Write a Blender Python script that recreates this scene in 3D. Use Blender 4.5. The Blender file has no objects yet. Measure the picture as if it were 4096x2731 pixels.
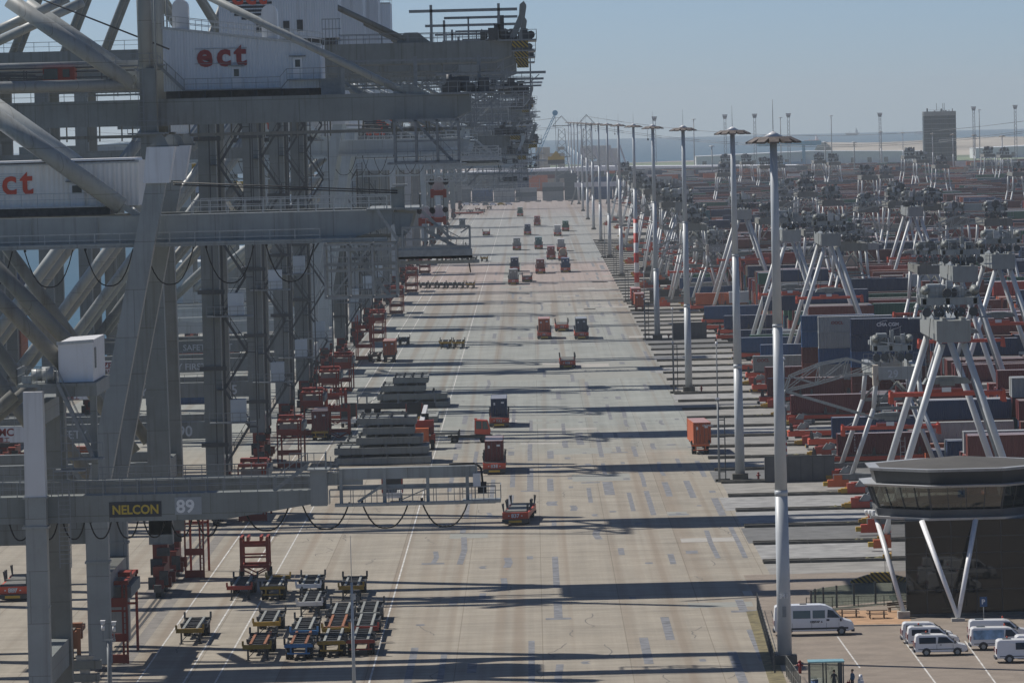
import bpy, math, random
from mathutils import Vector, Matrix
random.seed(11)
SC = bpy.context.scene
COL = SC.collection
PI = math.pi
R = math.radians

# ------------------------------------------------------------------ camera model
# quay road runs along +Y, water to -X, container yard to +X, Z up (metres)
H = 46.5
F = 22000.0 / 4096.0            # focal length in image widths
SD = 4096.0 / 2352.0            # survey drawing unit (2352 wide)
_y = Vector((72.0, 883.5, 22000.0)).normalized()
_r = R(1.4)
_x = Vector((math.cos(_r), math.sin(_r), 0.0))
_x = (_x - _y * _x.dot(_y)).normalized()
_z = _x.cross(_y)
if _z.y < 0:
    _z = -_z


def ray(xd, yd):
    d = Vector((xd * SD - 2048.0, 1365.5 - yd * SD, 22000.0))
    return Vector((_x.dot(d), _y.dot(d), _z.dot(d)))


def at(xd, yd, Y):
    """survey point at a known distance Y along the quay"""
    d = ray(xd, yd)
    k = Y / d.y
    return Vector((d.x * k, Y, H + d.z * k))


def gp(xf, yf, z=0.0):
    """survey point on the ground (full survey units)"""
    d = ray(xf / SD, yf / SD)
    k = (z - H) / d.z
    return Vector((d.x * k, d.y * k, z))


cam_data = bpy.data.cameras.new("camera")
cam = bpy.data.objects.new("camera", cam_data)
COL.objects.link(cam)
cam_data.sensor_width = 36.0
cam_data.lens = 36.0 * F
cam_data.clip_start = 1.0
cam_data.clip_end = 60000.0
# rows: world components of camera right / up / forward
right = Vector((_x.x, _y.x, _z.x))
up = Vector((_x.y, _y.y, _z.y))
fwd = Vector((_x.z, _y.z, _z.z))
M = Matrix.Identity(4)
for i in range(3):
    M[i][0] = right[i]
    M[i][1] = up[i]
    M[i][2] = -fwd[i]
M.translation = Vector((0, 0, H))
cam.matrix_world = M
SC.camera = cam

# ------------------------------------------------------------------ render look
SC.view_settings.view_transform = 'Standard'
SC.view_settings.look = 'None'
SC.view_settings.gamma = 1.0
SC.view_settings.exposure = 0.0
SC.render.engine = 'CYCLES'
SC.cycles.use_denoising = True
SC.cycles.max_bounces = 6
SC.cycles.diffuse_bounces = 2
SC.cycles.glossy_bounces = 3
SC.cycles.transmission_bounces = 4
SC.cycles.transparent_max_bounces = 8
SC.cycles.volume_bounces = 0
SC.cycles.sample_clamp_indirect = 4.0

# ------------------------------------------------------------------ light
SUN_TO = Vector((-0.78, 0.42, 1.0)).normalized()
wd = bpy.data.worlds.new("World")
SC.world = wd
wd.use_nodes = True
nt = wd.node_tree
bg = nt.nodes["Background"]
sky = nt.nodes.new("ShaderNodeTexSky")
sky.sky_type = 'NISHITA'
sky.sun_disc = False
sky.sun_elevation = math.asin(SUN_TO.z)
sky.sun_rotation = math.atan2(SUN_TO.x, SUN_TO.y)
sky.air_density = 0.45
sky.dust_density = 0.3
sky.ozone_density = 5.0
nt.links.new(sky.outputs[0], bg.inputs[0])
bg.inputs[1].default_value = 0.086
sl = bpy.data.lights.new("sun", 'SUN')
sl.energy = 4.6
sl.angle = R(0.53)
sl.color = (1.0, 0.945, 0.87)
so = bpy.data.objects.new("sun", sl)
COL.objects.link(so)
so.rotation_euler = SUN_TO.to_track_quat('Z', 'Y').to_euler()
so.location = (-200, 300, 400)


# ------------------------------------------------------------------ mesh builder
class MB:
    def __init__(s):
        s.v = []
        s.f = []
        s.sm = []
        s.mi = []
        s.m = 0

    def _add(s, vs, fs, smooth=False):
        b = len(s.v)
        s.v.extend([tuple(p) for p in vs])
        for i, f in enumerate(fs):
            s.f.append([b + k for k in f])
            s.sm.append(smooth if not isinstance(smooth, list) else smooth[i])
            s.mi.append(s.m)
        return s

    def b(s, x0, x1, y0, y1, z0, z1):
        vs = [(x0, y0, z0), (x1, y0, z0), (x1, y1, z0), (x0, y1, z0),
              (x0, y0, z1), (x1, y0, z1), (x1, y1, z1), (x0, y1, z1)]
        return s._add(vs, [(0, 3, 2, 1), (4, 5, 6, 7), (0, 1, 5, 4), (1, 2, 6, 5), (2, 3, 7, 6), (3, 0, 4, 7)])

    def c(s, cx, cy, cz, sx, sy, sz, rz=0.0):
        if not rz:
            return s.b(cx - sx / 2, cx + sx / 2, cy - sy / 2, cy + sy / 2, cz - sz / 2, cz + sz / 2)
        k = len(s.v)
        s.b(-sx / 2, sx / 2, -sy / 2, sy / 2, -sz / 2, sz / 2)
        ca, sa = math.cos(rz), math.sin(rz)
        for i in range(k, len(s.v)):
            x, y, z = s.v[i]
            s.v[i] = (cx + ca * x - sa * y, cy + sa * x + ca * y, cz + z)
        return s

    def tube(s, p0, p1, r, n=10, r1=None):
        p0 = Vector(p0); p1 = Vector(p1)
        r1 = r if r1 is None else r1
        d = (p1 - p0)
        if d.length < 1e-6:
            return s
        d.normalize()
        a = Vector((0, 0, 1)) if abs(d.z) < 0.9 else Vector((1, 0, 0))
        u = d.cross(a).normalized()
        w = d.cross(u)
        vs = []
        for q, rr in ((p0, r), (p1, r1)):
            for i in range(n):
                t = 2 * PI * i / n
                vs.append(q + u * (math.cos(t) * rr) + w * (math.sin(t) * rr))
        fs = [(i, (i + 1) % n, n + (i + 1) % n, n + i) for i in range(n)]
        sm = [True] * n
        fs.append(tuple(range(n - 1, -1, -1)))
        fs.append(tuple(range(n, 2 * n)))
        return s._add(vs, fs, sm + [False, False])

    def bar(s, p0, p1, w, h=None):
        """rectangular beam between two points; h is the size in the more vertical direction"""
        p0 = Vector(p0); p1 = Vector(p1)
        h = w if h is None else h
        d = p1 - p0
        if d.length < 1e-6:
            return s
        d.normalize()
        a = Vector((0, 0, 1)) if abs(d.z) < 0.97 else Vector((0, 1, 0))
        u = d.cross(a).normalized()
        q = u.cross(d)
        vs = []
        for p in (p0, p1):
            for i, j in ((-1, -1), (1, -1), (1, 1), (-1, 1)):
                vs.append(p + u * (i * w / 2) + q * (j * h / 2))
        return s._add(vs, [(0, 1, 2, 3), (7, 6, 5, 4), (0, 4, 5, 1), (1, 5, 6, 2), (2, 6, 7, 3), (3, 7, 4, 0)])

    def prism(s, poly, y0, y1):
        """polygon of (x, z), counter-clockwise seen from -Y, extruded in Y"""
        n = len(poly)
        vs = [(x, y0, z) for x, z in poly] + [(x, y1, z) for x, z in poly]
        fs = [tuple(range(n)), tuple(range(2 * n - 1, n - 1, -1))]
        fs += [((i + 1) % n, i, n + i, n + (i + 1) % n) for i in range(n)]
        return s._add(vs, fs)

    def prism_x(s, poly, x0, x1):
        n = len(poly)
        vs = [(x0, y, z) for y, z in poly] + [(x1, y, z) for y, z in poly]
        fs = [tuple(range(n - 1, -1, -1)), tuple(range(n, 2 * n))]
        fs += [(i, (i + 1) % n, n + (i + 1) % n, n + i) for i in range(n)]
        return s._add(vs, fs)

    def loft(s, rings, smooth=False, cap=True):
        n = len(rings[0])
        b = []
        vs = [p for r in rings for p in r]
        fs = []
        for k in range(len(rings) - 1):
            for i in range(n):
                fs.append((k * n + i, k * n + (i + 1) % n, (k + 1) * n + (i + 1) % n, (k + 1) * n + i))
        sm = [smooth] * len(fs)
        if cap:
            fs.append(tuple(range(n - 1, -1, -1)))
            fs.append(tuple(range((len(rings) - 1) * n, len(rings) * n)))
            sm += [False, False]
        return s._add(vs, fs, sm)

    def q(s, *pts):
        return s._add(pts, [tuple(range(len(pts)))])

    def rail(s, p0, p1, h=1.1, step=2.0, t=0.055, mid=True):
        p0 = Vector(p0); p1 = Vector(p1)
        L = (p1 - p0).length
        n = max(1, int(round(L / step)))
        up_ = Vector((0, 0, h))
        for i in range(n + 1):
            p = p0.lerp(p1, i / n)
            s.bar(p, p + up_, t, t)
        s.bar(p0 + up_, p1 + up_, t * 1.15, t * 1.15)
        if mid:
            s.bar(p0 + up_ * 0.52, p1 + up_ * 0.52, t * 0.8, t * 0.8)
        return s

    def stair(s, p0, p1, w=0.9, ax='y', treads=True, rail=True):
        """flight from p0 (low) to p1 (high), width along ax"""
        p0 = Vector(p0); p1 = Vector(p1)
        off = Vector((0, w, 0)) if ax == 'y' else Vector((w, 0, 0))
        for o in (Vector((0, 0, 0)), off):
            s.bar(p0 + o, p1 + o, 0.07, 0.28)
            if rail:
                u = Vector((0, 0, 1.0))
                s.bar(p0 + o + u, p1 + o + u, 0.05, 0.05)
                for t in (0, 0.33, 0.67, 1):
                    q = p0.lerp(p1, t) + o
                    s.bar(q, q + u, 0.045, 0.045)
        if treads:
            n = max(3, int(abs(p1.z - p0.z) / 0.28))
            for i in range(1, n):
                q = p0.lerp(p1, i / n)
                s.c(q.x + off.x / 2, q.y + off.y / 2, q.z, 0.24 if ax == 'y' else w, w if ax == 'y' else 0.24, 0.04)
        return s

    def ladder(s, x, y, z0, z1, w=0.5, step=0.6):
        s.b(x - w / 2 - 0.03, x - w / 2 + 0.03, y - 0.03, y + 0.03, z0, z1)
        s.b(x + w / 2 - 0.03, x + w / 2 + 0.03, y - 0.03, y + 0.03, z0, z1)
        z = z0 + step
        while z < z1:
            s.b(x - w / 2, x + w / 2, y - 0.02, y + 0.02, z - 0.025, z + 0.025)
            z += step
        return s

    def poly(s, pts, r, n=6):
        for a, b2 in zip(pts[:-1], pts[1:]):
            s.tube(a, b2, r, n)
        return s

    def mesh(s, name, mats):
        me = bpy.data.meshes.new(name)
        me.from_pydata(s.v, [], s.f)
        me.polygons.foreach_set("use_smooth", s.sm)
        if not isinstance(mats, (list, tuple)):
            mats = [mats]
        for m in mats:
            me.materials.append(m)
        if len(mats) > 1:
            me.polygons.foreach_set("material_index", s.mi)
        me.update()
        return me

    def build(s, name, mats, parent=None, loc=None):
        o = bpy.data.objects.new(name, s.mesh(name, mats))
        COL.objects.link(o)
        if parent is not None:
            o.parent = parent
        if loc is not None:
            o.location = loc
        return o


def tag(o, label=None, cat=None, group=None, kind=None):
    if label: o["label"] = label
    if cat: o["category"] = cat
    if group: o["group"] = group
    if kind: o["kind"] = kind
    return o


def thing(name, label, cat, loc=(0, 0, 0), rz=0.0, group=None):
    o = bpy.data.objects.new(name, None)
    o.empty_display_size = 0.5
    COL.objects.link(o)
    o.location = loc
    o.rotation_euler = (0, 0, rz)
    return tag(o, label, cat, group)


def dup(root, loc, rz=None, label=None, group=None, parent=None):
    r = root.copy()
    COL.objects.link(r)
    r.location = loc
    if rz is not None:
        r.rotation_euler = (0, 0, rz)
    if label: r["label"] = label
    if group: r["group"] = group
    for ch in list(root.children):
        c = ch.copy()
        COL.objects.link(c)
        c.parent = r
        for g in ch.children:
            d = g.copy()
            COL.objects.link(d)
            d.parent = c
    return r


ORD = ["first", "second", "third", "fourth", "fifth", "sixth", "seventh", "eighth", "ninth", "tenth", "eleventh",
       "twelfth", "thirteenth", "fourteenth", "fifteenth", "sixteenth", "seventeenth", "eighteenth", "nineteenth",
       "twentieth", "twenty-first", "twenty-second", "twenty-third", "twenty-fourth", "twenty-fifth",
       "twenty-sixth", "twenty-seventh", "twenty-eighth", "twenty-ninth", "thirtieth"]


def text(parent, name, s, size, mat, loc, rot=(PI / 2, 0, 0), off=0.0, ext=0.03, sx=1.0, align='LEFT', shear=0.0, spc=1.0):
    cu = bpy.data.curves.new(name, 'FONT')
    cu.body = s
    cu.size = size
    cu.offset = off
    cu.extrude = ext
    cu.shear = shear
    cu.space_character = spc
    cu.align_x = align
    cu.resolution_u = 3
    t = bpy.data.objects.new("t", cu)
    COL.objects.link(t)
    bpy.context.view_layer.update()
    me = bpy.data.meshes.new_from_object(t)
    bpy.data.objects.remove(t)
    bpy.data.curves.remove(cu)
    me.materials.clear()
    me.materials.append(mat)
    o = bpy.data.objects.new(name, me)
    COL.objects.link(o)
    o.parent = parent
    o.location = loc
    o.rotation_euler = rot
    o.scale = (sx, 1, 1)
    return o
# ------------------------------------------------------------------ materials
def nodes(name):
    m = bpy.data.materials.new(name)
    m.use_nodes = True
    n = m.node_tree
    return m, n, n.nodes["Principled BSDF"]


def paint(name, col, rough=0.5, dirt=0.25, streak=0.25, rust=0.0, corr=None, metal=0.0, scale=0.35, corr_pitch=0.28, seam=False):
    """painted steel: uneven weathering, vertical run-off streaks, optional rust and corrugation"""
    m, n, p = nodes(name)
    L = n.links
    tc = n.nodes.new("ShaderNodeTexCoord")
    inf = n.nodes.new("ShaderNodeObjectInfo")
    base = n.nodes.new("ShaderNodeRGB")
    base.outputs[0].default_value = (*col, 1)
    # per-object tone
    hsv = n.nodes.new("ShaderNodeHueSaturation")
    mr = n.nodes.new("ShaderNodeMapRange")
    mr.inputs[3].default_value = 0.86
    mr.inputs[4].default_value = 1.12
    L.new(inf.outputs["Random"], mr.inputs[0])
    L.new(mr.outputs[0], hsv.inputs["Value"])
    L.new(base.outputs[0], hsv.inputs["Color"])
    # blotches
    n1 = n.nodes.new("ShaderNodeTexNoise")
    n1.inputs["Scale"].default_value = scale
    n1.inputs["Detail"].default_value = 6
    n1.inputs["Roughness"].default_value = 0.65
    L.new(tc.outputs["Object"], n1.inputs["Vector"])
    r1 = n.nodes.new("ShaderNodeMapRange")
    r1.inputs[1].default_value = 0.35
    r1.inputs[2].default_value = 0.75
    r1.inputs[4].default_value = dirt
    L.new(n1.outputs[0], r1.inputs[0])
    mx = n.nodes.new("ShaderNodeMixRGB")
    mx.blend_type = 'MULTIPLY'
    mx.inputs[2].default_value = (0.45, 0.42, 0.38, 1)
    L.new(r1.outputs[0], mx.inputs[0])
    L.new(hsv.outputs[0], mx.inputs[1])
    # streaks
    mp = n.nodes.new("ShaderNodeMapping")
    mp.inputs["Scale"].default_value = (2.2, 2.2, 0.12)
    L.new(tc.outputs["Object"], mp.inputs["Vector"])
    n2 = n.nodes.new("ShaderNodeTexNoise")
    n2.inputs["Scale"].default_value = 1.0
    n2.inputs["Detail"].default_value = 4
    L.new(mp.outputs[0], n2.inputs["Vector"])
    r2 = n.nodes.new("ShaderNodeMapRange")
    r2.inputs[1].default_value = 0.52
    r2.inputs[2].default_value = 0.72
    r2.inputs[4].default_value = streak
    L.new(n2.outputs[0], r2.inputs[0])
    mx2 = n.nodes.new("ShaderNodeMixRGB")
    mx2.blend_type = 'MULTIPLY'
    mx2.inputs[2].default_value = (0.5, 0.44, 0.38, 1)
    L.new(r2.outputs[0], mx2.inputs[0])
    L.new(mx.outputs[0], mx2.inputs[1])
    out = mx2.outputs[0]
    if rust > 0:
        n3 = n.nodes.new("ShaderNodeTexNoise")
        n3.inputs["Scale"].default_value = 0.9
        n3.inputs["Detail"].default_value = 8
        n3.inputs["Roughness"].default_value = 0.7
        mp3 = n.nodes.new("ShaderNodeMapping")
        mp3.inputs["Scale"].default_value = (1.3, 1.3, 0.35)
        L.new(tc.outputs["Object"], mp3.inputs["Vector"])
        L.new(mp3.outputs[0], n3.inputs["Vector"])
        r3 = n.nodes.new("ShaderNodeMapRange")
        r3.inputs[1].default_value = 0.58
        r3.inputs[2].default_value = 0.7
        r3.inputs[4].default_value = rust
        L.new(n3.outputs[0], r3.inputs[0])
        mx3 = n.nodes.new("ShaderNodeMixRGB")
        mx3.inputs[2].default_value = (0.2, 0.085, 0.04, 1)
        L.new(r3.outputs[0], mx3.inputs[0])
        L.new(out, mx3.inputs[1])
        out = mx3.outputs[0]
    if seam:
        ss = n.nodes.new("ShaderNodeSeparateXYZ")
        L.new(tc.outputs["Object"], ss.inputs[0])
        sa = n.nodes.new("ShaderNodeMath")
        sa.operation = 'ADD'
        L.new(ss.outputs["X"], sa.inputs[0])
        L.new(ss.outputs["Y"], sa.inputs[1])
        cb = n.nodes.new("ShaderNodeCombineXYZ")
        L.new(sa.outputs[0], cb.inputs["X"])
        L.new(ss.outputs["Z"], cb.inputs["Y"])
        bk = n.nodes.new("ShaderNodeTexBrick")
        bk.inputs["Scale"].default_value = 1.0
        bk.inputs["Brick Width"].default_value = 5.3
        bk.inputs["Row Height"].default_value = 4.1
        bk.inputs["Mortar Size"].default_value = 0.03
        bk.inputs["Color1"].default_value = (1, 1, 1, 1)
        bk.inputs["Color2"].default_value = (0.86, 0.88, 0.88, 1)
        bk.inputs["Mortar"].default_value = (0.55, 0.52, 0.48, 1)
        L.new(cb.outputs[0], bk.inputs["Vector"])
        mk = n.nodes.new("ShaderNodeMixRGB")
        mk.blend_type = 'MULTIPLY'
        mk.inputs[0].default_value = 0.85
        L.new(out, mk.inputs[1])
        L.new(bk.outputs[0], mk.inputs[2])
        out = mk.outputs[0]
    L.new(out, p.inputs["Base Color"])
    p.inputs["Roughness"].default_value = rough
    p.inputs["Metallic"].default_value = metal
    if corr:
        sp = n.nodes.new("ShaderNodeSeparateXYZ")
        L.new(tc.outputs["Object"], sp.inputs[0])
        src = sp.outputs["X" if corr == 'x' else "Y"]
        if corr == 'xy':
            ad = n.nodes.new("ShaderNodeMath")
            ad.operation = 'ADD'
            L.new(sp.outputs["X"], ad.inputs[0])
            L.new(sp.outputs["Y"], ad.inputs[1])
            src = ad.outputs[0]
        ml = n.nodes.new("ShaderNodeMath")
        ml.operation = 'MULTIPLY'
        ml.inputs[1].default_value = 2 * PI / corr_pitch
        L.new(src, ml.inputs[0])
        sn = n.nodes.new("ShaderNodeMath")
        sn.operation = 'SINE'
        L.new(ml.outputs[0], sn.inputs[0])
        bp = n.nodes.new("ShaderNodeBump")
        bp.inputs["Strength"].default_value = 0.7
        bp.inputs["Distance"].default_value = 0.03
        L.new(sn.outputs[0], bp.inputs["Height"])
        L.new(bp.outputs[0], p.inputs["Normal"])
    return m


def plain(name, col, rough=0.6, metal=0.0, spec=None, var=0.15, sc=3.0):
    m, n, p = nodes(name)
    tc = n.nodes.new("ShaderNodeTexCoord")
    nz = n.nodes.new("ShaderNodeTexNoise")
    nz.inputs["Scale"].default_value = sc
    nz.inputs["Detail"].default_value = 5
    n.links.new(tc.outputs["Object"], nz.inputs["Vector"])
    mr = n.nodes.new("ShaderNodeMapRange")
    mr.inputs[1].default_value = 0.3
    mr.inputs[2].default_value = 0.7
    mr.inputs[3].default_value = 1 - var
    mr.inputs[4].default_value = 1 + var
    n.links.new(nz.outputs[0], mr.inputs[0])
    h = n.nodes.new("ShaderNodeHueSaturation")
    h.inputs["Color"].default_value = (*col, 1)
    n.links.new(mr.outputs[0], h.inputs["Value"])
    n.links.new(h.outputs[0], p.inputs["Base Color"])
    p.inputs["Roughness"].default_value = rough
    p.inputs["Metallic"].default_value = metal
    if spec is not None:
        p.inputs["Specular IOR Level"].default_value = spec
    return m


def stripes(name, c1, c2, pitch=0.5, diag=True, rough=0.55):
    m, n, p = nodes(name)
    L = n.links
    tc = n.nodes.new("ShaderNodeTexCoord")
    sp = n.nodes.new("ShaderNodeSeparateXYZ")
    L.new(tc.outputs["Object"], sp.inputs[0])
    ad = n.nodes.new("ShaderNodeMath")
    ad.operation = 'ADD'
    if diag:
        L.new(sp.outputs["X"], ad.inputs[0])
    else:
        ad.inputs[0].default_value = 0
    L.new(sp.outputs["Z"], ad.inputs[1])
    ml = n.nodes.new("ShaderNodeMath")
    ml.operation = 'DIVIDE'
    ml.inputs[1].default_value = pitch
    L.new(ad.outputs[0], ml.inputs[0])
    fr = n.nodes.new("ShaderNodeMath")
    fr.operation = 'FRACT'
    L.new(ml.outputs[0], fr.inputs[0])
    gt = n.nodes.new("ShaderNodeMath")
    gt.operation = 'GREATER_THAN'
    gt.inputs[1].default_value = 0.5
    L.new(fr.outputs[0], gt.inputs[0])
    mx = n.nodes.new("ShaderNodeMixRGB")
    mx.inputs[1].default_value = (*c1, 1)
    mx.inputs[2].default_value = (*c2, 1)
    L.new(gt.outputs[0], mx.inputs[0])
    L.new(mx.outputs[0], p.inputs["Base Color"])
    p.inputs["Roughness"].default_value = rough
    return m


GREY = paint("crane_grey_paint", (0.232, 0.252, 0.245), 0.5, 0.45, 0.5, 0.12, seam=True)
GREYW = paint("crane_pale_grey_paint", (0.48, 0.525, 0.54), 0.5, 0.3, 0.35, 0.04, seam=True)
ASCLEG = paint("stacker_leg_paint", (0.62, 0.65, 0.655), 0.42, 0.25, 0.2, 0.05)
CHY = paint("worn_chassis_yellow", (0.40, 0.25, 0.035), 0.6, 0.5, 0.4, 0.35)
CAGE = plain("cage_steel", (0.31, 0.325, 0.32), 0.5)
GREYL = paint("crane_light_grey_paint", (0.34, 0.362, 0.357), 0.45, 0.35, 0.4, 0.08, seam=True)
GREYD = paint("crane_dark_steel", (0.075, 0.082, 0.086), 0.55, 0.3, 0.2)
BEIGE = paint("crane_worn_beige_paint", (0.235, 0.235, 0.21), 0.55, 0.45, 0.5, 0.15, seam=True)
HOUSE = paint("machine_house_white", (0.58, 0.62, 0.66), 0.5, 0.12, 0.3, 0.03, corr='x', corr_pitch=0.3)
HOUSE_LIT = paint("machine_house_sunlit_white", (0.82, 0.80, 0.75), 0.5, 0.12, 0.35, 0.04, corr='x', corr_pitch=0.42)  # white base colour raised to imitate sunlight on the house front
RAIL = plain("galvanised_railing", (0.22, 0.24, 0.25), 0.5)
RAILL = plain("pale_railing", (0.46, 0.48, 0.48), 0.5)
BLACK = plain("black_rubber", (0.018, 0.018, 0.02), 0.75)
DARK = plain("dark_machinery", (0.05, 0.053, 0.055), 0.6, var=0.4, sc=2)
RED = paint("agv_red_paint", (0.62, 0.095, 0.045), 0.45, 0.25, 0.2)
REDF = paint("red_frame_paint", (0.31, 0.045, 0.025), 0.5, 0.3, 0.2, 0.05)
REDB = paint("bogie_dark_red", (0.27, 0.05, 0.03), 0.55, 0.45, 0.4, 0.1)
ORANGE = paint("orange_paint", (0.60, 0.14, 0.045), 0.5, 0.2, 0.2)
YELLOW = paint("yellow_paint", (0.55, 0.36, 0.04), 0.5, 0.35, 0.3, 0.1)
WHITE = paint("white_paint", (0.76, 0.77, 0.78), 0.4, 0.16, 0.3, 0.04)
VANW = plain("van_white_lacquer", (0.78, 0.79, 0.80), 0.25, var=0.03)
RUSTY = paint("rusty_orange_steel", (0.28, 0.11, 0.05), 0.7, 0.4, 0.3, 0.6)
CONC = plain("cast_concrete", (0.36, 0.35, 0.32), 0.9, var=0.2, sc=1.5)
HATCH = paint("hatch_cover_grey", (0.27, 0.285, 0.27), 0.7, 0.35, 0.45, 0.1)
LAMPB = plain("lamp_brown_housing", (0.13, 0.11, 0.098), 0.6, var=0.3)
MASTP = plain("mast_galvanised_steel", (0.46, 0.495, 0.52), 0.42, var=0.06, sc=0.6)
WOOD = plain("weathered_wood", (0.12, 0.085, 0.06), 0.8, var=0.3)
GRASSM = plain("weedy_grass", (0.14, 0.13, 0.06), 0.95, var=0.5, sc=1.2)
LETR = plain("red_letter_paint", (0.24, 0.018, 0.02), 0.5, var=0.05)
LETO = plain("orange_red_letter_paint", (0.60, 0.07, 0.03), 0.5, var=0.05)
LETW = plain("white_letter_paint", (0.75, 0.77, 0.78), 0.5, var=0.05)
LETG = plain("grey_letter_paint", (0.50, 0.53, 0.55), 0.5, var=0.1)
LETY = plain("yellow_letter_paint", (0.52, 0.38, 0.05), 0.5, var=0.05)
LETK = plain("black_letter_paint", (0.03, 0.035, 0.045), 0.5, var=0.05)
HAZ = stripes("hazard_stripes", (0.34, 0.24, 0.03), (0.03, 0.03, 0.03), 0.5)
REDWHITE = stripes("red_white_bands", (0.5, 0.04, 0.03), (0.72, 0.72, 0.72), 5.0, diag=False)
REDWHITES = stripes("red_white_small_bands", (0.5, 0.04, 0.03), (0.72, 0.72, 0.72), 0.8, diag=False)
TEAL = plain("teal_shelter_roof", (0.22, 0.42, 0.44), 0.3)
PANELG = plain("grey_number_panel", (0.31, 0.34, 0.36), 0.6, var=0.05)
BLUEM = paint("blue_machine_paint", (0.06, 0.2, 0.42), 0.5)
SKYBLUE = paint("light_blue_gantry_paint", (0.12, 0.42, 0.62), 0.5)
SKIN = plain("skin", (0.45, 0.27, 0.2), 0.6, var=0.05)
CLOTHB = plain("blue_workwear", (0.05, 0.12, 0.22), 0.85)
CLOTHD = plain("dark_workwear", (0.03, 0.035, 0.045), 0.85)
CLOTHR = plain("red_bag_fabric", (0.5, 0.03, 0.03), 0.8)
HAIR = plain("dark_hair", (0.04, 0.03, 0.02), 0.8)
TARP = paint("pale_blue_grey_paint", (0.52, 0.58, 0.62), 0.5, 0.15, 0.1)


def glass(name, col, rough=0.05):
    m, n, p = nodes(name)
    p.inputs["Base Color"].default_value = (*col, 1)
    p.inputs["Roughness"].default_value = rough
    p.inputs["Specular IOR Level"].default_value = 0.5
    p.inputs["Coat Weight"].default_value = 0.0
    p.inputs["Coat Roughness"].default_value = 0.03
    return m


GLASSD = glass("dark_window_glass", (0.012, 0.015, 0.018))
GLASSG = glass("green_tinted_glass", (0.10, 0.135, 0.13))


def clear_glass():
    m, n, p = nodes("clear_panel_glass")
    n.nodes.remove(p)
    out = n.nodes["Material Output"]
    tr = n.nodes.new("ShaderNodeBsdfTransparent")
    tr.inputs[0].default_value = (0.72, 0.8, 0.78, 1)
    gl = n.nodes.new("ShaderNodeBsdfGlossy")
    gl.inputs["Roughness"].default_value = 0.05
    mx = n.nodes.new("ShaderNodeMixShader")
    mx.inputs[0].default_value = 0.15
    n.links.new(tr.outputs[0], mx.inputs[1])
    n.links.new(gl.outputs[0], mx.inputs[2])
    n.links.new(mx.outputs[0], out.inputs[0])
    return m


GLASSC = clear_glass()

CCOL = {
    "maroon": (0.13, 0.026, 0.026), "brown red": (0.20, 0.055, 0.04), "dark blue": (0.022, 0.045, 0.11),
    "blue": (0.03, 0.09, 0.22), "orange": (0.52, 0.13, 0.05), "green": (0.03, 0.15, 0.09),
    "grey": (0.33, 0.35, 0.35), "white": (0.62, 0.62, 0.60), "slate": (0.10, 0.13, 0.15),
    "red": (0.36, 0.06, 0.045), "teal": (0.05, 0.19, 0.20), "beige": (0.40, 0.36, 0.29)}
CMAT = {k: paint("container_" + k.replace(" ", "_"), v, 0.55, 0.3, 0.3, 0.12, corr='xy') for k, v in CCOL.items()}


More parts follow.
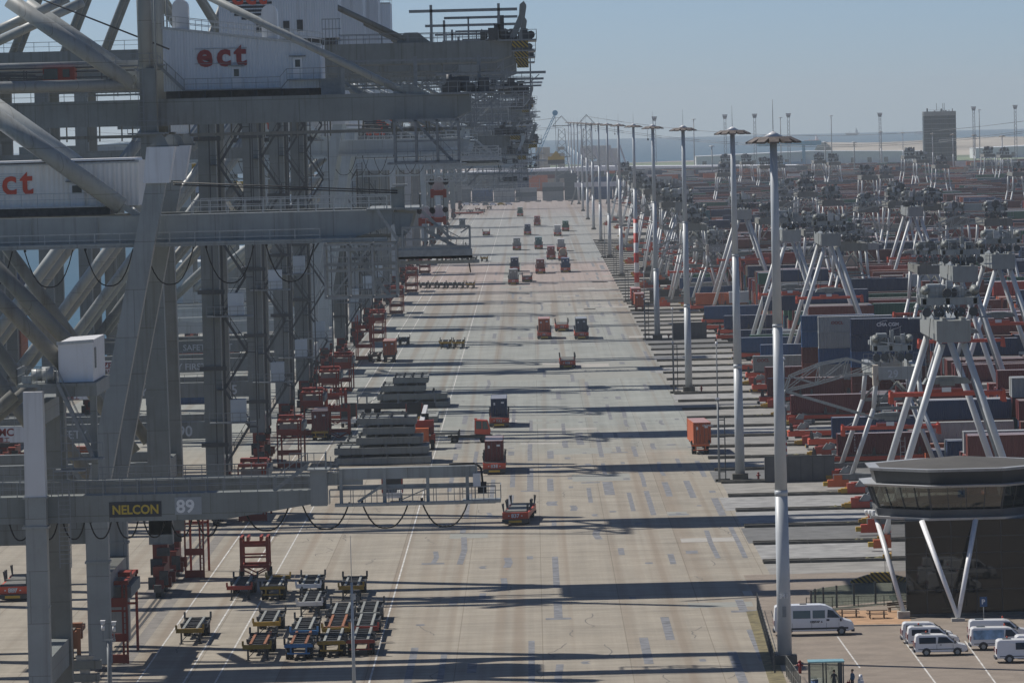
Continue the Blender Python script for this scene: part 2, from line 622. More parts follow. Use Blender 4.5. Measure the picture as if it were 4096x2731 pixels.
def concrete_ground():
    m, n, p = nodes("quay_concrete")
    L = n.links
    tc = n.nodes.new("ShaderNodeTexCoord")
    sp = n.nodes.new("ShaderNodeSeparateXYZ")
    L.new(tc.outputs["Object"], sp.inputs[0])
    # ageing zones along the quay: warm slabs near, greyer further on, pinkish resurfacing far
    wob = n.nodes.new("ShaderNodeTexNoise")
    wob.inputs["Scale"].default_value = 0.02
    wob.inputs["Detail"].default_value = 2
    L.new(tc.outputs["Object"], wob.inputs["Vector"])
    wm = n.nodes.new("ShaderNodeMath")
    wm.operation = 'MULTIPLY_ADD'
    wm.inputs[1].default_value = 90.0
    L.new(wob.outputs[0], wm.inputs[0])
    L.new(sp.outputs["Y"], wm.inputs[2])
    mr = n.nodes.new("ShaderNodeMapRange")
    mr.inputs[1].default_value = 400
    mr.inputs[2].default_value = 3400
    L.new(wm.outputs[0], mr.inputs[0])
    cr = n.nodes.new("ShaderNodeValToRGB")
    e = cr.color_ramp.elements
    e[0].position = 0.0
    e[0].color = (0.318, 0.282, 0.226, 1)
    e[1].position = 1.0
    e[1].color = (0.31, 0.27, 0.245, 1)
    for pos, c in ((0.04, (0.32, 0.287, 0.234)), (0.13, (0.318, 0.29, 0.24)), (0.16, (0.285, 0.298, 0.276)),
                   (0.30, (0.29, 0.30, 0.28)), (0.355, (0.31, 0.295, 0.265)), (0.42, (0.34, 0.285, 0.26)),
                   (0.47, (0.34, 0.285, 0.26)), (0.49, (0.285, 0.295, 0.285)), (0.75, (0.29, 0.295, 0.285)), (0.85, (0.29, 0.255, 0.24))):
        el = e.new(pos)
        el.color = (*c, 1)
    L.new(mr.outputs[0], cr.inputs[0])
    # blotches
    n1 = n.nodes.new("ShaderNodeTexNoise")
    n1.inputs["Scale"].default_value = 0.16
    n1.inputs["Detail"].default_value = 8
    n1.inputs["Roughness"].default_value = 0.7
    L.new(tc.outputs["Object"], n1.inputs["Vector"])
    # wheel-track streaks along Y
    mp = n.nodes.new("ShaderNodeMapping")
    mp.inputs["Scale"].default_value = (0.55, 0.004, 1)
    L.new(tc.outputs["Object"], mp.inputs["Vector"])
    n2 = n.nodes.new("ShaderNodeTexNoise")
    n2.inputs["Scale"].default_value = 1.0
    n2.inputs["Detail"].default_value = 5
    n2.inputs["Roughness"].default_value = 0.7
    L.new(mp.outputs[0], n2.inputs["Vector"])
    # cross scratches along X
    mp3 = n.nodes.new("ShaderNodeMapping")
    mp3.inputs["Scale"].default_value = (0.03, 0.5, 1)
    L.new(tc.outputs["Object"], mp3.inputs["Vector"])
    n3 = n.nodes.new("ShaderNodeTexNoise")
    n3.inputs["Scale"].default_value = 1.0
    n3.inputs["Detail"].default_value = 6
    n3.inputs["Roughness"].default_value = 0.75
    L.new(mp3.outputs[0], n3.inputs["Vector"])

    def rng(src, a, b_, lo, hi):
        r_ = n.nodes.new("ShaderNodeMapRange")
        r_.inputs[1].default_value = a
        r_.inputs[2].default_value = b_
        r_.inputs[3].default_value = lo
        r_.inputs[4].default_value = hi
        L.new(src, r_.inputs[0])
        return r_.outputs[0]
    v1 = rng(n1.outputs[0], 0.3, 0.7, 0.84, 1.16)
    v2 = rng(n2.outputs[0], 0.35, 0.65, 0.9, 1.08)
    v3 = rng(n3.outputs[0], 0.3, 0.7, 0.85, 1.15)
    mu = n.nodes.new("ShaderNodeMath"); mu.operation = 'MULTIPLY'
    L.new(v1, mu.inputs[0]); L.new(v2, mu.inputs[1])
    mu2 = n.nodes.new("ShaderNodeMath"); mu2.operation = 'MULTIPLY'
    L.new(mu.outputs[0], mu2.inputs[0]); L.new(v3, mu2.inputs[1])
    hv = n.nodes.new("ShaderNodeHueSaturation")
    L.new(cr.outputs[0], hv.inputs["Color"])
    L.new(mu2.outputs[0], hv.inputs["Value"])
    # brown tyre tracks in the driving lanes
    mp4 = n.nodes.new("ShaderNodeMapping")
    mp4.inputs["Scale"].default_value = (0.42, 0.0012, 1)
    L.new(tc.outputs["Object"], mp4.inputs["Vector"])
    n4 = n.nodes.new("ShaderNodeTexNoise")
    n4.inputs["Scale"].default_value = 1.0
    n4.inputs["Detail"].default_value = 2
    L.new(mp4.outputs[0], n4.inputs["Vector"])
    f4 = rng(n4.outputs[0], 0.53, 0.64, 0.0, 0.5)
    mx = n.nodes.new("ShaderNodeMixRGB")
    mx.inputs[2].default_value = (0.215, 0.165, 0.12, 1)
    L.new(f4, mx.inputs[0])
    L.new(hv.outputs[0], mx.inputs[1])
    # cracks and slab joints
    br = n.nodes.new("ShaderNodeTexBrick")
    br.inputs["Scale"].default_value = 1.0
    br.inputs["Brick Width"].default_value = 7.5
    br.inputs["Row Height"].default_value = 15.0
    br.inputs["Mortar Size"].default_value = 0.045
    br.inputs["Color1"].default_value = (1, 1, 1, 1)
    br.inputs["Color2"].default_value = (0.93, 0.94, 0.95, 1)
    br.inputs["Mortar"].default_value = (0.62, 0.6, 0.58, 1)
    br.offset = 0.0
    L.new(tc.outputs["Object"], br.inputs["Vector"])
    mx2 = n.nodes.new("ShaderNodeMixRGB")
    mx2.blend_type = 'MULTIPLY'
    mx2.inputs[0].default_value = 0.8
    L.new(mx.outputs[0], mx2.inputs[1])
    L.new(br.outputs[0], mx2.inputs[2])
    L.new(mx2.outputs[0], p.inputs["Base Color"])
    p.inputs["Roughness"].default_value = 0.85
    p.inputs["Specular IOR Level"].default_value = 0.25
    return m


QUAY = concrete_ground()
# ------------------------------------------------------------------ setting: ground, water, dunes
QX = -81.0          # quay edge


def struct(mb, name, mat):
    o = mb.build(name, mat)
    o["kind"] = "structure"
    return o


g = MB()
g.q((QX, 250, 0), (3200, 250, 0), (3200, 6900, 0), (900, 6900, 0), (-250, 5200, 0), (-40, 3300, 0), (QX, 3250, 0))
struct(g, "ground", QUAY)
g = MB()
g.b(QX - 1.2, QX, 250, 3250, -9, 0.25)
struct(g, "quay_wall", CONC)


def water_mat():
    m, n, p = nodes("sea_water")
    tc = n.nodes.new("ShaderNodeTexCoord")
    nz = n.nodes.new("ShaderNodeTexNoise")
    nz.inputs["Scale"].default_value = 0.12
    nz.inputs["Detail"].default_value = 6
    n.links.new(tc.outputs["Object"], nz.inputs["Vector"])
    bp = n.nodes.new("ShaderNodeBump")
    bp.inputs["Strength"].default_value = 0.6
    bp.inputs["Distance"].default_value = 1.2
    n.links.new(nz.outputs[0], bp.inputs["Height"])
    n.links.new(bp.outputs[0], p.inputs["Normal"])
    p.inputs["Base Color"].default_value = (0.025, 0.085, 0.105, 1)
    p.inputs["Roughness"].default_value = 0.32
    return m


g = MB()
g.q((-9000, -500, -5), (9000, -500, -5), (9000, 13800, -5), (-9000, 13800, -5))
struct(g, "water", water_mat())

SAND = plain("dune_sand", (0.34, 0.31, 0.265), 0.95, var=0.35, sc=0.012)
GREEN = plain("polder_grass", (0.13, 0.17, 0.10), 0.95, var=0.35, sc=0.006)


def dune(name, y0, y1, x0, x1, h0, h1, mat, seed):
    rnd = random.Random(seed)
    mb = MB()
    nx, ny = 160, 6
    ph = [rnd.uniform(0, 6.28) for _ in range(8)]
    vs = []
    for j in range(ny + 1):
        t = j / ny
        prof = math.sin(PI * min(1, t * 1.0)) ** 0.7 if 0 < t < 1 else 0
        for i in range(nx + 1):
            x = x0 + (x1 - x0) * i / nx
            w = sum(math.sin(x * (0.004 + 0.0037 * k) + ph[k]) for k in range(8)) / 8
            vs.append((x, y0 + (y1 - y0) * t, 0.1 + prof * (h0 + h1 * (0.5 + 0.5 * w))))
    fs = []
    for j in range(ny):
        for i in range(nx):
            a = j * (nx + 1) + i
            fs.append((a, a + 1, a + nx + 2, a + nx + 1))
    mb._add(vs, fs, True)
    return struct(mb, name, mat)


dune("dunes", 6350, 6800, 350, 3200, 7, 9, SAND, 3)
dune("sea_dike", 5650, 5900, 200, 2900, 4, 4, SAND, 5)
g = MB()
g.b(-30, 2600, 4700, 5640, 0.02, 0.25)
struct(g, "meadow", GREEN)

# painted lines
LINE = plain("worn_white_line_paint", (0.52, 0.51, 0.48), 0.8, var=0.35, sc=0.8)
g = MB()


def vline(x, y0, y1, w=0.16):
    g.q((x - w / 2, y0, 0.012), (x + w / 2, y0, 0.012), (x + w / 2, y1, 0.012), (x - w / 2, y1, 0.012))


for x in (-14.56, -27.6, -30.3, -34.3):
    vline(x, 300, 3000)
struct(g, "road_markings", LINE)

# crane rail grooves
g = MB()
for x in (-38.25, -37.75, -73.2, -72.8):
    g.q((x - 0.14, 300, 0.01), (x + 0.14, 300, 0.01), (x + 0.14, 3200, 0.01), (x - 0.14, 3200, 0.01))
struct(g, "crane_rail_groove", plain("dark_rail_groove", (0.05, 0.048, 0.045), 0.6, var=0.3))
g = MB()
g.q((-39.9, 300, 0.006), (-39.0, 300, 0.006), (-39.0, 3200, 0.006), (-39.9, 3200, 0.006))
g.q((-37.1, 300, 0.006), (-36.0, 300, 0.006), (-36.0, 3200, 0.006), (-37.1, 3200, 0.006))
struct(g, "rail_side_strip", plain("grey_asphalt_strip", (0.2, 0.185, 0.165), 0.9, var=0.2, sc=0.6))

# repair patches in the driving lanes: bluish asphalt inlays strung along the wheel tracks
rp = random.Random(21)
g = MB()
gl_ = MB()
gw = MB()
tracks = [-11.5, -8.6, -5.9, -3.6, -0.9, 1.6, 3.9, 6.4, 8.8, 11.3, 13.6, 16.2, 18.9, 21.5]
for ti, x in enumerate(tracks):
    y = 440.0 + rp.uniform(0, 40)
    while y < 1900:
        dens = 0.75 if y < 600 else 1.15 if y < 860 else (0.3 if y < 1150 else 0.8)
        L_ = rp.choice((2.0, 3.5, 8, 16, 28, 42)) * rp.uniform(0.8, 1.2)
        w = rp.choice((0.55, 0.65, 0.8)) * (1.6 if rp.random() < 0.1 else 1)
        if rp.random() < dens * 0.8:
            px = x + rp.uniform(-0.25, 0.25)
            n_ = 1 if rp.random() < 0.6 else 2
            pts = [(px, y), (px + (rp.uniform(-0.3, 0.3) if n_ == 2 else 0), y + L_ / 2), (px, y + L_)]
            for (xa, ya), (xb, yb) in zip(pts[:-1], pts[1:]):
                g.q((xa - w / 2, ya, 0.008), (xa + w / 2, ya, 0.008), (xb + w / 2, yb, 0.008), (xb - w / 2, yb, 0.008))
            if rp.random() < 0.14:
                g.q((px - 1.2, y - 0.8, 0.0105), (px + 1.2, y - 0.8, 0.0105), (px + 1.2, y + 1.2, 0.0105), (px - 1.2, y + 1.2, 0.0105))
        y += L_ + rp.uniform(6, 70 if y < 600 or y > 860 else 34)
struct(g, "asphalt_patches", plain("blue_grey_asphalt", (0.175, 0.18, 0.192), 0.85, var=0.4, sc=0.9))
for k in range(46):
    y = rp.uniform(470, 1700)
    x = rp.uniform(-12, 21)
    sx, sy = rp.uniform(2, 9), rp.uniform(3, 14)
    t = gl_ if rp.random() < 0.6 else gw
    t.q((x, y, 0.004), (x + sx, y, 0.004), (x + sx, y + sy, 0.004), (x, y + sy, 0.004))
gl_.q((-11, 985, 0.003), (20, 985, 0.003), (20, 1055, 0.003), (-11, 1055, 0.003))
gl_.q((-9, 1560, 0.003), (-4, 1560, 0.003), (-4, 1900, 0.003), (-9, 1900, 0.003))
struct(gl_, "grey_pavement_inlay", plain("grey_green_concrete", (0.265, 0.27, 0.245), 0.9, var=0.12, sc=0.5))
struct(gw, "pale_pavement_inlay", plain("pale_new_concrete", (0.37, 0.355, 0.325), 0.9, var=0.12, sc=0.5))
g = MB()
for k in range(70):
    x = rp.uniform(-34, 22)
    y = rp.uniform(440, 1000)
    n_ = rp.randint(4, 9)
    pts = [(x, y)]
    for j in range(n_):
        x += rp.uniform(-0.5, 0.5)
        y += rp.uniform(0.6, 2.4)
        pts.append((x, y))
    for (xa, ya), (xb, yb) in zip(pts[:-1], pts[1:]):
        g.q((xa - 0.05, ya, 0.0065), (xa + 0.05, ya, 0.0065), (xb + 0.05, yb, 0.0065), (xb - 0.05, yb, 0.0065))
struct(g, "pavement_cracks", plain("dark_crack_filler", (0.14, 0.13, 0.12), 0.9))

# transfer lanes: pairs of low kerbs with weeds between, one pair per yard block
PITCH = 25.2
Y0 = 570.5
NB = 90
KERB = plain("dark_weathered_kerb", (0.12, 0.115, 0.10), 0.9, var=0.35, sc=1.0)
LANEC = plain("lane_concrete", (0.255, 0.247, 0.228), 0.9, var=0.25, sc=0.35)
lrnd = random.Random(3)
LANEW = plain("pale_scraped_lane_concrete", (0.275, 0.275, 0.268), 0.85, var=0.3, sc=0.5)
LANED = plain("dark_grey_lane_asphalt", (0.14, 0.142, 0.14), 0.9, var=0.25, sc=0.5)
LANEG = plain("grey_lane_concrete", (0.225, 0.222, 0.21), 0.9, var=0.22, sc=0.4)
for k in range(0, 62):
    yk = Y0 + PITCH * k
    if k < 24:
        tone = lrnd.choice((0, 0, 1, 2, 1, 3))
        if k == 0: tone = 1
        if k == 1: tone = 2
        if tone:
            gg = MB()
            xs_ = 22.6 + lrnd.uniform(-0.8, 1.5)
            gg.q((xs_, yk + 1.4, 0.0065), (47, yk + 1.4, 0.0065), (47, yk + PITCH - 1.4, 0.0065), (xs_, yk + PITCH - 1.4, 0.0065))
            struct(gg, "lane_slab", (LANEW, LANED, LANEG)[tone - 1])
    mb = MB()
    x1 = 47 + (k * 7 % 5) * 2
    for dy in (-1.0, 1.0):
        mb.b(23.1, 28 + (k % 3), yk + dy - 0.28, yk + dy + 0.28, 0, 0.32)
        mb.b(28.05 + (k % 3), x1, yk + dy - 0.24, yk + dy + 0.24, 0, 0.30)
    o = struct(mb, "kerb", KERB)
    if k < 22:
        mb = MB()
        rr = random.Random(k)
        for j in range(26):
            x = rr.uniform(34, x1)
            y = yk + rr.uniform(-0.7, 0.7)
            h = rr.uniform(0.12, 0.4)
            mb.tube((x, y, 0), (x + rr.uniform(-0.2, 0.2), y, h), rr.uniform(0.25, 0.7), 6, 0.1)
        o = mb.build("weeds", GRASSM)
        o["kind"] = "stuff"
# yard floor and lanes
g = MB()
g.q((23.2, 556, 0.003), (49, 556, 0.003), (49, 2600, 0.003), (23.2, 2600, 0.003))
struct(g, "transfer_lane_floor", LANEC)
g = MB()
g.q((49.2, 585, 0.003), (420, 585, 0.003), (420, 3050, 0.003), (49.2, 3050, 0.003))
struct(g, "yard_floor", plain("yard_asphalt", (0.16, 0.155, 0.15), 0.9, var=0.2, sc=0.3))

# haze
hz = MB()
hz.b(-9500, 9500, -700, 14300, -9, 120)
ho = hz.build("haze", None)
hm = bpy.data.materials.new("haze_volume")
hm.use_nodes = True
hn = hm.node_tree
hn.nodes.remove(hn.nodes["Principled BSDF"])
pv = hn.nodes.new("ShaderNodeVolumePrincipled")
pv.inputs["Color"].default_value = (0.86, 0.95, 1.0, 1)
pv.inputs["Density"].default_value = HAZE_DENSITY = 0.000065
pv.inputs["Anisotropy"].default_value = 0.2
hn.links.new(pv.outputs[0], hn.nodes["Material Output"].inputs["Volume"])
ho.data.materials.clear()
ho.data.materials.append(hm)
ho["kind"] = "stuff"
# ------------------------------------------------------------------ ship-to-shore cranes
def loops(mb, x0, x1, n, z, y, depth, r=0.07):
    w = (x1 - x0) / n
    for i in range(n):
        a = x0 + i * w + w * 0.09
        b = a + w * 0.8
        pts = []
        for k in range(13):
            t = k / 12
            u = 2 * t - 1
            pts.append((a + (b - a) * t, y, z - depth * (1 - abs(u) ** 2.6)))
        mb.poly(pts, r, 5)
        mb.c(a + 0.05, y, z + 0.05, 0.2, 0.35, 0.3)
    return mb


def bogie(root, x, y, s=1.0):
    """red travel gear under one corner"""
    mb = MB()
    mb.m = 0
    mb.b(x - 0.75, x + 0.75, y - 1.2, y + 1.2, 3.2, 5.0)
    mb.bar((x, y - 4.2, 2.5), (x, y + 4.2, 2.5), 1.1, 1.0)
    for q in (-3.2, 3.2):
        mb.prism_x([(y + q - 2.0, 0.9), (y + q + 2.0, 0.9), (y + q + 1.2, 2.0), (y + q - 1.2, 2.0)], x - 0.55, x + 0.55)
    mb.b(x + 0.5, x + 1.2, y - 3.6, y - 2.7, 0.9, 1.9)
    mb.b(x + 0.5, x + 1.2, y + 2.7, y + 3.6, 0.9, 1.9)
    mb.m = 1
    mb.b(x - 0.95, x + 0.2, y - 1.9, y - 1.25, 2.0, 3.6)
    mb.b(x + 0.1, x + 0.95, y - 4.6, y - 4.0, 1.2, 2.6)
    mb.b(x - 1.0, x - 0.3, y - 4.9, y - 4.25, 0.8, 2.0)
    mb.b(x - 0.3, x + 1.0, y - 1.8, y - 1.25, 3.9, 4.7)
    o = mb.build("travel_bogie", [REDB, DARK], root)
    mb = MB()
    for q in (-4.6, -3.2, -1.9, 1.9, 3.2, 4.6):
        mb.tube((x - 0.3, y + q, 0.48), (x + 0.3, y + q, 0.48), 0.46, 12)
    mb.c(x, y - 6.0, 1.0, 0.7, 1.0, 0.7)
    mb.build("rail_wheel", DARK, o)
    return o


def zigzag(mb, x0, x1, y, z0, z1, step=4.6, w=0.9):
    """stair tower of alternating flights between two landings"""
    z = z0
    k = 0
    while z + step <= z1 + 0.1:
        a, b_ = (x0 + 0.7, x1 - 0.7) if k % 2 == 0 else (x1 - 0.7, x0 + 0.7)
        mb.stair((a, y - (w if k % 2 else 0) - 0.2, z), (b_, y - (w if k % 2 else 0) - 0.2, z + step), w * 0.8, 'y')
        lx = (x1 - 0.7, x1 + 0.35) if k % 2 == 0 else (x0 - 0.35, x0 + 0.7)
        mb.b(lx[0], lx[1], y - 1.3, y + 0.8, z + step - 0.1, z + step)
        mb.rail((lx[0], y - 1.3, z + step), (lx[1], y - 1.3, z + step), 1.1, 1.0)
        z += step
        k += 1
    for xx in (x0 - 0.3, x1 + 0.3):
        mb.b(xx - 0.08, xx + 0.08, y - 1.35, y - 1.19, z0, z1)
    return mb


def clutter(mb, rnd, x0, x1, y0, y1, z0, h, n):
    for _ in range(n):
        x = rnd.uniform(x0, x1)
        y = rnd.uniform(y0, y1)
        t = rnd.random()
        if t < 0.35:
            sx, sy, sz = rnd.uniform(0.4, 1.4), rnd.uniform(0.4, 1.4), rnd.uniform(0.3, h)
            mb.c(x, y, z0 + sz / 2, sx, sy, sz)
        elif t < 0.6:
            mb.bar((x, y, z0), (x, y, z0 + rnd.uniform(0.5, h)), 0.12, 0.12)
        elif t < 0.8:
            x2 = rnd.uniform(x0, x1)
            zz = z0 + rnd.uniform(0.2, h)
            mb.bar((x, y, zz), (x2, y, zz + rnd.uniform(-0.4, 0.4)), 0.12, 0.12)
        else:
            mb.tube((x, y - 0.5, z0 + 0.5), (x, y + 0.5, z0 + 0.5), rnd.uniform(0.25, 0.5), 9)
    return mb


def lattice_frame(mb, x0, x1, y0, y1, z0, z1, nx=2, t=0.22):
    """hanging maintenance cage: posts, chords, braces and a stair"""
    for y in (y0, y1):
        for z in (z0, z1):
            mb.bar((x0, y, z), (x1, y, z), t, t)
        for i in range(nx + 1):
            x = x0 + (x1 - x0) * i / nx
            mb.bar((x, y, z0), (x, y, z1), t, t)
        mb.bar((x0, y, (z0 + z1) / 2), (x1, y, (z0 + z1) / 2), t * 0.7, t * 0.7)
    for i in range(nx + 1):
        x = x0 + (x1 - x0) * i / nx
        for z in (z0, z1):
            mb.bar((x, y0, z), (x, y1, z), t * 0.8, t * 0.8)
    xm = x0 + (x1 - x0) * 0.35
    mb.bar((x0, y0, z1 - 0.05), (x0 + (x1 - x0) / nx * 0.4, y0, z1 - (z1 - z0) * 0.25), t * 0.8)
    mb.bar((x1, y0, z1 - 0.05), (x1 - (x1 - x0) / nx * 0.4, y0, z1 - (z1 - z0) * 0.25), t * 0.8)
    mb.stair((x1 - (x1 - x0) * 0.1, y0 + 0.5, z0), (xm, y0 + 0.5, z1 - 0.3), 0.8, 'y', treads=False)
    mb.rail((x0, y0, z0), (x1, y0, z0), 1.1, 1.2)
    return mb


def house(root, x0, x1, y0, y1, z0, zl, zr, mat, name="machine_house", roofitems=True):
    mb = MB()
    mb.prism([(x0, z0), (x1, z0), (x1, zr), (x0, zl)], y0, y1)
    h = mb.build(name, mat, root)
    # eaves, roof rail, ventilation hoods
    mb = MB()
    sl_ = (zr - zl) / (x1 - x0)
    mb.bar((x0 - 0.1, y0 - 0.04, zl - 0.05), (x1 + 0.1, y0 - 0.04, zr - 0.05), 0.12, 0.25)
    o1 = mb.build("eaves", RAILL, h)
    if not roofitems:
        return h
    mb = MB()
    n = max(4, int((x1 - x0) / 1.3))
    for yy in (y0 + 0.1, y1 - 0.1):
        for i in range(n + 1):
            x = x0 + (x1 - x0) * i / n
            z = zl + sl_ * (x - x0)
            mb.bar((x, yy, z), (x, yy, z + 1.2), 0.06, 0.06)
        for dz in (0.65, 1.2):
            mb.bar((x0, yy, zl + dz), (x1, yy, zr + dz), 0.07, 0.07)
    mb.build("roof_railing", RAILL, h)
    return h


def steel_door(h, x, y, z, w=0.9, hh=2.0):
    mb = MB()
    mb.b(x, x + w, y - 0.09, y - 0.003, z, z + hh)
    d = mb.build("door", WHITE, h)
    mb = MB()
    mb.b(x + 0.22, x + w - 0.22, y - 0.11, y - 0.092, z + hh * 0.55, z + hh * 0.9)
    mb.build("window", GLASSD, d)
    mb = MB()
    mb.b(x - 0.35, x + w + 0.35, y - 0.35, y - 0.003, z + hh + 0.1, z + hh + 0.22)
    mb.build("door_canopy", RAIL, d)
    return d


# ---- crane 89, nearest: low feeder crane with yellow maker's sign
YN = 430.0
rN = thing("quay_crane", "low grey quay crane with yellow-on-black sign and number 89 on its beam", "crane",
           (-39, YN, 0))


def LN(p):
    return (p[0] + 39, p[1] - YN, p[2])


mb = MB()
mb.prism([(-36, 15.9), (14.4, 15.9), (21.1, 16.9), (21.1, 18.0), (-36, 18.0)], 0, 2.4)
gN = mb.build("girder", GREY, rN)
mb = MB()
mb.prism([(-36, 15.9), (14.4, 15.9), (21.1, 16.9), (21.1, 18.0), (-36, 18.0)], 17.2, 19.6)
mb.build("girder", GREY, rN)
mb = MB()
mb.b(21.1, 22.4, -0.05, 2.5, 16.75, 19.5)
mb.b(20.9, 22.6, -0.2, 2.7, 19.5, 19.62)
mb.build("end_block", GREYL, rN)
mb = MB()
mb.b(23.3, 34.2, 0.4, 1.3, 18.72, 19.6)
mb.b(22.4, 25.2, 0.6, 1.2, 18.3, 19.3)
for x in (23.5, 26.9, 30.3, 33.4):
    mb.b(x - 0.13, x + 0.13, 0.2, 0.4, 16.7, 19.6)
    mb.bar((x, 0.3, 16.8), (x, 2.2, 16.8), 0.14)
mb.b(23.2, 34.6, 0.7, 1.0, 17.95, 18.25)
mb.b(23.0, 35.6, -0.55, 0.55, 16.68, 16.9)
mb.b(33, 36.0, -0.6, 1.9, 16.74, 16.95)
mb.bar((24.8, 0.1, 17.0), (27.0, 0.2, 18.4), 0.2)
mb.bar((28.0, 0.1, 17.0), (30.2, 0.2, 17.9), 0.08)
mb.build("cable_runway", GREYL, rN)
mb = MB()
mb.rail((22.6, -0.55, 16.9), (35.6, -0.55, 16.9), 1.1, 0.95, 0.06)
mb.rail((22.6, 0.6, 16.9), (35.6, 0.6, 16.9), 1.1, 1.6, 0.05)
mb.rail((33.0, 1.9, 16.95), (36.0, 1.9, 16.95), 1.15, 1.0)
mb.rail((36.0, -0.6, 16.95), (36.0, 1.9, 16.95), 1.15, 1.0)
mb.rail((-14, 0.05, 18.0), (21.0, 0.05, 18.0), 1.15, 1.35, 0.065)
mb.rail((-14, 2.3, 18.0), (21.0, 2.3, 18.0), 1.15, 1.35, 0.065)
mb.rail((-14, 17.3, 18.0), (21.0, 17.3, 18.0), 1.15, 1.35, 0.06)
mb.rail((19.5, 0.2, 19.6), (22.4, 0.2, 19.6), 1.3, 0.9)
mb.rail((22.3, 0.2, 19.6), (22.3, 2.6, 19.6), 1.3, 1.2)
mb.stair((18.2, 0.4, 18.0), (20.9, 0.4, 19.9), 0.8, 'y')
mb.ladder(23.0, 0.1, 18.8, 20.6)
mb.build("railing", RAIL, rN)
mb = MB()
loops(mb, -2.9, 14.0, 8, 15.85, 1.6, 1.35, 0.06)
loops(mb, 15.2, 34.0, 4, 16.9, 1.6, 2.1, 0.065)
mb.b(34.2, 34.9, 0.2, 0.9, 17.4, 18.3)
mb.poly([(32.0, 0.8, 19.75), (34.0, 0.8, 19.75), (34.5, 0.8, 19.4), (34.6, 0.8, 18.2)], 0.09)
mb.build("festoon_cable", BLACK, rN)
mb = MB()
mb.b(33.85, 34.45, 0.1, 0.7, 18.0, 19.0)
mb.build("junction_box", WHITE, rN)
for yy, h_, mt in ((-1.75, 26.3, GREYL), (17.9, 24.5, BEIGE)):
    mb = MB()
    mb.prism([(-1.25, 0), (0.5, 0), (0.5, 18.0), (-1.12, 18.0)], yy, yy + 1.7)
    mb.b(-1.4, 0.65, yy - 0.1, yy + 1.8, 15.6, 15.8)
    mb.b(-1.3, 0.6, yy - 0.06, yy + 1.76, 17.95, 18.1)
    mb.b(-1.3, 0.55, yy - 0.03, yy + 1.73, 9.4, 9.5)
    mb.build("leg", mt, rN)
    mb = MB()
    mb.prism([(-1.12, 18.1), (0.5, 18.1), (0.45, h_), (-1.05, h_)], yy, yy + 1.7)
    mb.build("leg_upper", WHITE if yy < 0 else BEIGE, rN)
mb = MB()
mb.m = 0
mb.b(-1.1, 0.3, 0, 18, 3.0, 5.2)
mb.b(-1.1, 0.3, 0.0, 18, 23.6, 25.2)
mb.build("portal_beam", GREY, rN)
mb = MB()
for yy in (1.2, 18.5):
    mb.tube((-8.5, yy, 39.6), (3.6, yy, 26.4), 0.6, 14)
    mb.tube((-14, yy, 16), (-2, yy, 26), 0.5, 12)
mb.build("brace_tube", BEIGE, rN)
hN = house(rN, 1.6, 4.3, 0.4, 12.5, 26.9, 30.0, 30.15, WHITE, "winch_house", False)
mb = MB()
mb.b(4.302, 4.36, 2.2, 3.4, 27.9, 29.5)
mb.build("door", GREY, hN)
mb = MB()
mb.b(-1.6, 4.6, -0.4, 13.0, 26.6, 26.85)
mb.b(1.4, 4.6, -0.2, 12.8, 25.8, 26.6)
mb.b(4.0, 4.5, 0.2, 1.0, 19.2, 26.6)
mb.b(1.6, 1.9, 0.2, 0.6, 21.5, 26.6)
mb.build("house_platform", GREY, rN)
mb = MB()
mb.rail((-1.6, -0.4, 26.85), (1.5, -0.4, 26.85), 1.2, 0.8)
mb.rail((-1.6, 3.4, 26.85), (1.5, 3.4, 26.85), 1.2, 0.8)
mb.rail((-1.6, -0.4, 26.85), (-1.6, 6, 26.85), 1.2, 0.8)
mb.stair((4.2, -0.6, 21.0), (1.6, -0.6, 26.8), 0.8, 'y')
mb.b(2.2, 5.0, -0.8, 0.6, 20.85, 21.0)
mb.rail((2.2, -0.8, 21.0), (5.0, -0.8, 21.0), 1.2, 0.8)
mb.ladder(2.2, -0.9, 18.0, 24.0, 0.9)
mb.ladder(1.9, -1.4, 12.5, 18.5, 0.9, 0.35)
mb.b(1.2, 3.6, -1.5, 0.4, 20.0, 20.12)
mb.build("access_stair", RAIL, rN)
mb = MB()
mb.tube((0.3, 0.5, 27.6), (1.2, 0.5, 27.6), 0.55, 12)
mb.tube((-0.6, 1.6, 27.5), (0.6, 1.6, 27.5), 0.5, 12)
mb.c(0.9, 1.8, 27.3, 0.9, 1.3, 0.9)
mb.c(-0.9, 0.5, 27.2, 0.7, 0.9, 0.6)
mb.build("winch_motor", GREYL, rN)
# signs
mb = MB()
mb.b(5.3, 9.4, -0.045, -0.004, 16.25, 17.45)
sg = mb.build("name_board", LETK, rN)
text(sg, "lettering", "NELCON", 0.98, LETY, (5.52, -0.05, 16.5), off=0.028, sx=0.92)
mb = MB()
mb.b(10.45, 12.55, -0.04, -0.004, 16.35, 17.7)
sg = mb.build("number_board", PANELG, rN)
text(sg, "number", "89", 1.42, LETW, (10.55, -0.05, 16.52), off=0.035, sx=1.02)

# ---- crane with corrugated house and raking legs (second in the row)
YA = 476.0


GREY0, GREYL0 = GREY, GREYL


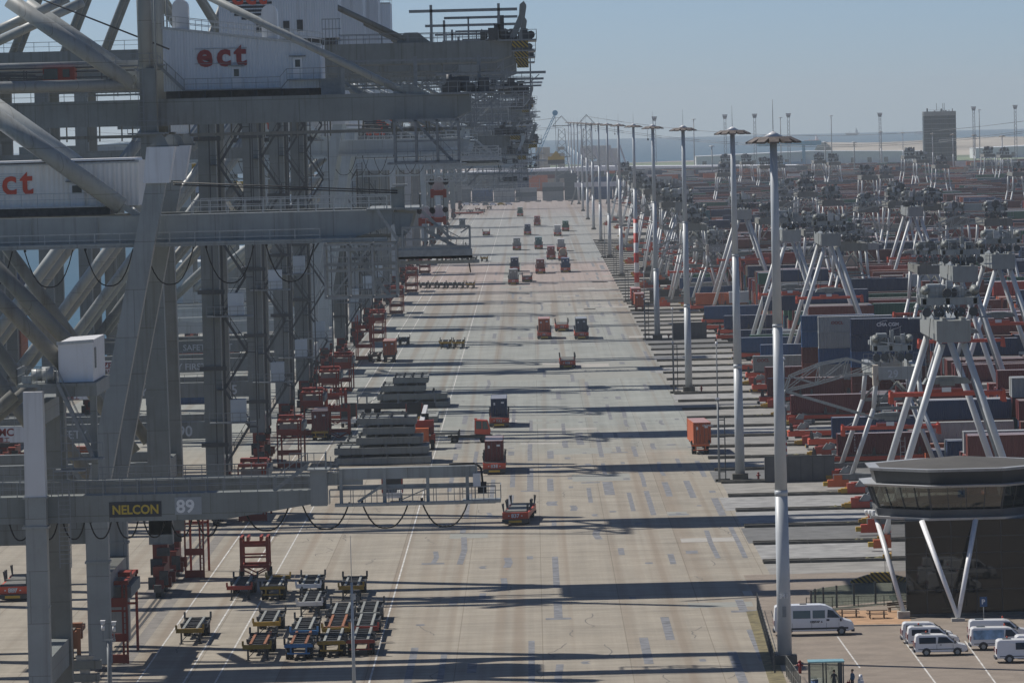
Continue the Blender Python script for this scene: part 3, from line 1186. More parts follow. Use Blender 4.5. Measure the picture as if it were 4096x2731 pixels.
def raking_crane(Y, dz, label, near=True, group=None, lettering=True):
    r = thing("quay_crane", label, "crane", (-39, Y, 0), group=group)
    top = 38.8 + dz
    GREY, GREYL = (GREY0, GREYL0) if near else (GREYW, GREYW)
    bot = 36.2 + dz
    for yy in (0, 13.5):
        mb = MB()
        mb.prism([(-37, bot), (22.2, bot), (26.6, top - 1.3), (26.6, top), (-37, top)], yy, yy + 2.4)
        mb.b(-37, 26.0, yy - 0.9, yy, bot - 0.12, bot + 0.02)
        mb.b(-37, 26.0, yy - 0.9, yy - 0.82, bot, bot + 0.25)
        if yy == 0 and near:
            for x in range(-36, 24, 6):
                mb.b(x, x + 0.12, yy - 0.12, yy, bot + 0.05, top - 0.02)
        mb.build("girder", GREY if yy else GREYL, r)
    # raking landside legs
    for yy in (-3.4, 18.4):
        mb = MB()
        w = 1.0
        mb.loft([[(-1.5, yy, 13), (0.5, yy, 13), (0.5, yy + 1.7, 13), (-1.5, yy + 1.7, 13)],
                 [(-1.35, yy, 15.5), (0.65, yy, 15.5), (0.65, yy + 1.7, 15.5), (-1.35, yy + 1.7, 15.5)],
                 [(4.75, yy, 41.6 + dz), (6.5, yy, 41.6 + dz), (6.5, yy + 1.7, 41.6 + dz), (4.75, yy + 1.7, 41.6 + dz)]])
        mb.b(-1.5, 0.5, yy, yy + 1.7, 4.6 if not near else 0.6, 13)
        mb.b(-1.62, 0.62, yy - 0.1, yy + 1.8, 9.3, 9.5)
        mb.build("leg", GREYL, r)
        mb = MB()
        mb.loft([[(4.5, yy - 0.3, 41.6 + dz), (6.8, yy - 0.3, 41.6 + dz), (6.8, yy + 2.1, 41.6 + dz), (4.5, yy + 2.1, 41.6 + dz)],
                 [(4.9, yy - 0.3, 44.7 + dz), (7.4, yy - 0.3, 44.7 + dz), (7.4, yy + 2.1, 44.7 + dz), (4.9, yy + 2.1, 44.7 + dz)]])
        cp = mb.build("leg_head", WHITE, r)
        mb = MB()
        for q in (0.0, 1.5):
            pts = [(5.2, 44.7 + dz), (6.9, 44.7 + dz), (6.5, 45.5 + dz), (6.2, 45.75 + dz), (5.9, 45.75 + dz), (5.6, 45.5 + dz)]
            mb.prism([(x + q * 0.55, z) for x, z in pts], yy + q, yy + q + 0.2)
        mb.build("lifting_lug", GREY, cp)
        if not near:
            bogie(r, -0.5, yy + 0.8)
    for yy in (-3.2, 18.6):
        mb = MB()
        mb.b(-35.5, -33.5, yy, yy + 1.7, 0, bot)
        mb.build("leg", BEIGE, r)
    mb = MB()
    mb.b(-1.4, 0.4, -1.7, 18.4, 6.0, 8.2)
    mb.b(-35, -1.5, 18.8, 20.0, 11, 13.0)
    mb.b(-35, -1.5, -3.0, -1.8, 11, 13.0)
    mb.build("portal_beam", GREY, r)
    # big pylon stays rising to the waterside
    mb = MB()
    for yy in (1.0, 14.6):
        mb.tube((-12, yy, 49.9 + dz), (2.2, yy, 39.6 + dz), 0.78, 16)
        mb.bar((0.6, yy, 40.6 + dz), (4.4, yy, 38.4 + dz), 0.9, 0.5)
    mb.build("pylon_stay", GREYL, r)
    # lower diagonals
    mb = MB()
    for yy in (0.5, 16):
        mb.tube((-34, yy, 12.5), (-13, yy, 36), 0.62, 14)
        mb.tube((-17, yy, 36), (-1.5, yy, 14.0), 0.62, 14)
    mb.build("brace_tube", BEIGE, r)
    h = house(r, -26, 3.6, 3, 12, top + 0.85, top + 4.6, top + 4.75, HOUSE_LIT, "machine_house", False)
    mb = MB()
    mb.prism([(-26, top + 4.55), (3.4, top + 4.72), (3.3, top + 5.0), (-26, top + 4.85)], 2.9, 12.1)
    mb.build("roof", WHITE, h)
    mb = MB()
    mb.b(-26, 1.0, 2.6, 11.5, top + 0.1, top + 0.85)
    mb.build("house_base", DARK, h)
    steel_door(h, -2.6, 3.0, top + 0.9, 1.3, 2.0)
    if lettering:
        text(h, "lettering", "ect", 3.2, LETO, (-10.6, 2.96, top + 2.1), off=0.07, spc=1.2)
        # speed lines round the letter
        mb = MB()
        for i in range(9):
            mb.b(-9.9 + 0.15 * abs(i - 4), -6.2 - 0.15 * abs(i - 4), 2.955, 2.975, top + 2.2 + i * 0.2, top + 2.26 + i * 0.2)
        mb.build("logo_stripes", LETG, h)
    mb = MB()
    mb.rail((-26, 2.2, top + 0.95), (0.4, 2.2, top + 0.95), 1.1, 1.5)
    mb.b(-26, 0.6, 2.1, 2.9, top + 0.8, top + 0.92)
    mb.rail((8.5, 0.1, top), (26, 0.1, top), 1.15, 1.6, 0.06)
    mb.rail((8.5, 2.3, top), (26, 2.3, top), 1.15, 1.6, 0.06)
    mb.rail((-36, -0.85, bot), (20, -0.85, bot), 1.1, 2.2, 0.05)
    mb.rail((8.5, 13.6, top), (26, 13.6, top), 1.15, 2.0, 0.06)
    mb.build("railing", RAILL, r)
    # end equipment
    mb = MB()
    mb.b(24.2, 29.0, -0.3, 16, top - 0.05, top + 0.1)
    mb.prism([(26.5, top - 0.2), (28.4, top - 0.4), (28.0, top - 1.8), (27.4, top - 2.5), (26.8, top - 2.3)][::-1], 0.2, 0.9)
    mb.prism([(26.5, top - 0.2), (28.4, top - 0.4), (28.0, top - 1.8), (27.4, top - 2.5), (26.8, top - 2.3)][::-1], 13.8, 14.5)
    mb.b(26.4, 27.6, 0.9, 2.1, top + 0.1, top + 1.9)
    mb.rail((24.2, -0.3, top + 0.1), (29.0, -0.3, top + 0.1), 1.15, 0.8)
    mb.rail((29.0, -0.3, top + 0.1), (29.0, 6, top + 0.1), 1.15, 0.8)
    mb.b(26.6, 27.9, -0.2, 2.2, top + 2.0, top + 2.15)
    mb.build("end_platform", GREYL, r)
    mb = MB()
    z0 = bot - 4.2
    z0 = bot - 1.2
    lattice_frame(mb, 27.4, 33.4, -1.4, 1.4, z0 + 0.1, bot + 1.0, 3, 0.15)
    mb.b(27.0, 33.6, -1.5, 1.5, z0 - 0.5, z0 - 0.3)
    mb.b(27.0, 33.6, -1.5, -1.4, z0 - 0.5, z0 + 0.3)
    mb.b(21.0, 33.4, -1.4, -1.2, bot - 0.9, bot - 0.6)
    mb.b(20.5, 34.2, -0.2, 0.2, bot - 2.2, bot - 1.9)
    mb.bar((27.0, -1, bot - 0.1), (25.2, -1, top), 0.25)
    mb.bar((31.8, -1, bot - 0.1), (29.2, -1, top - 0.2), 0.25)
    lattice_frame(mb, 20.4, 26.8, -1.4, 3.0, bot - 4.9, bot - 0.3, 3, 0.2)
    mb.rail((20.4, -1.5, bot - 2.5), (26.8, -1.5, bot - 2.5), 1.1, 0.8)
    mb.bar((21, -1.4, bot - 4.8), (24.5, -1.4, bot - 0.4), 0.16)
    mb.build("maintenance_cage", CAGE if near else RAILL, r)
    mb = MB()
    loops(mb, -18, 20, 7, bot - 0.25, 1.0, 3.2, 0.055)
    mb.tube((33.0, 0, bot - 0.4), (33.4, 0, bot - 3), 0.06, 5)
    mb.build("festoon_cable", BLACK, r)
    if not near:
        for xs, zs in (((22.7, 33.8),) if Y < 1000 else ((19.0, 27.6), (21.4, 27.8))):
            mb = MB()
            mb.b(xs - 1.25, xs + 1.25, 3, 15, zs, zs + 0.9)
            mb.b(xs - 1.4, xs - 0.8, 2.9, 4, zs - 0.4, zs + 1.1)
            mb.b(xs + 0.8, xs + 1.4, 2.9, 4, zs - 0.4, zs + 1.1)
            sp_ = mb.build("spreader", REDF, r)
            mb = MB()
            mb.prism([(xs - 1.1, zs + 0.9), (xs + 1.1, zs + 0.9), (xs + 1.0, zs + 2.4), (xs + 0.3, zs + 3.2), (xs - 0.3, zs + 3.2), (xs - 1.0, zs + 2.4)], 6, 10)
            mb.build("headblock", GREY, sp_)
            for q in (-1.25, 1.25):
                mb = MB()
                mb.tube((xs + q, 6, zs + 2.3), (xs + q, 6.5, zs + 2.3), 0.55, 12)
                mb.build("rope_sheave", BLACK, sp_)
            for q in (-0.9, 0.9):
                mb = MB()
                mb.tube((xs + q, 7, zs + 2.6), (xs + q * 1.3, 7, bot), 0.06, 5)
                mb.build("hoist_rope", DARK, sp_)
    mb = MB()
    mb.tube((7, -1, 41.6 + dz), (27, 0.8, top + 1.6), 0.06, 5)
    mb.tube((7, -1, 41.4 + dz), (27, 0.8, top + 1.4), 0.06, 5)
    mb.build("tie_rope", DARK, r)
    return r


ra_ = raking_crane(YA, 0.3, "grey quay crane with raking legs and long white corrugated house behind crane number 89")

ra_.location.x = -37.7
ra_.scale.x = 0.9655

# ---- crane with the tall white house lettered ect (third)
YB = 552.0
rB = thing("quay_crane", "tall grey quay crane with slant-roofed white house lettered in dark red", "crane", (-39, YB, 0))
for yy in (0, 15.0):
    mb = MB()
    mb.prism([(-37, 46.9), (31.4, 46.9), (33.0, 47.6), (33.0, 49.35), (28.5, 49.35), (24.5, 49.6), (-37, 49.4)], yy, yy + 2.2)
    for x in range(-34, 0, 5):
        mb.b(x, x + 0.15, yy - 0.15, yy, 48.6, 49.3)
        mb.b(x + 1.4, x + 1.55, yy - 0.15, yy, 48.6, 49.3)
    mb.build("girder", GREY, rB)
    mb = MB()
    mb.b(-37, 30, yy + 0.4, yy + 0.75, 45.7, 46.0)
    for i in range(20):
        x = -36 + i * 3.4
        mb.bar((x, yy + 0.57, 45.4), (x, yy + 0.57, 46.9), 0.14)
    mb.build("conductor_rail", BEIGE, rB)
for yy, mt in ((-2.2, GREY), (16.5, BEIGE)):
    mb = MB()
    mb.loft([[(-0.2, yy, 5), (2.2, yy, 5), (2.2, yy + 2, 5), (-0.2, yy + 2, 5)],
             [(0.0, yy, 30), (1.9, yy, 30), (1.9, yy + 2, 30), (0.0, yy + 2, 30)],
             [(0.1, yy, 52.6), (1.7, yy, 52.6), (1.7, yy + 2, 52.6), (0.1, yy + 2, 52.6)]])
    mb.b(-0.4, 2.3, yy - 0.3, yy + 2.2, 45.9, 46.2)
    mb.build("leg", mt, rB)
    mb = MB()
    mb.tube((0.75, yy + 1, 52.6), (0.55, yy + 1, 70), 0.75, 16)
    mb.tube((1.75, yy + 0.4, 47), (1.75, yy + 0.4, 66), 0.1, 6)
    mb.build("mast_tube", GREYL, rB)
    bogie(rB, 0.9, yy + 1)
    mb = MB()
    mb.b(-0.15, 2.1, yy, yy + 2, 6, 8)
    mb.b(-36, -34, yy, yy + 2, 0, 47)
    mb.build("leg", GREYL, rB)
mb = MB()
mb.b(-35, 0, -1.9, -0.5, 10.8, 13.2)
mb.b(-35, 0, 16.8, 18.0, 10.8, 13.2)
mb.b(-0.3, 1.6, 0, 16.5, 10.8, 13.0)
mb.build("portal_beam", GREY, rB)
mb = MB()
for yy in (-1.2, 17.6):
    mb.tube((-1.4, yy, 14.2), (-24, yy, 47), 0.62, 16)
mb.build("brace_tube", BEIGE, rB)
mb = MB()
for yy in (-1.4, 17.4):
    mb.tube((-12.8, yy, 59.8), (-0.6, yy, 51.0), 0.78, 18)
    mb.tube((-16, yy + 1.6, 56), (-7.0, yy + 1.6, 59.9), 0.5, 14)
    mb.tube((-30, yy, 51.1), (-0.6, yy, 51.1), 0.55, 16)
mb.tube((-30, 9, 53.2), (-0.2, 9, 53.2), 0.42, 14)
mb.build("pylon_stay", GREYL, rB)
mb = MB()
mb.tube((-10, -2.5, 60), (3, 0.5, 54.5), 0.09, 6)
mb.build("tie_rope", DARK, rB)
hB = house(rB, 2.1, 18.0, 4.2, 16, 50.3, 56.8, 54.7, HOUSE)
mb = MB()
mb.b(2.3, 17.8, 4.4, 15.8, 49.4, 50.3)
for i in range(6):
    mb.b(3.5 + i * 2.6, 3.8 + i * 2.6, 3.0, 4.4, 49.5, 50.2)
mb.build("house_base", DARK, hB)
for x, h0, h1 in ((3.1, 56.4, 59.6), (12.1, 55.2, 58.8)):
    mb = MB()
    pts = [(x, h0), (x + 1.6, h0)] + [(x + 0.8 + 0.8 * math.cos(t * PI / 8), h1 - 0.8 + 0.8 * math.sin(t * PI / 8)) for t in range(9)]
    mb.prism(pts, 4.6, 7.0)
    mb.build("ventilation_hood", WHITE, hB)
steel_door(hB, 9.0, 4.2, 50.5, 0.95, 2.1)
steel_door(hB, 15.2, 4.2, 51.3, 0.95, 2.1)
text(hB, "lettering", "ect", 3.3, LETR, (5.5, 4.14, 52.8), off=0.11, spc=1.25)
mb = MB()
mb.bar((5.3, 4.12, 54.5), (10.6, 4.12, 54.5), 0.05)
mb.bar((5.3, 4.12, 53.0), (10.6, 4.12, 53.0), 0.05)
mb.build("letter_bracket", RAIL, hB)
mb = MB()
mb.b(4.2, 14.0, 3.0, 4.15, 50.3, 50.42)
mb.b(14.6, 20.0, 3.0, 4.15, 51.1, 51.22)
mb.bar((14.0, 3.0, 50.36), (14.7, 3.0, 51.16), 0.1)
mb.rail((4.2, 3.0, 50.4), (13.9, 3.0, 50.4), 1.1, 1.25)
mb.rail((14.6, 3.0, 51.2), (20.0, 3.0, 51.2), 1.1, 1.25)
mb.bar((13.9, 3, 51.5), (14.6, 3, 52.3), 0.06)
mb.stair((4.2, 3.0, 50.4), (1.6, 3.0, 53.0), 0.8, 'y')
mb.b(-2.2, 2.3, 2.0, 4.0, 52.9, 53.05)
mb.rail((-2.2, -2.4, 53.0), (2.3, -2.4, 53.0), 1.1, 1.0)
mb.rail((-1.2, -2.6, 46.2), (2.9, -2.6, 46.2), 1.2, 1.0)
mb.b(-1.2, 2.9, -2.7, -2.2, 46.05, 46.2)
mb.ladder(0.2, -2.35, 47, 53)
mb.b(18.0, 20.2, 3.2, 9, 49.5, 51.1)
mb.stair((22.4, 3.2, 49.4), (19.8, 3.2, 51.2), 0.8, 'y')
for i in range(6):
    mb.b(18.2 + i * 0.35, 18.26 + i * 0.35, 4.3, 4.36, 54.0, 57.2)
for z in (55.0, 56.2, 57.2):
    mb.b(18.2, 20.1, 4.28, 4.34, z - 0.04, z + 0.04)
mb.rail((-36, 0.1, 49.4), (-1, 0.1, 49.4), 1.1, 1.7)
mb.rail((24.5, 0.1, 49.5), (33, 0.1, 49.4), 1.1, 1.0)
mb.rail((22, 2.1, 49.5), (33, 2.1, 49.4), 1.1, 1.4)
mb.build("access_platform", RAIL, rB)
mb = MB()
for yy in (1.0, 15.5):
    mb.tube((6.0, yy, 60.2), (26.6, yy, 49.0 + 0.5), 0.36, 14)
    mb.prism([(25.0, 49.3), (29.2, 49.3), (27.2, 50.4), (26.2, 50.4)], yy - 0.3, yy + 0.3)
mb.build("backstay", GREYL, rB)
mb = MB()
for x, zt in ((20.3, 53.0), (27.6, 53.2), (34.0, 53.2)):
    mb.b(x - 0.18, x + 0.18, 1.2, 1.56, 49.4, zt)
mb.b(20.2, 36.0, 1.3, 1.46, 52.75, 52.95)
mb.b(30.0, 36.4, -0.6, 2.0, 49.3, 49.5)
mb.rail((30.0, -0.6, 49.5), (36.4, -0.6, 49.5), 1.1, 0.9)
mb.rail((36.4, -0.6, 49.5), (36.4, 9, 49.5), 1.1, 1.4)
mb.b(33.0, 36.0, 0, 16, 46.2, 46.35)
mb.bar((33, 0.2, 46.3), (33, 0.2, 49), 0.12)
mb.bar((35.2, 0.2, 46.3), (35.2, 0.2, 49.2), 0.12)
mb.bar((33, 0.2, 48.2), (35.4, 0.2, 49.4), 0.14)
mb.build("end_platform", RAIL, rB)
mb = MB()
clutter(mb, random.Random(4), 30.5, 35.5, 0.2, 2.6, 49.5, 1.6, 16)
mb.tube((31.0, 0.4, 50.0), (31.0, 0.4, 51.3), 0.3, 10)
mb.b(31.8, 33.0, 0.6, 2.0, 49.6, 51.1)
mb.build("hoist_machinery", GREYD, rB)
mb = MB()
mb.b(32.0, 34.0, 0.4, 2.2, 51.5, 52.2)
mb.build("equipment_box", GREYL, rB)
mb = MB()
lattice_frame(mb, 25.4, 31.8, -0.8, 3.0, 42.6, 46.8, 3, 0.24)
mb.b(24.6, 31.9, -1.0, 3.0, 42.4, 42.6)
mb.build("maintenance_cage", RAIL, rB)
mb = MB()
mb.b(-10.2, -7.0, 5.5, 8.5, 51.7, 53.0)
tr = mb.build("operator_cabin", REDF, rB)
mb = MB()
mb.b(-10.1, -8.7, 5.4, 5.49, 51.8, 52.9)
mb.b(-8.2, -7.5, 5.4, 5.49, 52.0, 52.8)
mb.build("window", GLASSD, tr)
rr = random.Random(9)
mb = MB()
for zz in (51.9, 52.5, 52.9):
    mb.b(-30, -1, 7, 7.15, zz, zz + 0.14)
clutter(mb, rr, -28, -1, 5.5, 8, 51.6, 1.2, 40)
mb.build("trolley_frame", GREYD, rB)


# ---- the row of container cranes with stair towers
def row_crane(Y, num, label, zt=54.8, hi=True, seed=0, near=True, group=None, house_w=14.0, sign=True, xe=36.0):
    rnd = random.Random(seed)
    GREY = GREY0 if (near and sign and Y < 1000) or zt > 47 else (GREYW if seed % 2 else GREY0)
    r = thing("quay_crane", label, "crane", (-38, Y, 0), group=group)
    gb, gt_ = zt - 1.3, zt + 1.2
    gap = 8.5
    for yy in (3.5, 3.5 + gap):
        mb = MB()
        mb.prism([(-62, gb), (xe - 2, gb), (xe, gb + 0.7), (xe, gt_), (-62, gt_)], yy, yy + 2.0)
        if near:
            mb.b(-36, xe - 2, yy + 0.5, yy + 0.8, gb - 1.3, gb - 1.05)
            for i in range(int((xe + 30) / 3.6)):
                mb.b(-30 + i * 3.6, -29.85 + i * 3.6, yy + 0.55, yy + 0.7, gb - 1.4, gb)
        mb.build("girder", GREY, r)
    dY = 17.0
    for yy in (0, dY):
        mb = MB()
        mb.b(-1.15, 0.95, yy, yy + 2.0, 5, gb + 0.6)
        mb.build("leg", GREY if yy == 0 else BEIGE, r)
        mb = MB()
        mb.b(-36.1, -34.0, yy, yy + 2.0, 5, gb + 0.6)
        mb.build("leg", GREY if yy == 0 else BEIGE, r)
        bogie(r, 0, yy + 1)
        if near:
            bogie(r, -35, yy + 1)
    mb = MB()
    for yy in (0.2, dY + 0.2):
        mb.b(-34.0, -1.15, yy, yy + 1.6, 10.0, 12.0)
    mb.b(-1.0, 0.8, 2.0, dY, 5.2, 7.2)
    mb.b(-35.9, -34.2, 2.0, dY, 5.2, 7.2)
    mb.b(-34.0, -1.15, 0.4, 1.4, zt - 12.5, zt - 11.3) if rnd.random() < 0.4 else None
    pb = mb.build("portal_beam", GREY, r)
    mb = MB()
    for yy in (0.9, dY + 0.9):
        mb.tube((-33.6, yy, 12.8), (-1.6, yy, gb), 0.72, 14)
    mb.build("brace_tube", GREYL, r)
    mb = MB()
    for yy in (4.5, 4.5 + gap):
        mb.tube((xe - 12.5, yy, gt_ + 0.4), (-18, yy, gt_ + 0.4 + (xe + 5.5) * 0.5), 0.34, 12)
        mb.prism([(xe - 13.6, gt_), (xe - 9.5, gt_), (xe - 11, gt_ + 1.2), (xe - 12.6, gt_ + 1.2)], yy - 0.25, yy + 0.25)
    mb.build("backstay", GREY, r)
    mb = MB()
    for yy in (4.5, 4.5 + gap):
        mb.tube((-2, yy, gt_), (-20, yy, gt_ + 31), 0.5, 12)
        mb.tube((-33, yy, gt_), (-20, yy, gt_ + 31), 0.5, 12)
    mb.tube((-20, 4.5, gt_ + 31), (-20, 4.5 + gap, gt_ + 31), 0.4, 10)
    mb.bar((-8, 4.5, gt_ + 12), (-8, 4.5 + gap, gt_ + 12), 0.5)
    mb.build("pylon", GREY, r)
    hx0 = 1.6 if near and sign and Y < 1000 else -30.0
    h = house(r, hx0, hx0 + house_w, 2.5, 15.5, gt_ + 0.8, gt_ + 10.2, gt_ + 10.2, HOUSE)
    mb = MB()
    mb.b(hx0 + 0.4, hx0 - 0.4 + house_w, 3, 15, gt_ + 0.02, gt_ + 0.8)
    mb.build("house_base", DARK, h)
    if near:
        mb = MB()
        for i in range(4):
            mb.b(6.0 + i * 1.6, 6.7 + i * 1.6, 2.42, 2.495, gt_ + 1.6, gt_ + (2.9 if i < 3 else 3.0))
        mb.build("louvre", DARK, h)
        mb = MB()
        cx, cz = 5.2, gt_ + 6.0
        for i in range(13):
            z = cz - 2.7 + i * 0.45
            w = math.sqrt(max(0, 2.85 ** 2 - (z - cz) ** 2))
            mb.b(cx - w, cx + w, 2.44, 2.49, z - 0.14, z + 0.14)
        em = mb.build("logo_stripes", LETK, h)
        text(em, "lettering", "ect", 3.0, LETO, (cx, 2.40, cz - 1.0), off=0.08, align='CENTER', spc=1.12)
    mb = MB()
    mb.rail((1, 3.4, gt_), (xe, 3.4, gt_), 1.1, 1.5)
    mb.rail((1, 5.4, gt_), (xe, 5.4, gt_), 1.1, 2.2)
    mb.rail((-40, 3.6, gt_), (1, 3.6, gt_), 1.1, 1.8)
    mb.rail((1, 3.5 + gap, gt_), (xe, 3.5 + gap, gt_), 1.1, 2.0)
    mb.build("railing", RAIL, r)
    if near:
        mb = MB()
        zigzag(mb, 0.6, 4.8, -0.2, 7.0, gb - 2, 4.4)
        mb.b(1.15, 1.45, 0.2, 0.5, 5, gb)
        for zz_ in range(9, int(gb) - 2, 9):
            mb.b(-1.6, 1.6, -0.35, -0.1, zz_, zz_ + 0.5)
        mb.build("stair_tower", GREYD, r)
        for zz in (12.0, 24.5 if rnd.random() < 0.5 else 12.01):
            if zz == 12.01:
                continue
            mb = MB()
            mb.b(2.0, 3.8, -1.6, 0.2, zz, zz + 2.6)
            mb.build("electrical_cabinet", TARP, r)
            mb = MB()
            mb.b(-0.5, 5.0, -1.9, 0.6, zz - 0.2, zz - 0.05)
            mb.rail((-0.5, -1.9, zz - 0.05), (5.0, -1.9, zz - 0.05), 1.1, 1.0)
            mb.build("cabinet_platform", RAIL, r)
    # landside end: service crane, hooks, platforms
    mb = MB()
    e = xe
    mb.b(e - 1.5, e + 3.0, 2.5, 16, gt_ - 0.1, gt_ + 0.1)
    mb.rail((e - 1.5, 2.5, gt_ + 0.1), (e + 3.0, 2.5, gt_ + 0.1), 1.1, 0.9)
    mb.rail((e + 3.0, 2.5, gt_ + 0.1), (e + 3.0, 16, gt_ + 0.1), 1.1, 1.5)
    mb.b(e - 4, e + 2.4, 3.0, 5, gb - 3.1, gb - 2.9)
    mb.rail((e - 4, 3.0, gb - 2.9), (e + 2.4, 3.0, gb - 2.9), 1.1, 0.9)
    for x in (e - 3.8, e - 1.0, e + 2.2):
        mb.bar((x, 3.2, gb - 3.0), (x, 3.2, gb + 0.4), 0.14)
    mb.bar((e - 3.8, 3.2, gb - 3.0), (e - 1, 3.2, gb), 0.12)
    for x in (e - 9.4, e - 1.4):
        mb.b(x - 0.16, x + 0.16, 4.2, 4.5, gt_, gt_ + 4.4)
    mb.b(e - 12.0, e + 0.8, 4.2, 4.5, gt_ + 3.5, gt_ + 3.85)
    mb.b(e - 8.0, e + 0.8, 12.2, 12.5, gt_ + 2.8, gt_ + 3.1)
    mb.b(e - 5.2, e - 5.0, 12.2, 12.5, gt_, gt_ + 3.0)
    mb.build("end_platform", RAIL, r)
    mb = MB()
    clutter(mb, rnd, e - 3.5, e + 2.4, 3.0, 6.5, gt_ + 0.1, 1.5, 22)
    clutter(mb, rnd, e - 4, e + 2.0, 3.0, 6.0, gb - 2.9, 1.2, 8)
    mb.c(e - 1.4, 5, gt_ + 1.1, 1.2, 1.6, 1.7)
    mb.c(e - 1.2, 5.2, gt_ + 2.5, 0.8, 0.8, 1.0)
    mb.build("hoist_machinery", GREYD, r)
    mb = MB()
    zz = gb - 0.2
    for lv in range(3):
        zz -= 2.1 + 0.5 * rnd.random()
        xa = e - rnd.uniform(6, 13)
        xb = e + rnd.uniform(-2.5, 3.2)
        yq = rnd.uniform(2.2, 3.4)
        mb.b(xa, xb, yq, yq + 1.2, zz - 0.12, zz)
        mb.rail((xa, yq, zz), (xb, yq, zz), 1.1, 1.0, 0.07)
        for k in range(4):
            x = xa + (xb - xa) * k / 3
            mb.bar((x, yq, zz - 0.1), (x, yq, zz + 2.3), 0.12)
        mb.bar((xa, yq, zz), (xa + 2.2, yq, zz + 2.2), 0.1)
        if rnd.random() < 0.6:
            mb.stair((xa + 2.5, yq + 0.3, zz), (xa + 4.8, yq + 0.3, zz + 2.3), 0.7, 'y', treads=False)
        if rnd.random() < 0.5:
            mb.bar((xb, yq, zz), (xb + rnd.uniform(0.5, 2.5), yq, zz + rnd.uniform(0.8, 2)), 0.1)
    mb.b(e - 9, e + 4, 3.0, 3.3, gb - 1.5, gb - 1.2)
    mb.build("service_gangway", RAIL if rnd.random() < 0.6 else RAILL, r)
    mb = MB()
    for yy in (3.6, 12.8):
        pts = [(e - 0.2, gt_ + 0.3), (e + 0.5, gt_ + 0.3), (e + 1.7, gt_ + 2.9), (e + 1.9, gt_ + 4.1), (e + 1.6, gt_ + 4.6),
               (e + 1.1, gt_ + 4.2), (e + 1.0, gt_ + 3.0)]
        mb.prism(pts, yy, yy + 0.5)
    mb.build("boom_hook", GREY, r)
    mb = MB()
    mb.b(e + 0.1, e + 2.0, 2.6, 2.75, gt_ - 0.9, gt_ - 0.1)
    mb.build("hazard_plate", HAZ, r)
    if sign:
        t1 = text(pb, "lettering", "SAFETY FIRST", 1.35, LETG, (-19.5, 0.17, 10.4), off=0.02)
        if num:
            text(pb, "number", num, 1.75, LETG, (-4.4, 0.16, 10.35), off=0.03)
        mb = MB()
        mb.b(-27.2, -22.0, 0.13, 0.19, 10.1, 11.95)
        mk = mb.build("maker_board", WHITE, pb)
        text(mk, "lettering", "ZPMC", 1.25, LETR, (-27.0, 0.11, 10.9), off=0.03)
        text(mk, "lettering", "振华重工", 0.7, LETR, (-27.0, 0.11, 10.15), off=0.01)
    mb = MB()
    mb.rail((-34, 0.3, 12.0), (-1.2, 0.3, 12.0), 1.1, 1.7)
    mb.build("railing", RAIL, r)
    # driver's cabin under the girders
    if Y < 1000:
        return r
    cx = -30 + rnd.uniform(-3, 18)
    mb = MB()
    mb.b(cx, cx + 2.4, 6.8, 9.8, gb - 4.2, gb - 1.6)
    cb = mb.build("operator_cabin", ORANGE if rnd.random() < 0.6 else YELLOW, r)
    mb = MB()
    mb.b(cx + 0.2, cx + 2.2, 6.72, 6.79, gb - 3.8, gb - 2.2)
    mb.build("window", GLASSD, cb)
    return r


NEARLAB = ["with round striped logo on its house, numbered 90",
           "with stair tower and number 95 beside its landside leg",
           "third of the stair-tower cranes, next after number 95",
           "fourth and last of the stair-tower cranes"]
for i, (Y, num) in enumerate(((647, "90"), (747, "95"), (824, ""), (896, ""))):
    row_crane(Y, num, "grey container crane " + NEARLAB[i], 54.8, True, 30 + i, True, "container cranes along the quay")
raking_crane(958, 5.0, "raking-leg quay crane standing just beyond the stair-tower cranes", False)
raking_crane(1030, 4.2, "second raking-leg quay crane beyond the stair-tower cranes", False, lettering=False)
far = [(1072, 42.5, 34), (1160, 38, 35), (1245, 40, 37.5), (1330, 48, 36), (1420, 44, 35), (1500, 40, 38), (1590, 50, 37),
       (1690, 37.5, 36), (1800, 52, 37.5), (1930, 44, 36), (2070, 51, 37), (2230, 40, 37), (2420, 53, 37), (2640, 48, 37), (2900, 52, 37)]
for i, (Y, zt, xe) in enumerate(far):
    row_crane(Y, "53" if i == 7 else "", "hazy far quay crane, %s beyond the raking-leg pair" % ORD[i], zt, False, 60 + i,
              Y < 1300, "far quay cranes", 12.0, Y < 1100 or i == 7, xe)
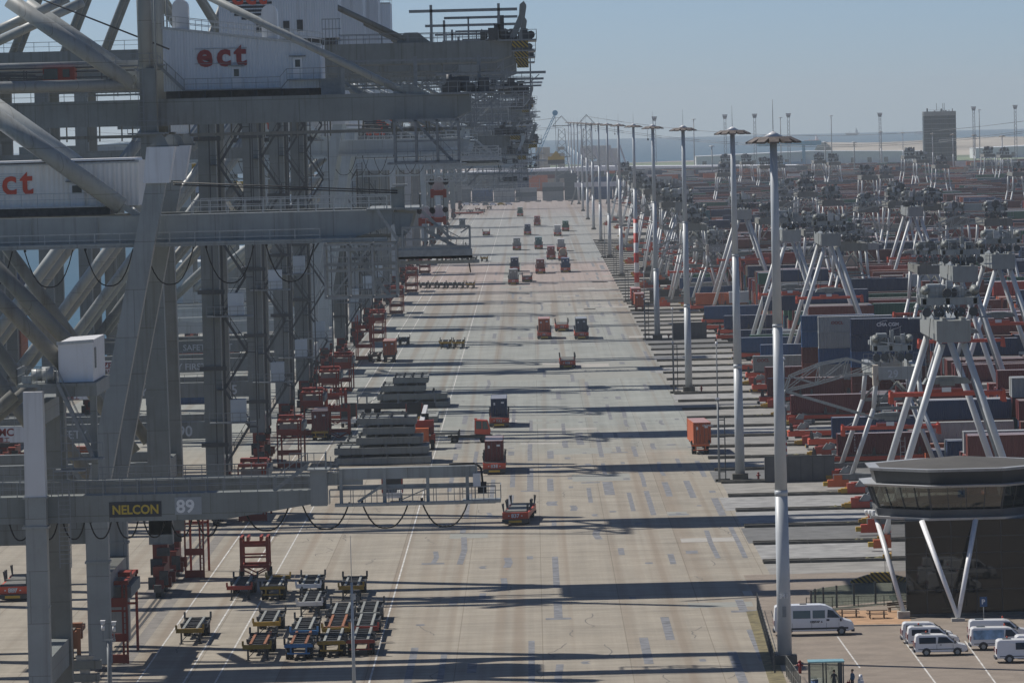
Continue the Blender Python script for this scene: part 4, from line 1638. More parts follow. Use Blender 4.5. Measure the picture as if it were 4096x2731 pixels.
# ------------------------------------------------------------------ light masts
def mast_mesh(h, r0, r1, d):
    mb = MB()
    mb.tube((0, 0, 0.6), (0, 0, h * 0.32), r0, 16, r0 * 0.86)
    mb.tube((0, 0, h * 0.32 - 0.02), (0, 0, h * 0.33), r0 * 0.9, 16, r0 * 0.9)
    mb.tube((0, 0, h * 0.33), (0, 0, h * 0.64), r0 * 0.85, 16, r0 * 0.66)
    mb.tube((0, 0, h * 0.64), (0, 0, h * 0.645), r0 * 0.7, 16)
    mb.tube((0, 0, h * 0.645), (0, 0, h - 0.4), r0 * 0.65, 16, r1)
    pole = mb.mesh("pole", MASTP)
    mb = MB()
    mb.b(-1.0, 1.0, -1.0, 1.0, 0, 0.75)
    base = mb.mesh("concrete_base", KERB)
    rd = d / 2
    mb = MB()
    for k in range(12):
        a = 2 * PI * k / 12
        c, s_ = math.cos(a), math.sin(a)
        u = Vector((c, s_, 0)); v = Vector((-s_, c, 0))
        p0 = u * (rd * 0.62); p1 = u * rd
        w = rd * 0.2
        mb.loft([[p0 - v * w + Vector((0, 0, h - 0.35)), p0 + v * w + Vector((0, 0, h - 0.35)), p0 + v * w + Vector((0, 0, h + 0.02)), p0 - v * w + Vector((0, 0, h + 0.02))],
                 [p1 - v * w * 0.8 + Vector((0, 0, h - 0.55)), p1 + v * w * 0.8 + Vector((0, 0, h - 0.55)), p1 + v * w * 0.8 + Vector((0, 0, h - 0.4)), p1 - v * w * 0.8 + Vector((0, 0, h - 0.4))]])
    mb.tube((0, 0, h - 0.3), (0, 0, h - 0.05), rd * 0.55, 16)
    ring = mb.mesh("lamp_ring", LAMPB)
    mb = MB()
    mb.tube((0, 0, h), (0, 0, h + d * 0.1), rd * 0.38, 16, 0.06)
    cap = mb.mesh("lamp_cap", WHITE)
    mb = MB()
    mb.tube((0, 0, h + d * 0.1), (0, 0, h + d * 0.1 + 2.7), 0.035, 6, 0.02)
    rod = mb.mesh("lightning_rod", RAIL)
    return pole, base, ring, cap, rod


MM = mast_mesh(44.6, 0.62, 0.3, 4.7)
MS = mast_mesh(32.4, 0.42, 0.22, 3.4)


def mast(meshes, loc, label, group):
    r = thing("light_mast", label, "light mast", loc, group=group)
    for me in meshes:
        o = bpy.data.objects.new(me.name, me)
        COL.objects.link(o)
        o.parent = r
    return r


mast_xy = [(3140, 2652), (2961, 1916), (2756, 1564), (2630, 1354), (2543, 1205), (2487, 1105), (2440, 1029)]
pts = [gp(*p) for p in mast_xy]
pts[4] = Vector((26.0, 1388, 0))
y = pts[-1].y
step = 234
for k in range(8):
    y += step
    pts.append(Vector((pts[3].x, y, 0)))
ml = ["tallest-looking light mast beside the parked minibus, number 341 painted near its foot",
      "light mast standing in the transfer lanes behind the minibus mast",
      "light mast beside the third lattice post pair from the camera",
      "light mast just nearer than the red-and-white banded mast", "light mast with red and white bands around its lower half"]
for i, p in enumerate(pts):
    lab = ml[i] if i < 5 else "light mast, %s beyond the red-and-white banded one in the row" % ORD[i - 5]
    m_ = mast(MM, p, lab, "tall light masts along the road")
    if i == 0:
        text(m_, "number", "341", 0.55, LETW, (-0.42, -0.66, 5.6), off=0.01)
        mb = MB()
        mb.b(-0.16, 0.16, -0.66, -0.58, 4.0, 4.9)
        mb.build("access_hatch", RAIL, m_)
    if i == 4:
        mb = MB()
        mb.tube((0, 0, 0.6), (0, 0, 21), 0.66, 16, 0.55)
        mb.build("warning_bands", REDWHITE, m_)
    if i in (3, 5, 7):
        mb = MB()
        mb.tube((-1.1, -0.4, 43.9), (-1.1, -0.4, 42.0), 0.03, 5)
        mb.tube((-1.1, -0.4, 42.1), (-1.0, -0.4, 41.7), 0.16, 8)
        mb.build("hoist_hook", DARK, m_)
for i, D in enumerate((2742, 2890, 3072, 3227, 3390, 3660, 3890)):
    mast(MS, (247.5, D, 0), "shorter hazy light mast in the yard, %s of the farther row from the right edge" % ORD[i],
         "shorter masts deep in the yard")

# ---- lattice posts and thin poles by the lanes
for i, (xf, yf) in enumerate(((2890, 1925), (2702, 1572), (2588, 1358), (2508, 1208), (2461, 1105), (2414, 1030))):
    p = gp(xf, yf)
    r = thing("gate_post", "dark steel lattice post pair by the lanes, %s from the camera" % ORD[i], "post", p, group="dark post pairs by the lanes")
    mb = MB()
    for x in (-0.35, 0.42):
        for y in (-0.3, 0.3):
            mb.b(x - 0.06, x + 0.06, y - 0.06, y + 0.06, 0, 8.2)
        for k in range(16):
            mb.b(x - 0.06, x + 0.06, -0.3, 0.3, 0.3 + k * 0.5, 0.36 + k * 0.5)
        mb.b(x - 0.05, x + 0.05, -0.28, 0.28, 0, 8.2)
    mb.build("lattice_post", GREYD, r)
    mb = MB()
    mb.b(-0.9, 0.95, -0.6, 0.6, 0, 0.35)
    mb.build("concrete_base", KERB, r)
    mb = MB()
    for k in range(4):
        mb.b(-0.3, 0.37, -0.05, 0.05, 1.2 + k * 2.2, 1.32 + k * 2.2)
    mb.build("spacer", GREYD, r)
for i, (xf, yf, h) in enumerate(((2878, 1928, 17.5), (2696, 1570, 14), (2581, 1358, 14), (3146, 1905, 15), (2420, 1030, 12))):
    r = thing("lamp_pole", ["thin grey pole with camera head beside the nearest lattice posts",
                            "thin grey pole beside the second lattice posts", "thin grey pole beside the third lattice posts",
                            "thin pole with red and white bands at the grey screen wall", "thin grey pole near the farthest lattice posts"][i], "pole",
              gp(xf, yf), group="thin poles by the lanes")
    mb = MB()
    mb.tube((0, 0, 0), (0, 0, h * 0.6), 0.15, 8, 0.12)
    mb.tube((0, 0, h * 0.6), (0, 0, h), 0.1, 8, 0.06)
    mb.build("pole", RAIL, r)
    mb = MB()
    mb.tube((0, 0, h), (0, 0, h + 0.35), 0.2, 8, 0.12)
    mb.b(-0.25, 0.25, -0.2, 0.2, h * 0.6, h * 0.6 + 0.25)
    mb.build("camera_head", WHITE, r)
    if i == 3:
        mb = MB()
        mb.tube((0, 0, 0), (0, 0, 4.6), 0.17, 8, 0.16)
        mb.build("warning_bands", REDWHITES, r)
p = gp(1418, 2790)
r = thing("lamp_pole", "slim grey camera pole rising in front of the parked chassis", "pole", p)
mb = MB()
mb.tube((0, 0, 0), (0, 0, 9.4), 0.17, 10, 0.1)
mb.tube((0, 0, 9.4), (0, 0, 13.2), 0.035, 6, 0.02)
mb.build("pole", MASTP, r)
mb = MB()
mb.b(-0.12, 0.3, -0.1, 0.1, 8.0, 8.5)
mb.build("junction_box", RAILL, r)
p = gp(443, 2860)
r = thing("camera_post", "short post with two white cameras beside the red frame", "camera", p)
mb = MB()
mb.tube((0, 0, 0), (0, 0, 6.0), 0.2, 10, 0.17)
mb.b(-0.5, 0.55, -0.1, 0.1, 5.9, 6.05)
mb.b(-0.48, -0.38, -0.05, 0.05, 6, 7.4)
mb.b(0.4, 0.5, -0.05, 0.05, 6, 7.2)
mb.build("pole", RAIL, r)
for x, z in ((-0.43, 7.4), (0.45, 7.3)):
    mb = MB()
    mb.tube((x, 0.1, z), (x, -0.5, z + 0.06), 0.16, 10)
    mb.b(x - 0.18, x + 0.2, -0.6, 0.2, z + 0.16, z + 0.22)
    mb.tube((x, 0, z - 0.6), (x, 0, z - 0.2), 0.13, 8)
    mb.build("camera", WHITE, r)


# ------------------------------------------------------------------ containers
FADE_LIT = {k: paint("container_roof_" + k.replace(" ", "_"), tuple(0.55 * c + 0.25 for c in v), 0.38, 0.35, 0.0, 0.15)
        for k, v in CCOL.items()}  # faded, dusty roof paint, lightened further to imitate sun glare
_cm = {}


def container_mesh(col, L=12.19, h=2.75):
    k = (col, L, h)
    if k in _cm:
        return _cm[k]
    w = 2.44
    mb = MB()
    x, y = w / 2, L / 2
    mb.b(-x + 0.04, x - 0.04, -y + 0.06, y - 0.06, 0.12, h - 0.03)
    for sx in (-1, 1):
        for sy in (-1, 1):
            mb.b(min(sx * x, sx * (x - 0.16)), max(sx * x, sx * (x - 0.16)), min(sy * y, sy * (y - 0.2)), max(sy * y, sy * (y - 0.2)), 0, h)
        mb.b(min(sx * x, sx * (x - 0.08)), max(sx * x, sx * (x - 0.08)), -y + 0.2, y - 0.2, 0.0, 0.16)
        mb.b(min(sx * x, sx * (x - 0.08)), max(sx * x, sx * (x - 0.08)), -y + 0.2, y - 0.2, h - 0.12, h - 0.01)
    for sy in (-1, 1):
        mb.b(-x + 0.16, x - 0.16, min(sy * y, sy * (y - 0.1)), max(sy * y, sy * (y - 0.1)), 0, 0.18)
        mb.b(-x + 0.16, x - 0.16, min(sy * y, sy * (y - 0.1)), max(sy * y, sy * (y - 0.1)), h - 0.14, h - 0.01)
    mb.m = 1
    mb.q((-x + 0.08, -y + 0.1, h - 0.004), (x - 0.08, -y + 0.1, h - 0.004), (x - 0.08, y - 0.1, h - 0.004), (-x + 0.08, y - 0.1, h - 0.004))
    _cm[k] = mb.mesh("shipping_container", [CMAT[col], FADE_LIT[col]])
    return _cm[k]


_dm = {}


def door_mesh(col, L, h):
    k = (col, L, h)
    if k in _dm:
        return _dm[k]
    y = -L / 2
    mb = MB()
    for s_ in (-1, 1):
        mb.b(min(s_ * 0.02, s_ * 1.05), max(s_ * 0.02, s_ * 1.05), y + 0.025, y + 0.075, 0.2, h - 0.16)
    mb.m = 1
    for xx in (-0.82, -0.32, 0.32, 0.82):
        mb.tube((xx, y, 0.14), (xx, y, h - 0.12), 0.028, 6)
        mb.b(xx - 0.03, xx + 0.16, y - 0.03, y + 0.02, 1.15, 1.2)
    mb.m = 2
    mb.b(0.3, 0.85, y + 0.015, y + 0.024, h - 0.75, h - 0.5)
    mb.b(-0.85, -0.55, y + 0.015, y + 0.024, h - 1.0, h - 0.6)
    _dm[k] = mb.mesh("door", [CMAT[col], GREYD, LETW])
    return _dm[k]


def container(col, loc, rz, label, L=12.19, h=2.75, door=True, group=None):
    label = label.replace("brown red ", "brown ").replace("dark blue ", "navy ")
    o = bpy.data.objects.new("shipping_container", container_mesh(col, L, h))
    COL.objects.link(o)
    o.location = loc
    o.rotation_euler = (0, 0, rz)
    tag(o, label, "container", group)
    if door:
        d = bpy.data.objects.new("door", door_mesh(col, L, h))
        COL.objects.link(d)
        d.parent = o
    return o


# ------------------------------------------------------------------ automated guided vehicles
def agv_proto():
    root = thing("guided_vehicle", "red flat automated guided vehicle", "guided vehicle", (0, 0, -500))
    L = 14.8
    mb = MB()
    for s_ in (-1, 1):
        y0, y1 = (-L / 2, -L / 2 + 2.4) if s_ < 0 else (L / 2 - 2.4, L / 2)
        a, b_ = (y0, y1) if s_ < 0 else (y1, y0)
        mb.prism_x([(y0, 0.75), (y1, 0.75), (y1, 1.5), (y0 + (0 if s_ < 0 else 0), 1.5)], -1.5, 1.5)
    mb.b(-1.5, -1.15, -L / 2 + 2.4, L / 2 - 2.4, 0.85, 1.4)
    mb.b(1.15, 1.5, -L / 2 + 2.4, L / 2 - 2.4, 0.85, 1.4)
    mb.build("body", RED, root)
    mb = MB()
    mb.b(-1.15, 1.15, -L / 2 + 0.4, L / 2 - 0.4, 1.3, 1.56)
    for y in (-6.2, -0.4, 0.4, 6.2):
        mb.b(-1.3, 1.3, y - 0.3, y + 0.3, 1.5, 1.64)
    mb.build("load_deck", BEIGE, root)
    for s_ in (-1, 1):
        mb = MB()
        y = s_ * L / 2
        mb.b(-1.52, 1.52, min(y, y + s_ * 0.35), max(y, y + s_ * 0.35), 0.3, 0.74)
        mb.m = 1
        mb.b(-0.75, 0.75, y + s_ * 0.35 - 0.02, y + s_ * 0.35 + 0.02, 0.36, 0.62)
        mb.m = 2
        for x in (-0.75, 0.75):
            mb.c(x, y, 1.12, 0.16, 0.05, 0.12)
        mb.build("bumper", [DARK, YELLOW, WHITE], root)
    mb = MB()
    mb.b(-1.05, 1.05, -L / 2 + 1.0, L / 2 - 1.0, 0.45, 1.28)
    mb.build("chassis_frame", DARK, root)
    for y in (-4.6, 4.6):
        for s_ in (-1, 1):
            mb = MB()
            mb.tube((s_ * 0.98, y, 0.68), (s_ * 1.42, y, 0.68), 0.68, 16)
            mb.m = 1
            mb.tube((s_ * 1.40, y, 0.68), (s_ * 1.45, y, 0.68), 0.32, 12)
            mb.build("wheel", [BLACK, GREYD], root)
    for y in (-6.9, -0.9, 0.9, 6.9):
        for s_ in (-1, 1):
            mb = MB()
            pr = [(y - 0.28, 1.5), (y + 0.28, 1.5), (y + 0.06, 2.55), (y - 0.1, 2.55)]
            a, b_ = (1.3, 1.42) if s_ > 0 else (-1.42, -1.3)
            mb.prism_x(pr, a, b_)
            mb.bar((s_ * 1.36, y, 1.5), (s_ * 1.52, y, 2.5), 0.12)
            mb.build("corner_guide", GREYD, root)
    return root


AGV = agv_proto()


def place_agv(p, rz, label, num=None, group="red guided vehicles on the road", first=[True]):
    if first[0]:
        first[0] = False
        r = AGV
        r.location = p
        r.rotation_euler = (0, 0, rz)
        r["label"] = label
        r["group"] = group
    else:
        r = dup(AGV, p, rz, label, group)
    if num:
        text(r, "number", num, 0.62, LETW, (0, -7.41, 0.92), off=0.02, align='CENTER', ext=0.01)
    return r


agvs = [(2062, 2101, "837", None, "numbered 837, angled slightly, nearest on the road", R(-3.5)), (1978, 1898, "314", "maroon", "numbered 314", 0),
        (1997, 1711, "822", "dark blue", "numbered 822", 0), (2271, 1475, "300", None, "numbered 300, alone in mid road", 0),
        (2178, 1358, "867", "orange", "numbered 867", 0), (2248, 1327, "862", None, "numbered 862, between the orange and slate loads", 0),
        (2327, 1358, "812", "slate", "numbered 812", 0), (2054, 1140, "", "grey", "beside an empty one before the pink paving", 0),
        (2109, 1129, "", None, "beside the grey container before the pink paving", 0), (2059, 1088, "", "dark blue", "just behind the grey container load", 0),
        (2162, 1096, "", "brown red", "in mid road on the pink paving", 0), (2263, 1091, "", "blue", "right of the brown load on the pink paving", 0),
        (2205, 1039, "", "red", "left of the round tank load", 0), (2252, 1044, "", "tank", "carrying a round tank", 0),
        (2245, 1006, "", "white", "behind the round tank load", 0), (2068, 1002, "", "grey", "left of two pale loads in the hazy part", 0),
        (2155, 998, "", "teal", "between grey and white loads in the hazy part", 0), (2111, 941, "", "dark blue", "far off left of a white load", 0),
        (2231, 945, "", "white", "far off next to a green load", 0), (2263, 926, "", "green", "far off by the right road edge", 0),
        (2149, 904, "", "red", "far off with white-topped load", 0), (2081, 867, "", "green", "farthest loaded one near the road end", 0),
        (1945, 943, "", None, "far off, alone left of the traffic", 0)]
for i, (xf, yf, num, cargo, d, rz) in enumerate(agvs):
    p = gp(xf, yf)
    c = p + Vector((0, 7.4 * math.cos(rz), 0))
    if rz:
        c.x += 7.4 * -math.sin(rz)
    if cargo is None:
        lab = "empty red guided vehicle " + d
    elif cargo == "tank":
        lab = "red guided vehicle carrying a round tank in mid road"
    else:
        lab = "red guided vehicle " + d + (" carrying a %s container" % cargo if num else ", under a %s container" % cargo)
    place_agv(c, rz, lab, num or None)
    if cargo == "tank":
        t = thing("tank_container", "round beige tank in a steel frame on a guided vehicle", "tank", c + Vector((0, 0, 1.64)))
        mb = MB()
        mb.tube((0, -5.9, 1.28), (0, 5.9, 1.28), 1.16, 20)
        mb.build("tank", CMAT["beige"], t)
        mb = MB()
        for y in (-6.05, 6.05):
            for x in (-1.16, 1.16):
                mb.b(x - 0.07, x + 0.07, y - 0.07, y + 0.07, 0, 2.6)
            for z in (0.07, 2.53):
                mb.b(-1.1, 1.1, y - 0.07, y + 0.07, z - 0.07, z + 0.07)
        for x in (-1.16, 1.16):
            for z in (0.07, 2.53):
                mb.b(x - 0.07, x + 0.07, -6, 6, z - 0.07, z + 0.07)
        mb.build("frame", ORANGE, t)
    elif cargo:
        cc = container(cargo, c + Vector((0, 0, 1.64)), rz,
                       "%s container on the red guided vehicle %s" % (cargo, d.replace(", angled slightly, nearest on the road", "")))
        if i == 12:
            pass

# ------------------------------------------------------------------ terminal chassis
def chassis_proto():
    root = thing("container_chassis", "empty container chassis", "trailer", (0, 0, -500))
    mb = MB()
    for x in (-0.62, 0.62):
        mb.b(x - 0.11, x + 0.11, 0.1, 12.2, 1.2, 1.5)
    mb.build("rail", HATCH, root)
    mb = MB()
    for y in (1.6, 3.6, 5.6, 7.6, 9.4, 11.0):
        mb.b(-0.5, 0.5, y - 0.22, y + 0.22, 1.22, 1.42)
    for y in (6.0, 12.0):
        mb.b(-1.22, 1.22, y - 0.18, y + 0.18, 1.2, 1.46)
    for s_ in (-1, 1):
        mb.prism_x([(11.85, 1.4), (12.25, 1.4), (12.3, 1.95), (12.15, 1.95)], s_ * 1.2 - 0.09, s_ * 1.2 + 0.09)
    mb.b(-1.2, 1.2, 9.0, 11.4, 1.0, 1.18)
    mb.b(-0.5, 0.5, 2.2, 5.0, 1.02, 1.1)  # dark plates also stand in for the shadow between the rails
    mb.b(-1.15, 1.15, 6.4, 8.4, 0.95, 1.05)
    for s_ in (-1, 1):
        mb.b(s_ * 1.12 - 0.06, s_ * 1.12 + 0.06, 5.8, 12.0, 1.05, 1.3)
    mb.build("crossmember_and_shade", DARK, root)
    mb = MB()
    mb.b(-1.25, 1.25, 0, 0.34, 1.12, 1.5)
    mb.b(-1.0, 1.0, 12.06, 12.26, 0.55, 0.68)
    mb.b(-1.25, 1.25, 12.06, 12.24, 1.14, 1.44)
    mb.b(-0.75, -0.6, 12.08, 12.2, 0.6, 1.2)
    mb.b(0.6, 0.75, 12.08, 12.2, 0.6, 1.2)
    for s_ in (-1, 1):
        mb.prism_x([(0.0, 1.4), (0.4, 1.4), (0.15, 1.85), (0.02, 1.85)], s_ * 1.22 - 0.09, s_ * 1.22 + 0.09)
    mb.build("front_bolster", CHY, root)
    mb = MB()
    for s_ in (-1, 1):
        mb.b(s_ * 0.85 - 0.08, s_ * 0.85 + 0.08, 1.2, 1.36, 0.06, 1.2)
        mb.b(s_ * 0.85 - 0.18, s_ * 0.85 + 0.18, 1.1, 1.46, 0, 0.07)
        mb.bar((s_ * 0.85, 1.28, 0.25), (0, 1.28, 1.1), 0.07)
    mb.b(-0.85, 0.85, 1.24, 1.32, 0.2, 0.28)
    mb.build("landing_leg", DARK, root)
    for y in (9.5, 10.9):
        for s_ in (-1, 1):
            mb = MB()
            for x in (0.68, 1.02):
                mb.tube((s_ * x - 0.14, y, 0.52), (s_ * x + 0.14, y, 0.52), 0.52, 14)
            mb.build("wheel", BLACK, root)
    return root


CH = chassis_proto()
_cu = [True]
_bm = {}


def place_chassis(p, label, bolster=None, rail=None, group="empty container chassis", rev=False, rz=0.0):
    loc = Vector(p)
    rz = rz + (PI if rev else 0)
    if rev:
        loc = loc + Vector((0, 12.2, 0))
    if _cu[0]:
        _cu[0] = False
        r = CH
        r.location = loc
        r.rotation_euler = (0, 0, rz)
        r["label"] = label
        if group: r["group"] = group
    else:
        r = dup(CH, loc, rz, label, group)
    for ch in r.children:
        nm = ch.name.split(".")[0]
        m_ = bolster if nm == "front_bolster" else rail if nm == "rail" else None
        if m_ is not None:
            k = (nm, m_.name)
            if k not in _bm:
                me = CH.children[[c.name.split(".")[0] for c in CH.children].index(nm)].data.copy()
                me.materials.clear()
                me.materials.append(m_)
                _bm[k] = me
            ch.data = _bm[k]
    return r


place_chassis((-31.8, 494.5, 0), "lone chassis with bright yellow front beam by the crane rail")
place_chassis((-24.9, 477.5, 0), "rust-railed chassis with yellow beam, front left of the parked cluster", CHY, RUSTY)
place_chassis((-25.1, 499.5, 0), "chassis with pale yellow beam behind the rust-railed one", CHY)
place_chassis((-21.3, 478, 0), "chassis with blue end beam and rusty rails at the cluster front", BLUEM, RUSTY, rev=True)
place_chassis((-18.5, 480, 0), "chassis with mustard beam at the cluster front, right of the blue one", CHY, None, rev=True)
place_chassis((-15.95, 480.5, 0), "chassis with rust red beam at the right front corner of the cluster", REDF, None, rev=True)
place_chassis((-21.5, 491.5, 0), "grey chassis right behind the blue-beamed one", GREYD)
place_chassis((-18.6, 493.2, 0), "rust brown chassis in the middle of the cluster", RUSTY, RUSTY)
place_chassis((-18.7, 506.2, 0), "dark chassis at the back of the middle column", DARK)
place_chassis((-16.0, 493.6, 0), "dark chassis in the middle of the right-hand column", DARK)
place_chassis((-16.1, 506.6, 0), "grey chassis at the back of the right-hand column", HATCH)
place_chassis((-22.0, 519.5, 0), "chassis with white and brown beam alone behind the cluster's left column", WHITE)
place_chassis((-22.9, 539.5, 0), "chassis with white beam in the back row, third from the left", WHITE)
place_chassis((-26.4, 539, 0), "chassis with pale green-yellow beam in the back row, wheels forward", CHY, rev=True)
place_chassis((-29.7, 539.5, 0), "chassis with red beam in the shade, left end of the back row", REDF)
place_chassis((-18.6, 536.5, 0), "chassis with yellow beam at the right end of the back row", CHY)
for i, x in enumerate((240, 335, 430, 525, 620, 735)):
    p = gp(1600 + x / 2.613, 1155)
    place_chassis(p, "dark chassis, %s from the left in the line by the pink paving" % ORD[i], CHY if i == 5 else DARK,
                  None, "chassis in the line by the pink paving")
for i, x in enumerate((410, 500, 580, 670, 765, 880)):
    p = gp(1600 + x / 2.613, 1048)
    place_chassis(p, "small far chassis, %s from the left in the line beside the white pickup" % ORD[i],
                  CHY if i == 5 else (REDF if i == 1 else DARK), None, "far chassis beside the white pickup")
place_chassis(gp(1781, 1396), "yellow-beamed chassis, left of a pair in open concrete")
place_chassis(gp(1834, 1396), "yellow-beamed chassis, right of a pair in open concrete")
place_chassis(gp(1498, 1448), "dark chassis left of the orange container trailer", DARK, rev=True)
place_chassis(gp(1612, 1384), "dark chassis behind the orange container trailer", DARK)
c1 = place_chassis(gp(1558, 1450), "chassis under the orange container near the crane legs", DARK, rev=True)
container("orange", c1.location + Vector((0, -6.1, 1.5)), 0, "orange container on a trailer near the red crane feet")
c1 = place_chassis(gp(1281, 1763), "chassis with yellow frame under the maroon container", CHY, rev=True)
container("maroon", c1.location + Vector((0, -6.1, 1.5)), 0, "maroon container on a yellow-framed trailer beside red frames", h=2.9)
c1 = place_chassis(gp(1640, 948), "far dark chassis near the left line", DARK)
c1 = place_chassis(gp(1849, 914), "far chassis under a dark container", DARK)
container("slate", c1.location + Vector((0, 6.1, 1.5)), 0, "dark container on a far trailer left of the road")
c1 = place_chassis(gp(2803, 1817), "orange truck trailer standing at the lane ends", ORANGE, rev=True)
co = container("orange", c1.location + Vector((0, -6.1, 1.5)), R(2.5), "orange container on a trailer parked at the lane ends", h=2.9)
text(co, "lettering", "CRONOS", 0.36, LETW, (0.05, -6.12, 2.35), off=0.01, ext=0.004)
c1 = place_chassis(gp(2560, 1246), "red trailer beside the red-and-white mast", REDF, rev=True)
container("orange", c1.location + Vector((0, -6.1, 1.5)), 0, "salmon container on a trailer beside the red-and-white mast")
c1 = place_chassis(gp(2545, 1222), "red trailer half hidden behind the salmon container", REDF, rev=True)
container("red", c1.location + Vector((0, -6.1, 1.5)), 0, "red container half hidden behind the salmon one")
tag(CH)

# ------------------------------------------------------------------ hatch covers
def hatch(x0, x1, y0, y1, z0, th, label, group):
    r = thing("hatch_cover", label, "hatch cover", ((x0 + x1) / 2, (y0 + y1) / 2, z0), group=group)
    w, d = (x1 - x0) / 2, (y1 - y0) / 2
    mb = MB()
    mb.b(-w, w, -d, d, 0.12, th)
    n = max(2, int(w * 2 / 2.6))
    mb.b(-w - 0.06, w + 0.06, -d - 0.06, -d, th - 0.16, th - 0.02)
    for i in range(n + 1):
        x = -w + 2 * w * i / n
        mb.b(x - 0.07, x + 0.07, -d - 0.05, -d, 0.2, th - 0.2)
    for x in (-w * 0.75, w * 0.75):
        mb.b(x - 0.4, x + 0.4, -d + 0.3, d - 0.3, 0, 0.12)
    mb.build("cover_plate", HATCH, r)
    mb = MB()
    for i in range(4):
        x = -w + 2 * w * (i + 0.12) / 4 + 0.2
        for y in (-d + 0.5, 0, d - 0.5):
            mb.b(x - 0.15, x + 0.15, y - 0.25, y + 0.25, th, th + 0.34)
    for i in range(3):
        x = -w + 2 * w * (i + 0.5) / 3
        mb.b(x - 0.06, x + 0.06, -d + 0.3, d - 0.3, th, th + 0.06)
    mb.b(-w + 0.2, w - 0.2, d * 0.3, d * 0.3 + 0.08, th + 0.3, th + 0.38)
    mb.b(-w + 0.2, w - 0.2, -d * 0.5, -d * 0.5 + 0.08, th + 0.3, th + 0.38)
    mb.build("container_socket", GREYD, r)
    return r


GH = "grey ship hatch covers"
zs = 0.0
for i, (a, b_) in enumerate(((-27.8, -14.7), (-27.8, -15.0), (-24.8, -15.8), (-23.9, -16.9), (-24.3, -16.6))):
    hatch(a, b_, 750 + i * 0.8, 761, zs, 1.05, "long grey hatch cover, %s of the stack behind the near crane's runway" % ("bottom", "second from the bottom", "middle", "fourth from the bottom", "topmost")[i], GH)
    zs += 1.32 if i < 3 else 1.25
hatch(-27.8, -17.2, 790, 801, 0, 1.0, "flat grey hatch cover with red lifting eyes behind the near stack", GH)
hatch(-28.0, -15.5, 853, 866, 0, 1.0, "single pale hatch cover lying flat between the two stacks", GH)
zs = 0
for i, (a, b_) in enumerate(((-26.0, -14.3), (-26.0, -14.7), (-25.4, -18.2), (-23.4, -17.7))):
    hatch(a, b_, 897 + i * 0.6, 909, zs, 1.05, "grey hatch cover, %s of the far stack behind the dark flatbed" % ("bottom", "second", "third", "topmost")[i], GH)
    zs += 1.32
mb = MB()
for x in (-26.5, -22.6):
    mb.b(x - 0.9, x + 0.9, 789, 789.3, 1.4, 1.6)
    mb.b(x - 0.9, x - 0.6, 789, 789.3, 1.0, 1.4)
    mb.b(x + 0.6, x + 0.9, 789, 789.3, 1.0, 1.4)
# dark flatbed in front of the far stack
r = thing("flatbed_trailer", "long dark flatbed trailer with red end boards before the far hatch covers", "trailer", (-22.6, 884, 0))
mb = MB()
mb.b(-6.3, 6.3, -1.2, 1.2, 1.1, 1.6)
mb.b(-6.3, 6.3, -1.22, -1.1, 0.85, 1.75)
mb.build("deck", GREYD, r)
mb = MB()
for x in (-6.2, -4.7, 0.3, 6.2):
    mb.b(x - 0.12, x + 0.12, -1.25, -1.1, 1.6, 3.2)
mb.b(-6.3, 6.3, -1.22, -1.14, 3.0, 3.15)
for a, b_ in ((-4.6, -2.4), (-2.4, 0.2), (0.4, 3.0), (3.0, 6.0)):
    mb.bar((a, -1.2, 1.7), (b_, -1.2, 3.0), 0.08)
mb.build("side_frame", RAIL, r)
for x in (-4.6, -3.1):
    mb = MB()
    for y in (-1.1, 0.8):
        mb.tube((x, y, 0.55), (x, y + 0.35, 0.55), 0.55, 14)
    mb.build("wheel", BLACK, r)
mb = MB()
mb.bar((4.2, -0.9, 1.2), (5.0, -0.9, 0.0), 0.14)
mb.bar((4.2, 0.9, 1.2), (5.0, 0.9, 0.0), 0.14)
mb.build("landing_leg", DARK, r)

# cage trailers seen end-on
for i, (xf, yf) in enumerate(((1395, 1710), (1658, 1708), (1570, 2014))):
    p = gp(xf, yf)
    r = thing("cage_trailer", ["grey mesh cage trailer left of the flat hatch cover", "grey mesh cage trailer with yellow bar behind the orange truck",
                               "grey mesh cage trailer behind the near crane's runway"][i], "trailer", p, group="mesh cage trailers")
    mb = MB()
    mb.b(-1.25, 1.25, 0, 6.0, 1.1, 1.35)
    mb.b(-1.1, 1.1, 0.0, 0.3, 0.7, 1.1)
    mb.build("frame", CHY if i == 1 else WHITE, r)
    mb = MB()
    for k in range(13):
        x = -1.2 + 0.2 * k
        mb.b(x - 0.03, x + 0.03, 0.0, 0.06, 1.35, 3.5)
    for k in range(8):
        mb.b(-1.2, 1.2, 0.0, 0.06, 1.45 + k * 0.28, 1.51 + k * 0.28)
    mb.b(-1.2, -1.15, 0, 6, 1.35, 3.5)
    mb.b(1.15, 1.2, 0, 6, 1.35, 3.5)
    mb.b(-1.2, 1.2, 5.95, 6, 1.35, 3.5)
    mb.build("mesh_panel", GREYD, r)
    mb = MB()
    for x in (-1.22, 1.22):
        mb.b(x - 0.08, x + 0.08, -0.02, 0.12, 1.35, 3.6)
    mb.build("corner_post", REDF if i != 0 else REDF, r)
    for s_ in (-1, 1):
        mb = MB()
        mb.tube((s_ * 0.75, 1.6, 0.5), (s_ * 1.2, 1.6, 0.5), 0.5, 14)
        mb.build("wheel", BLACK, r)

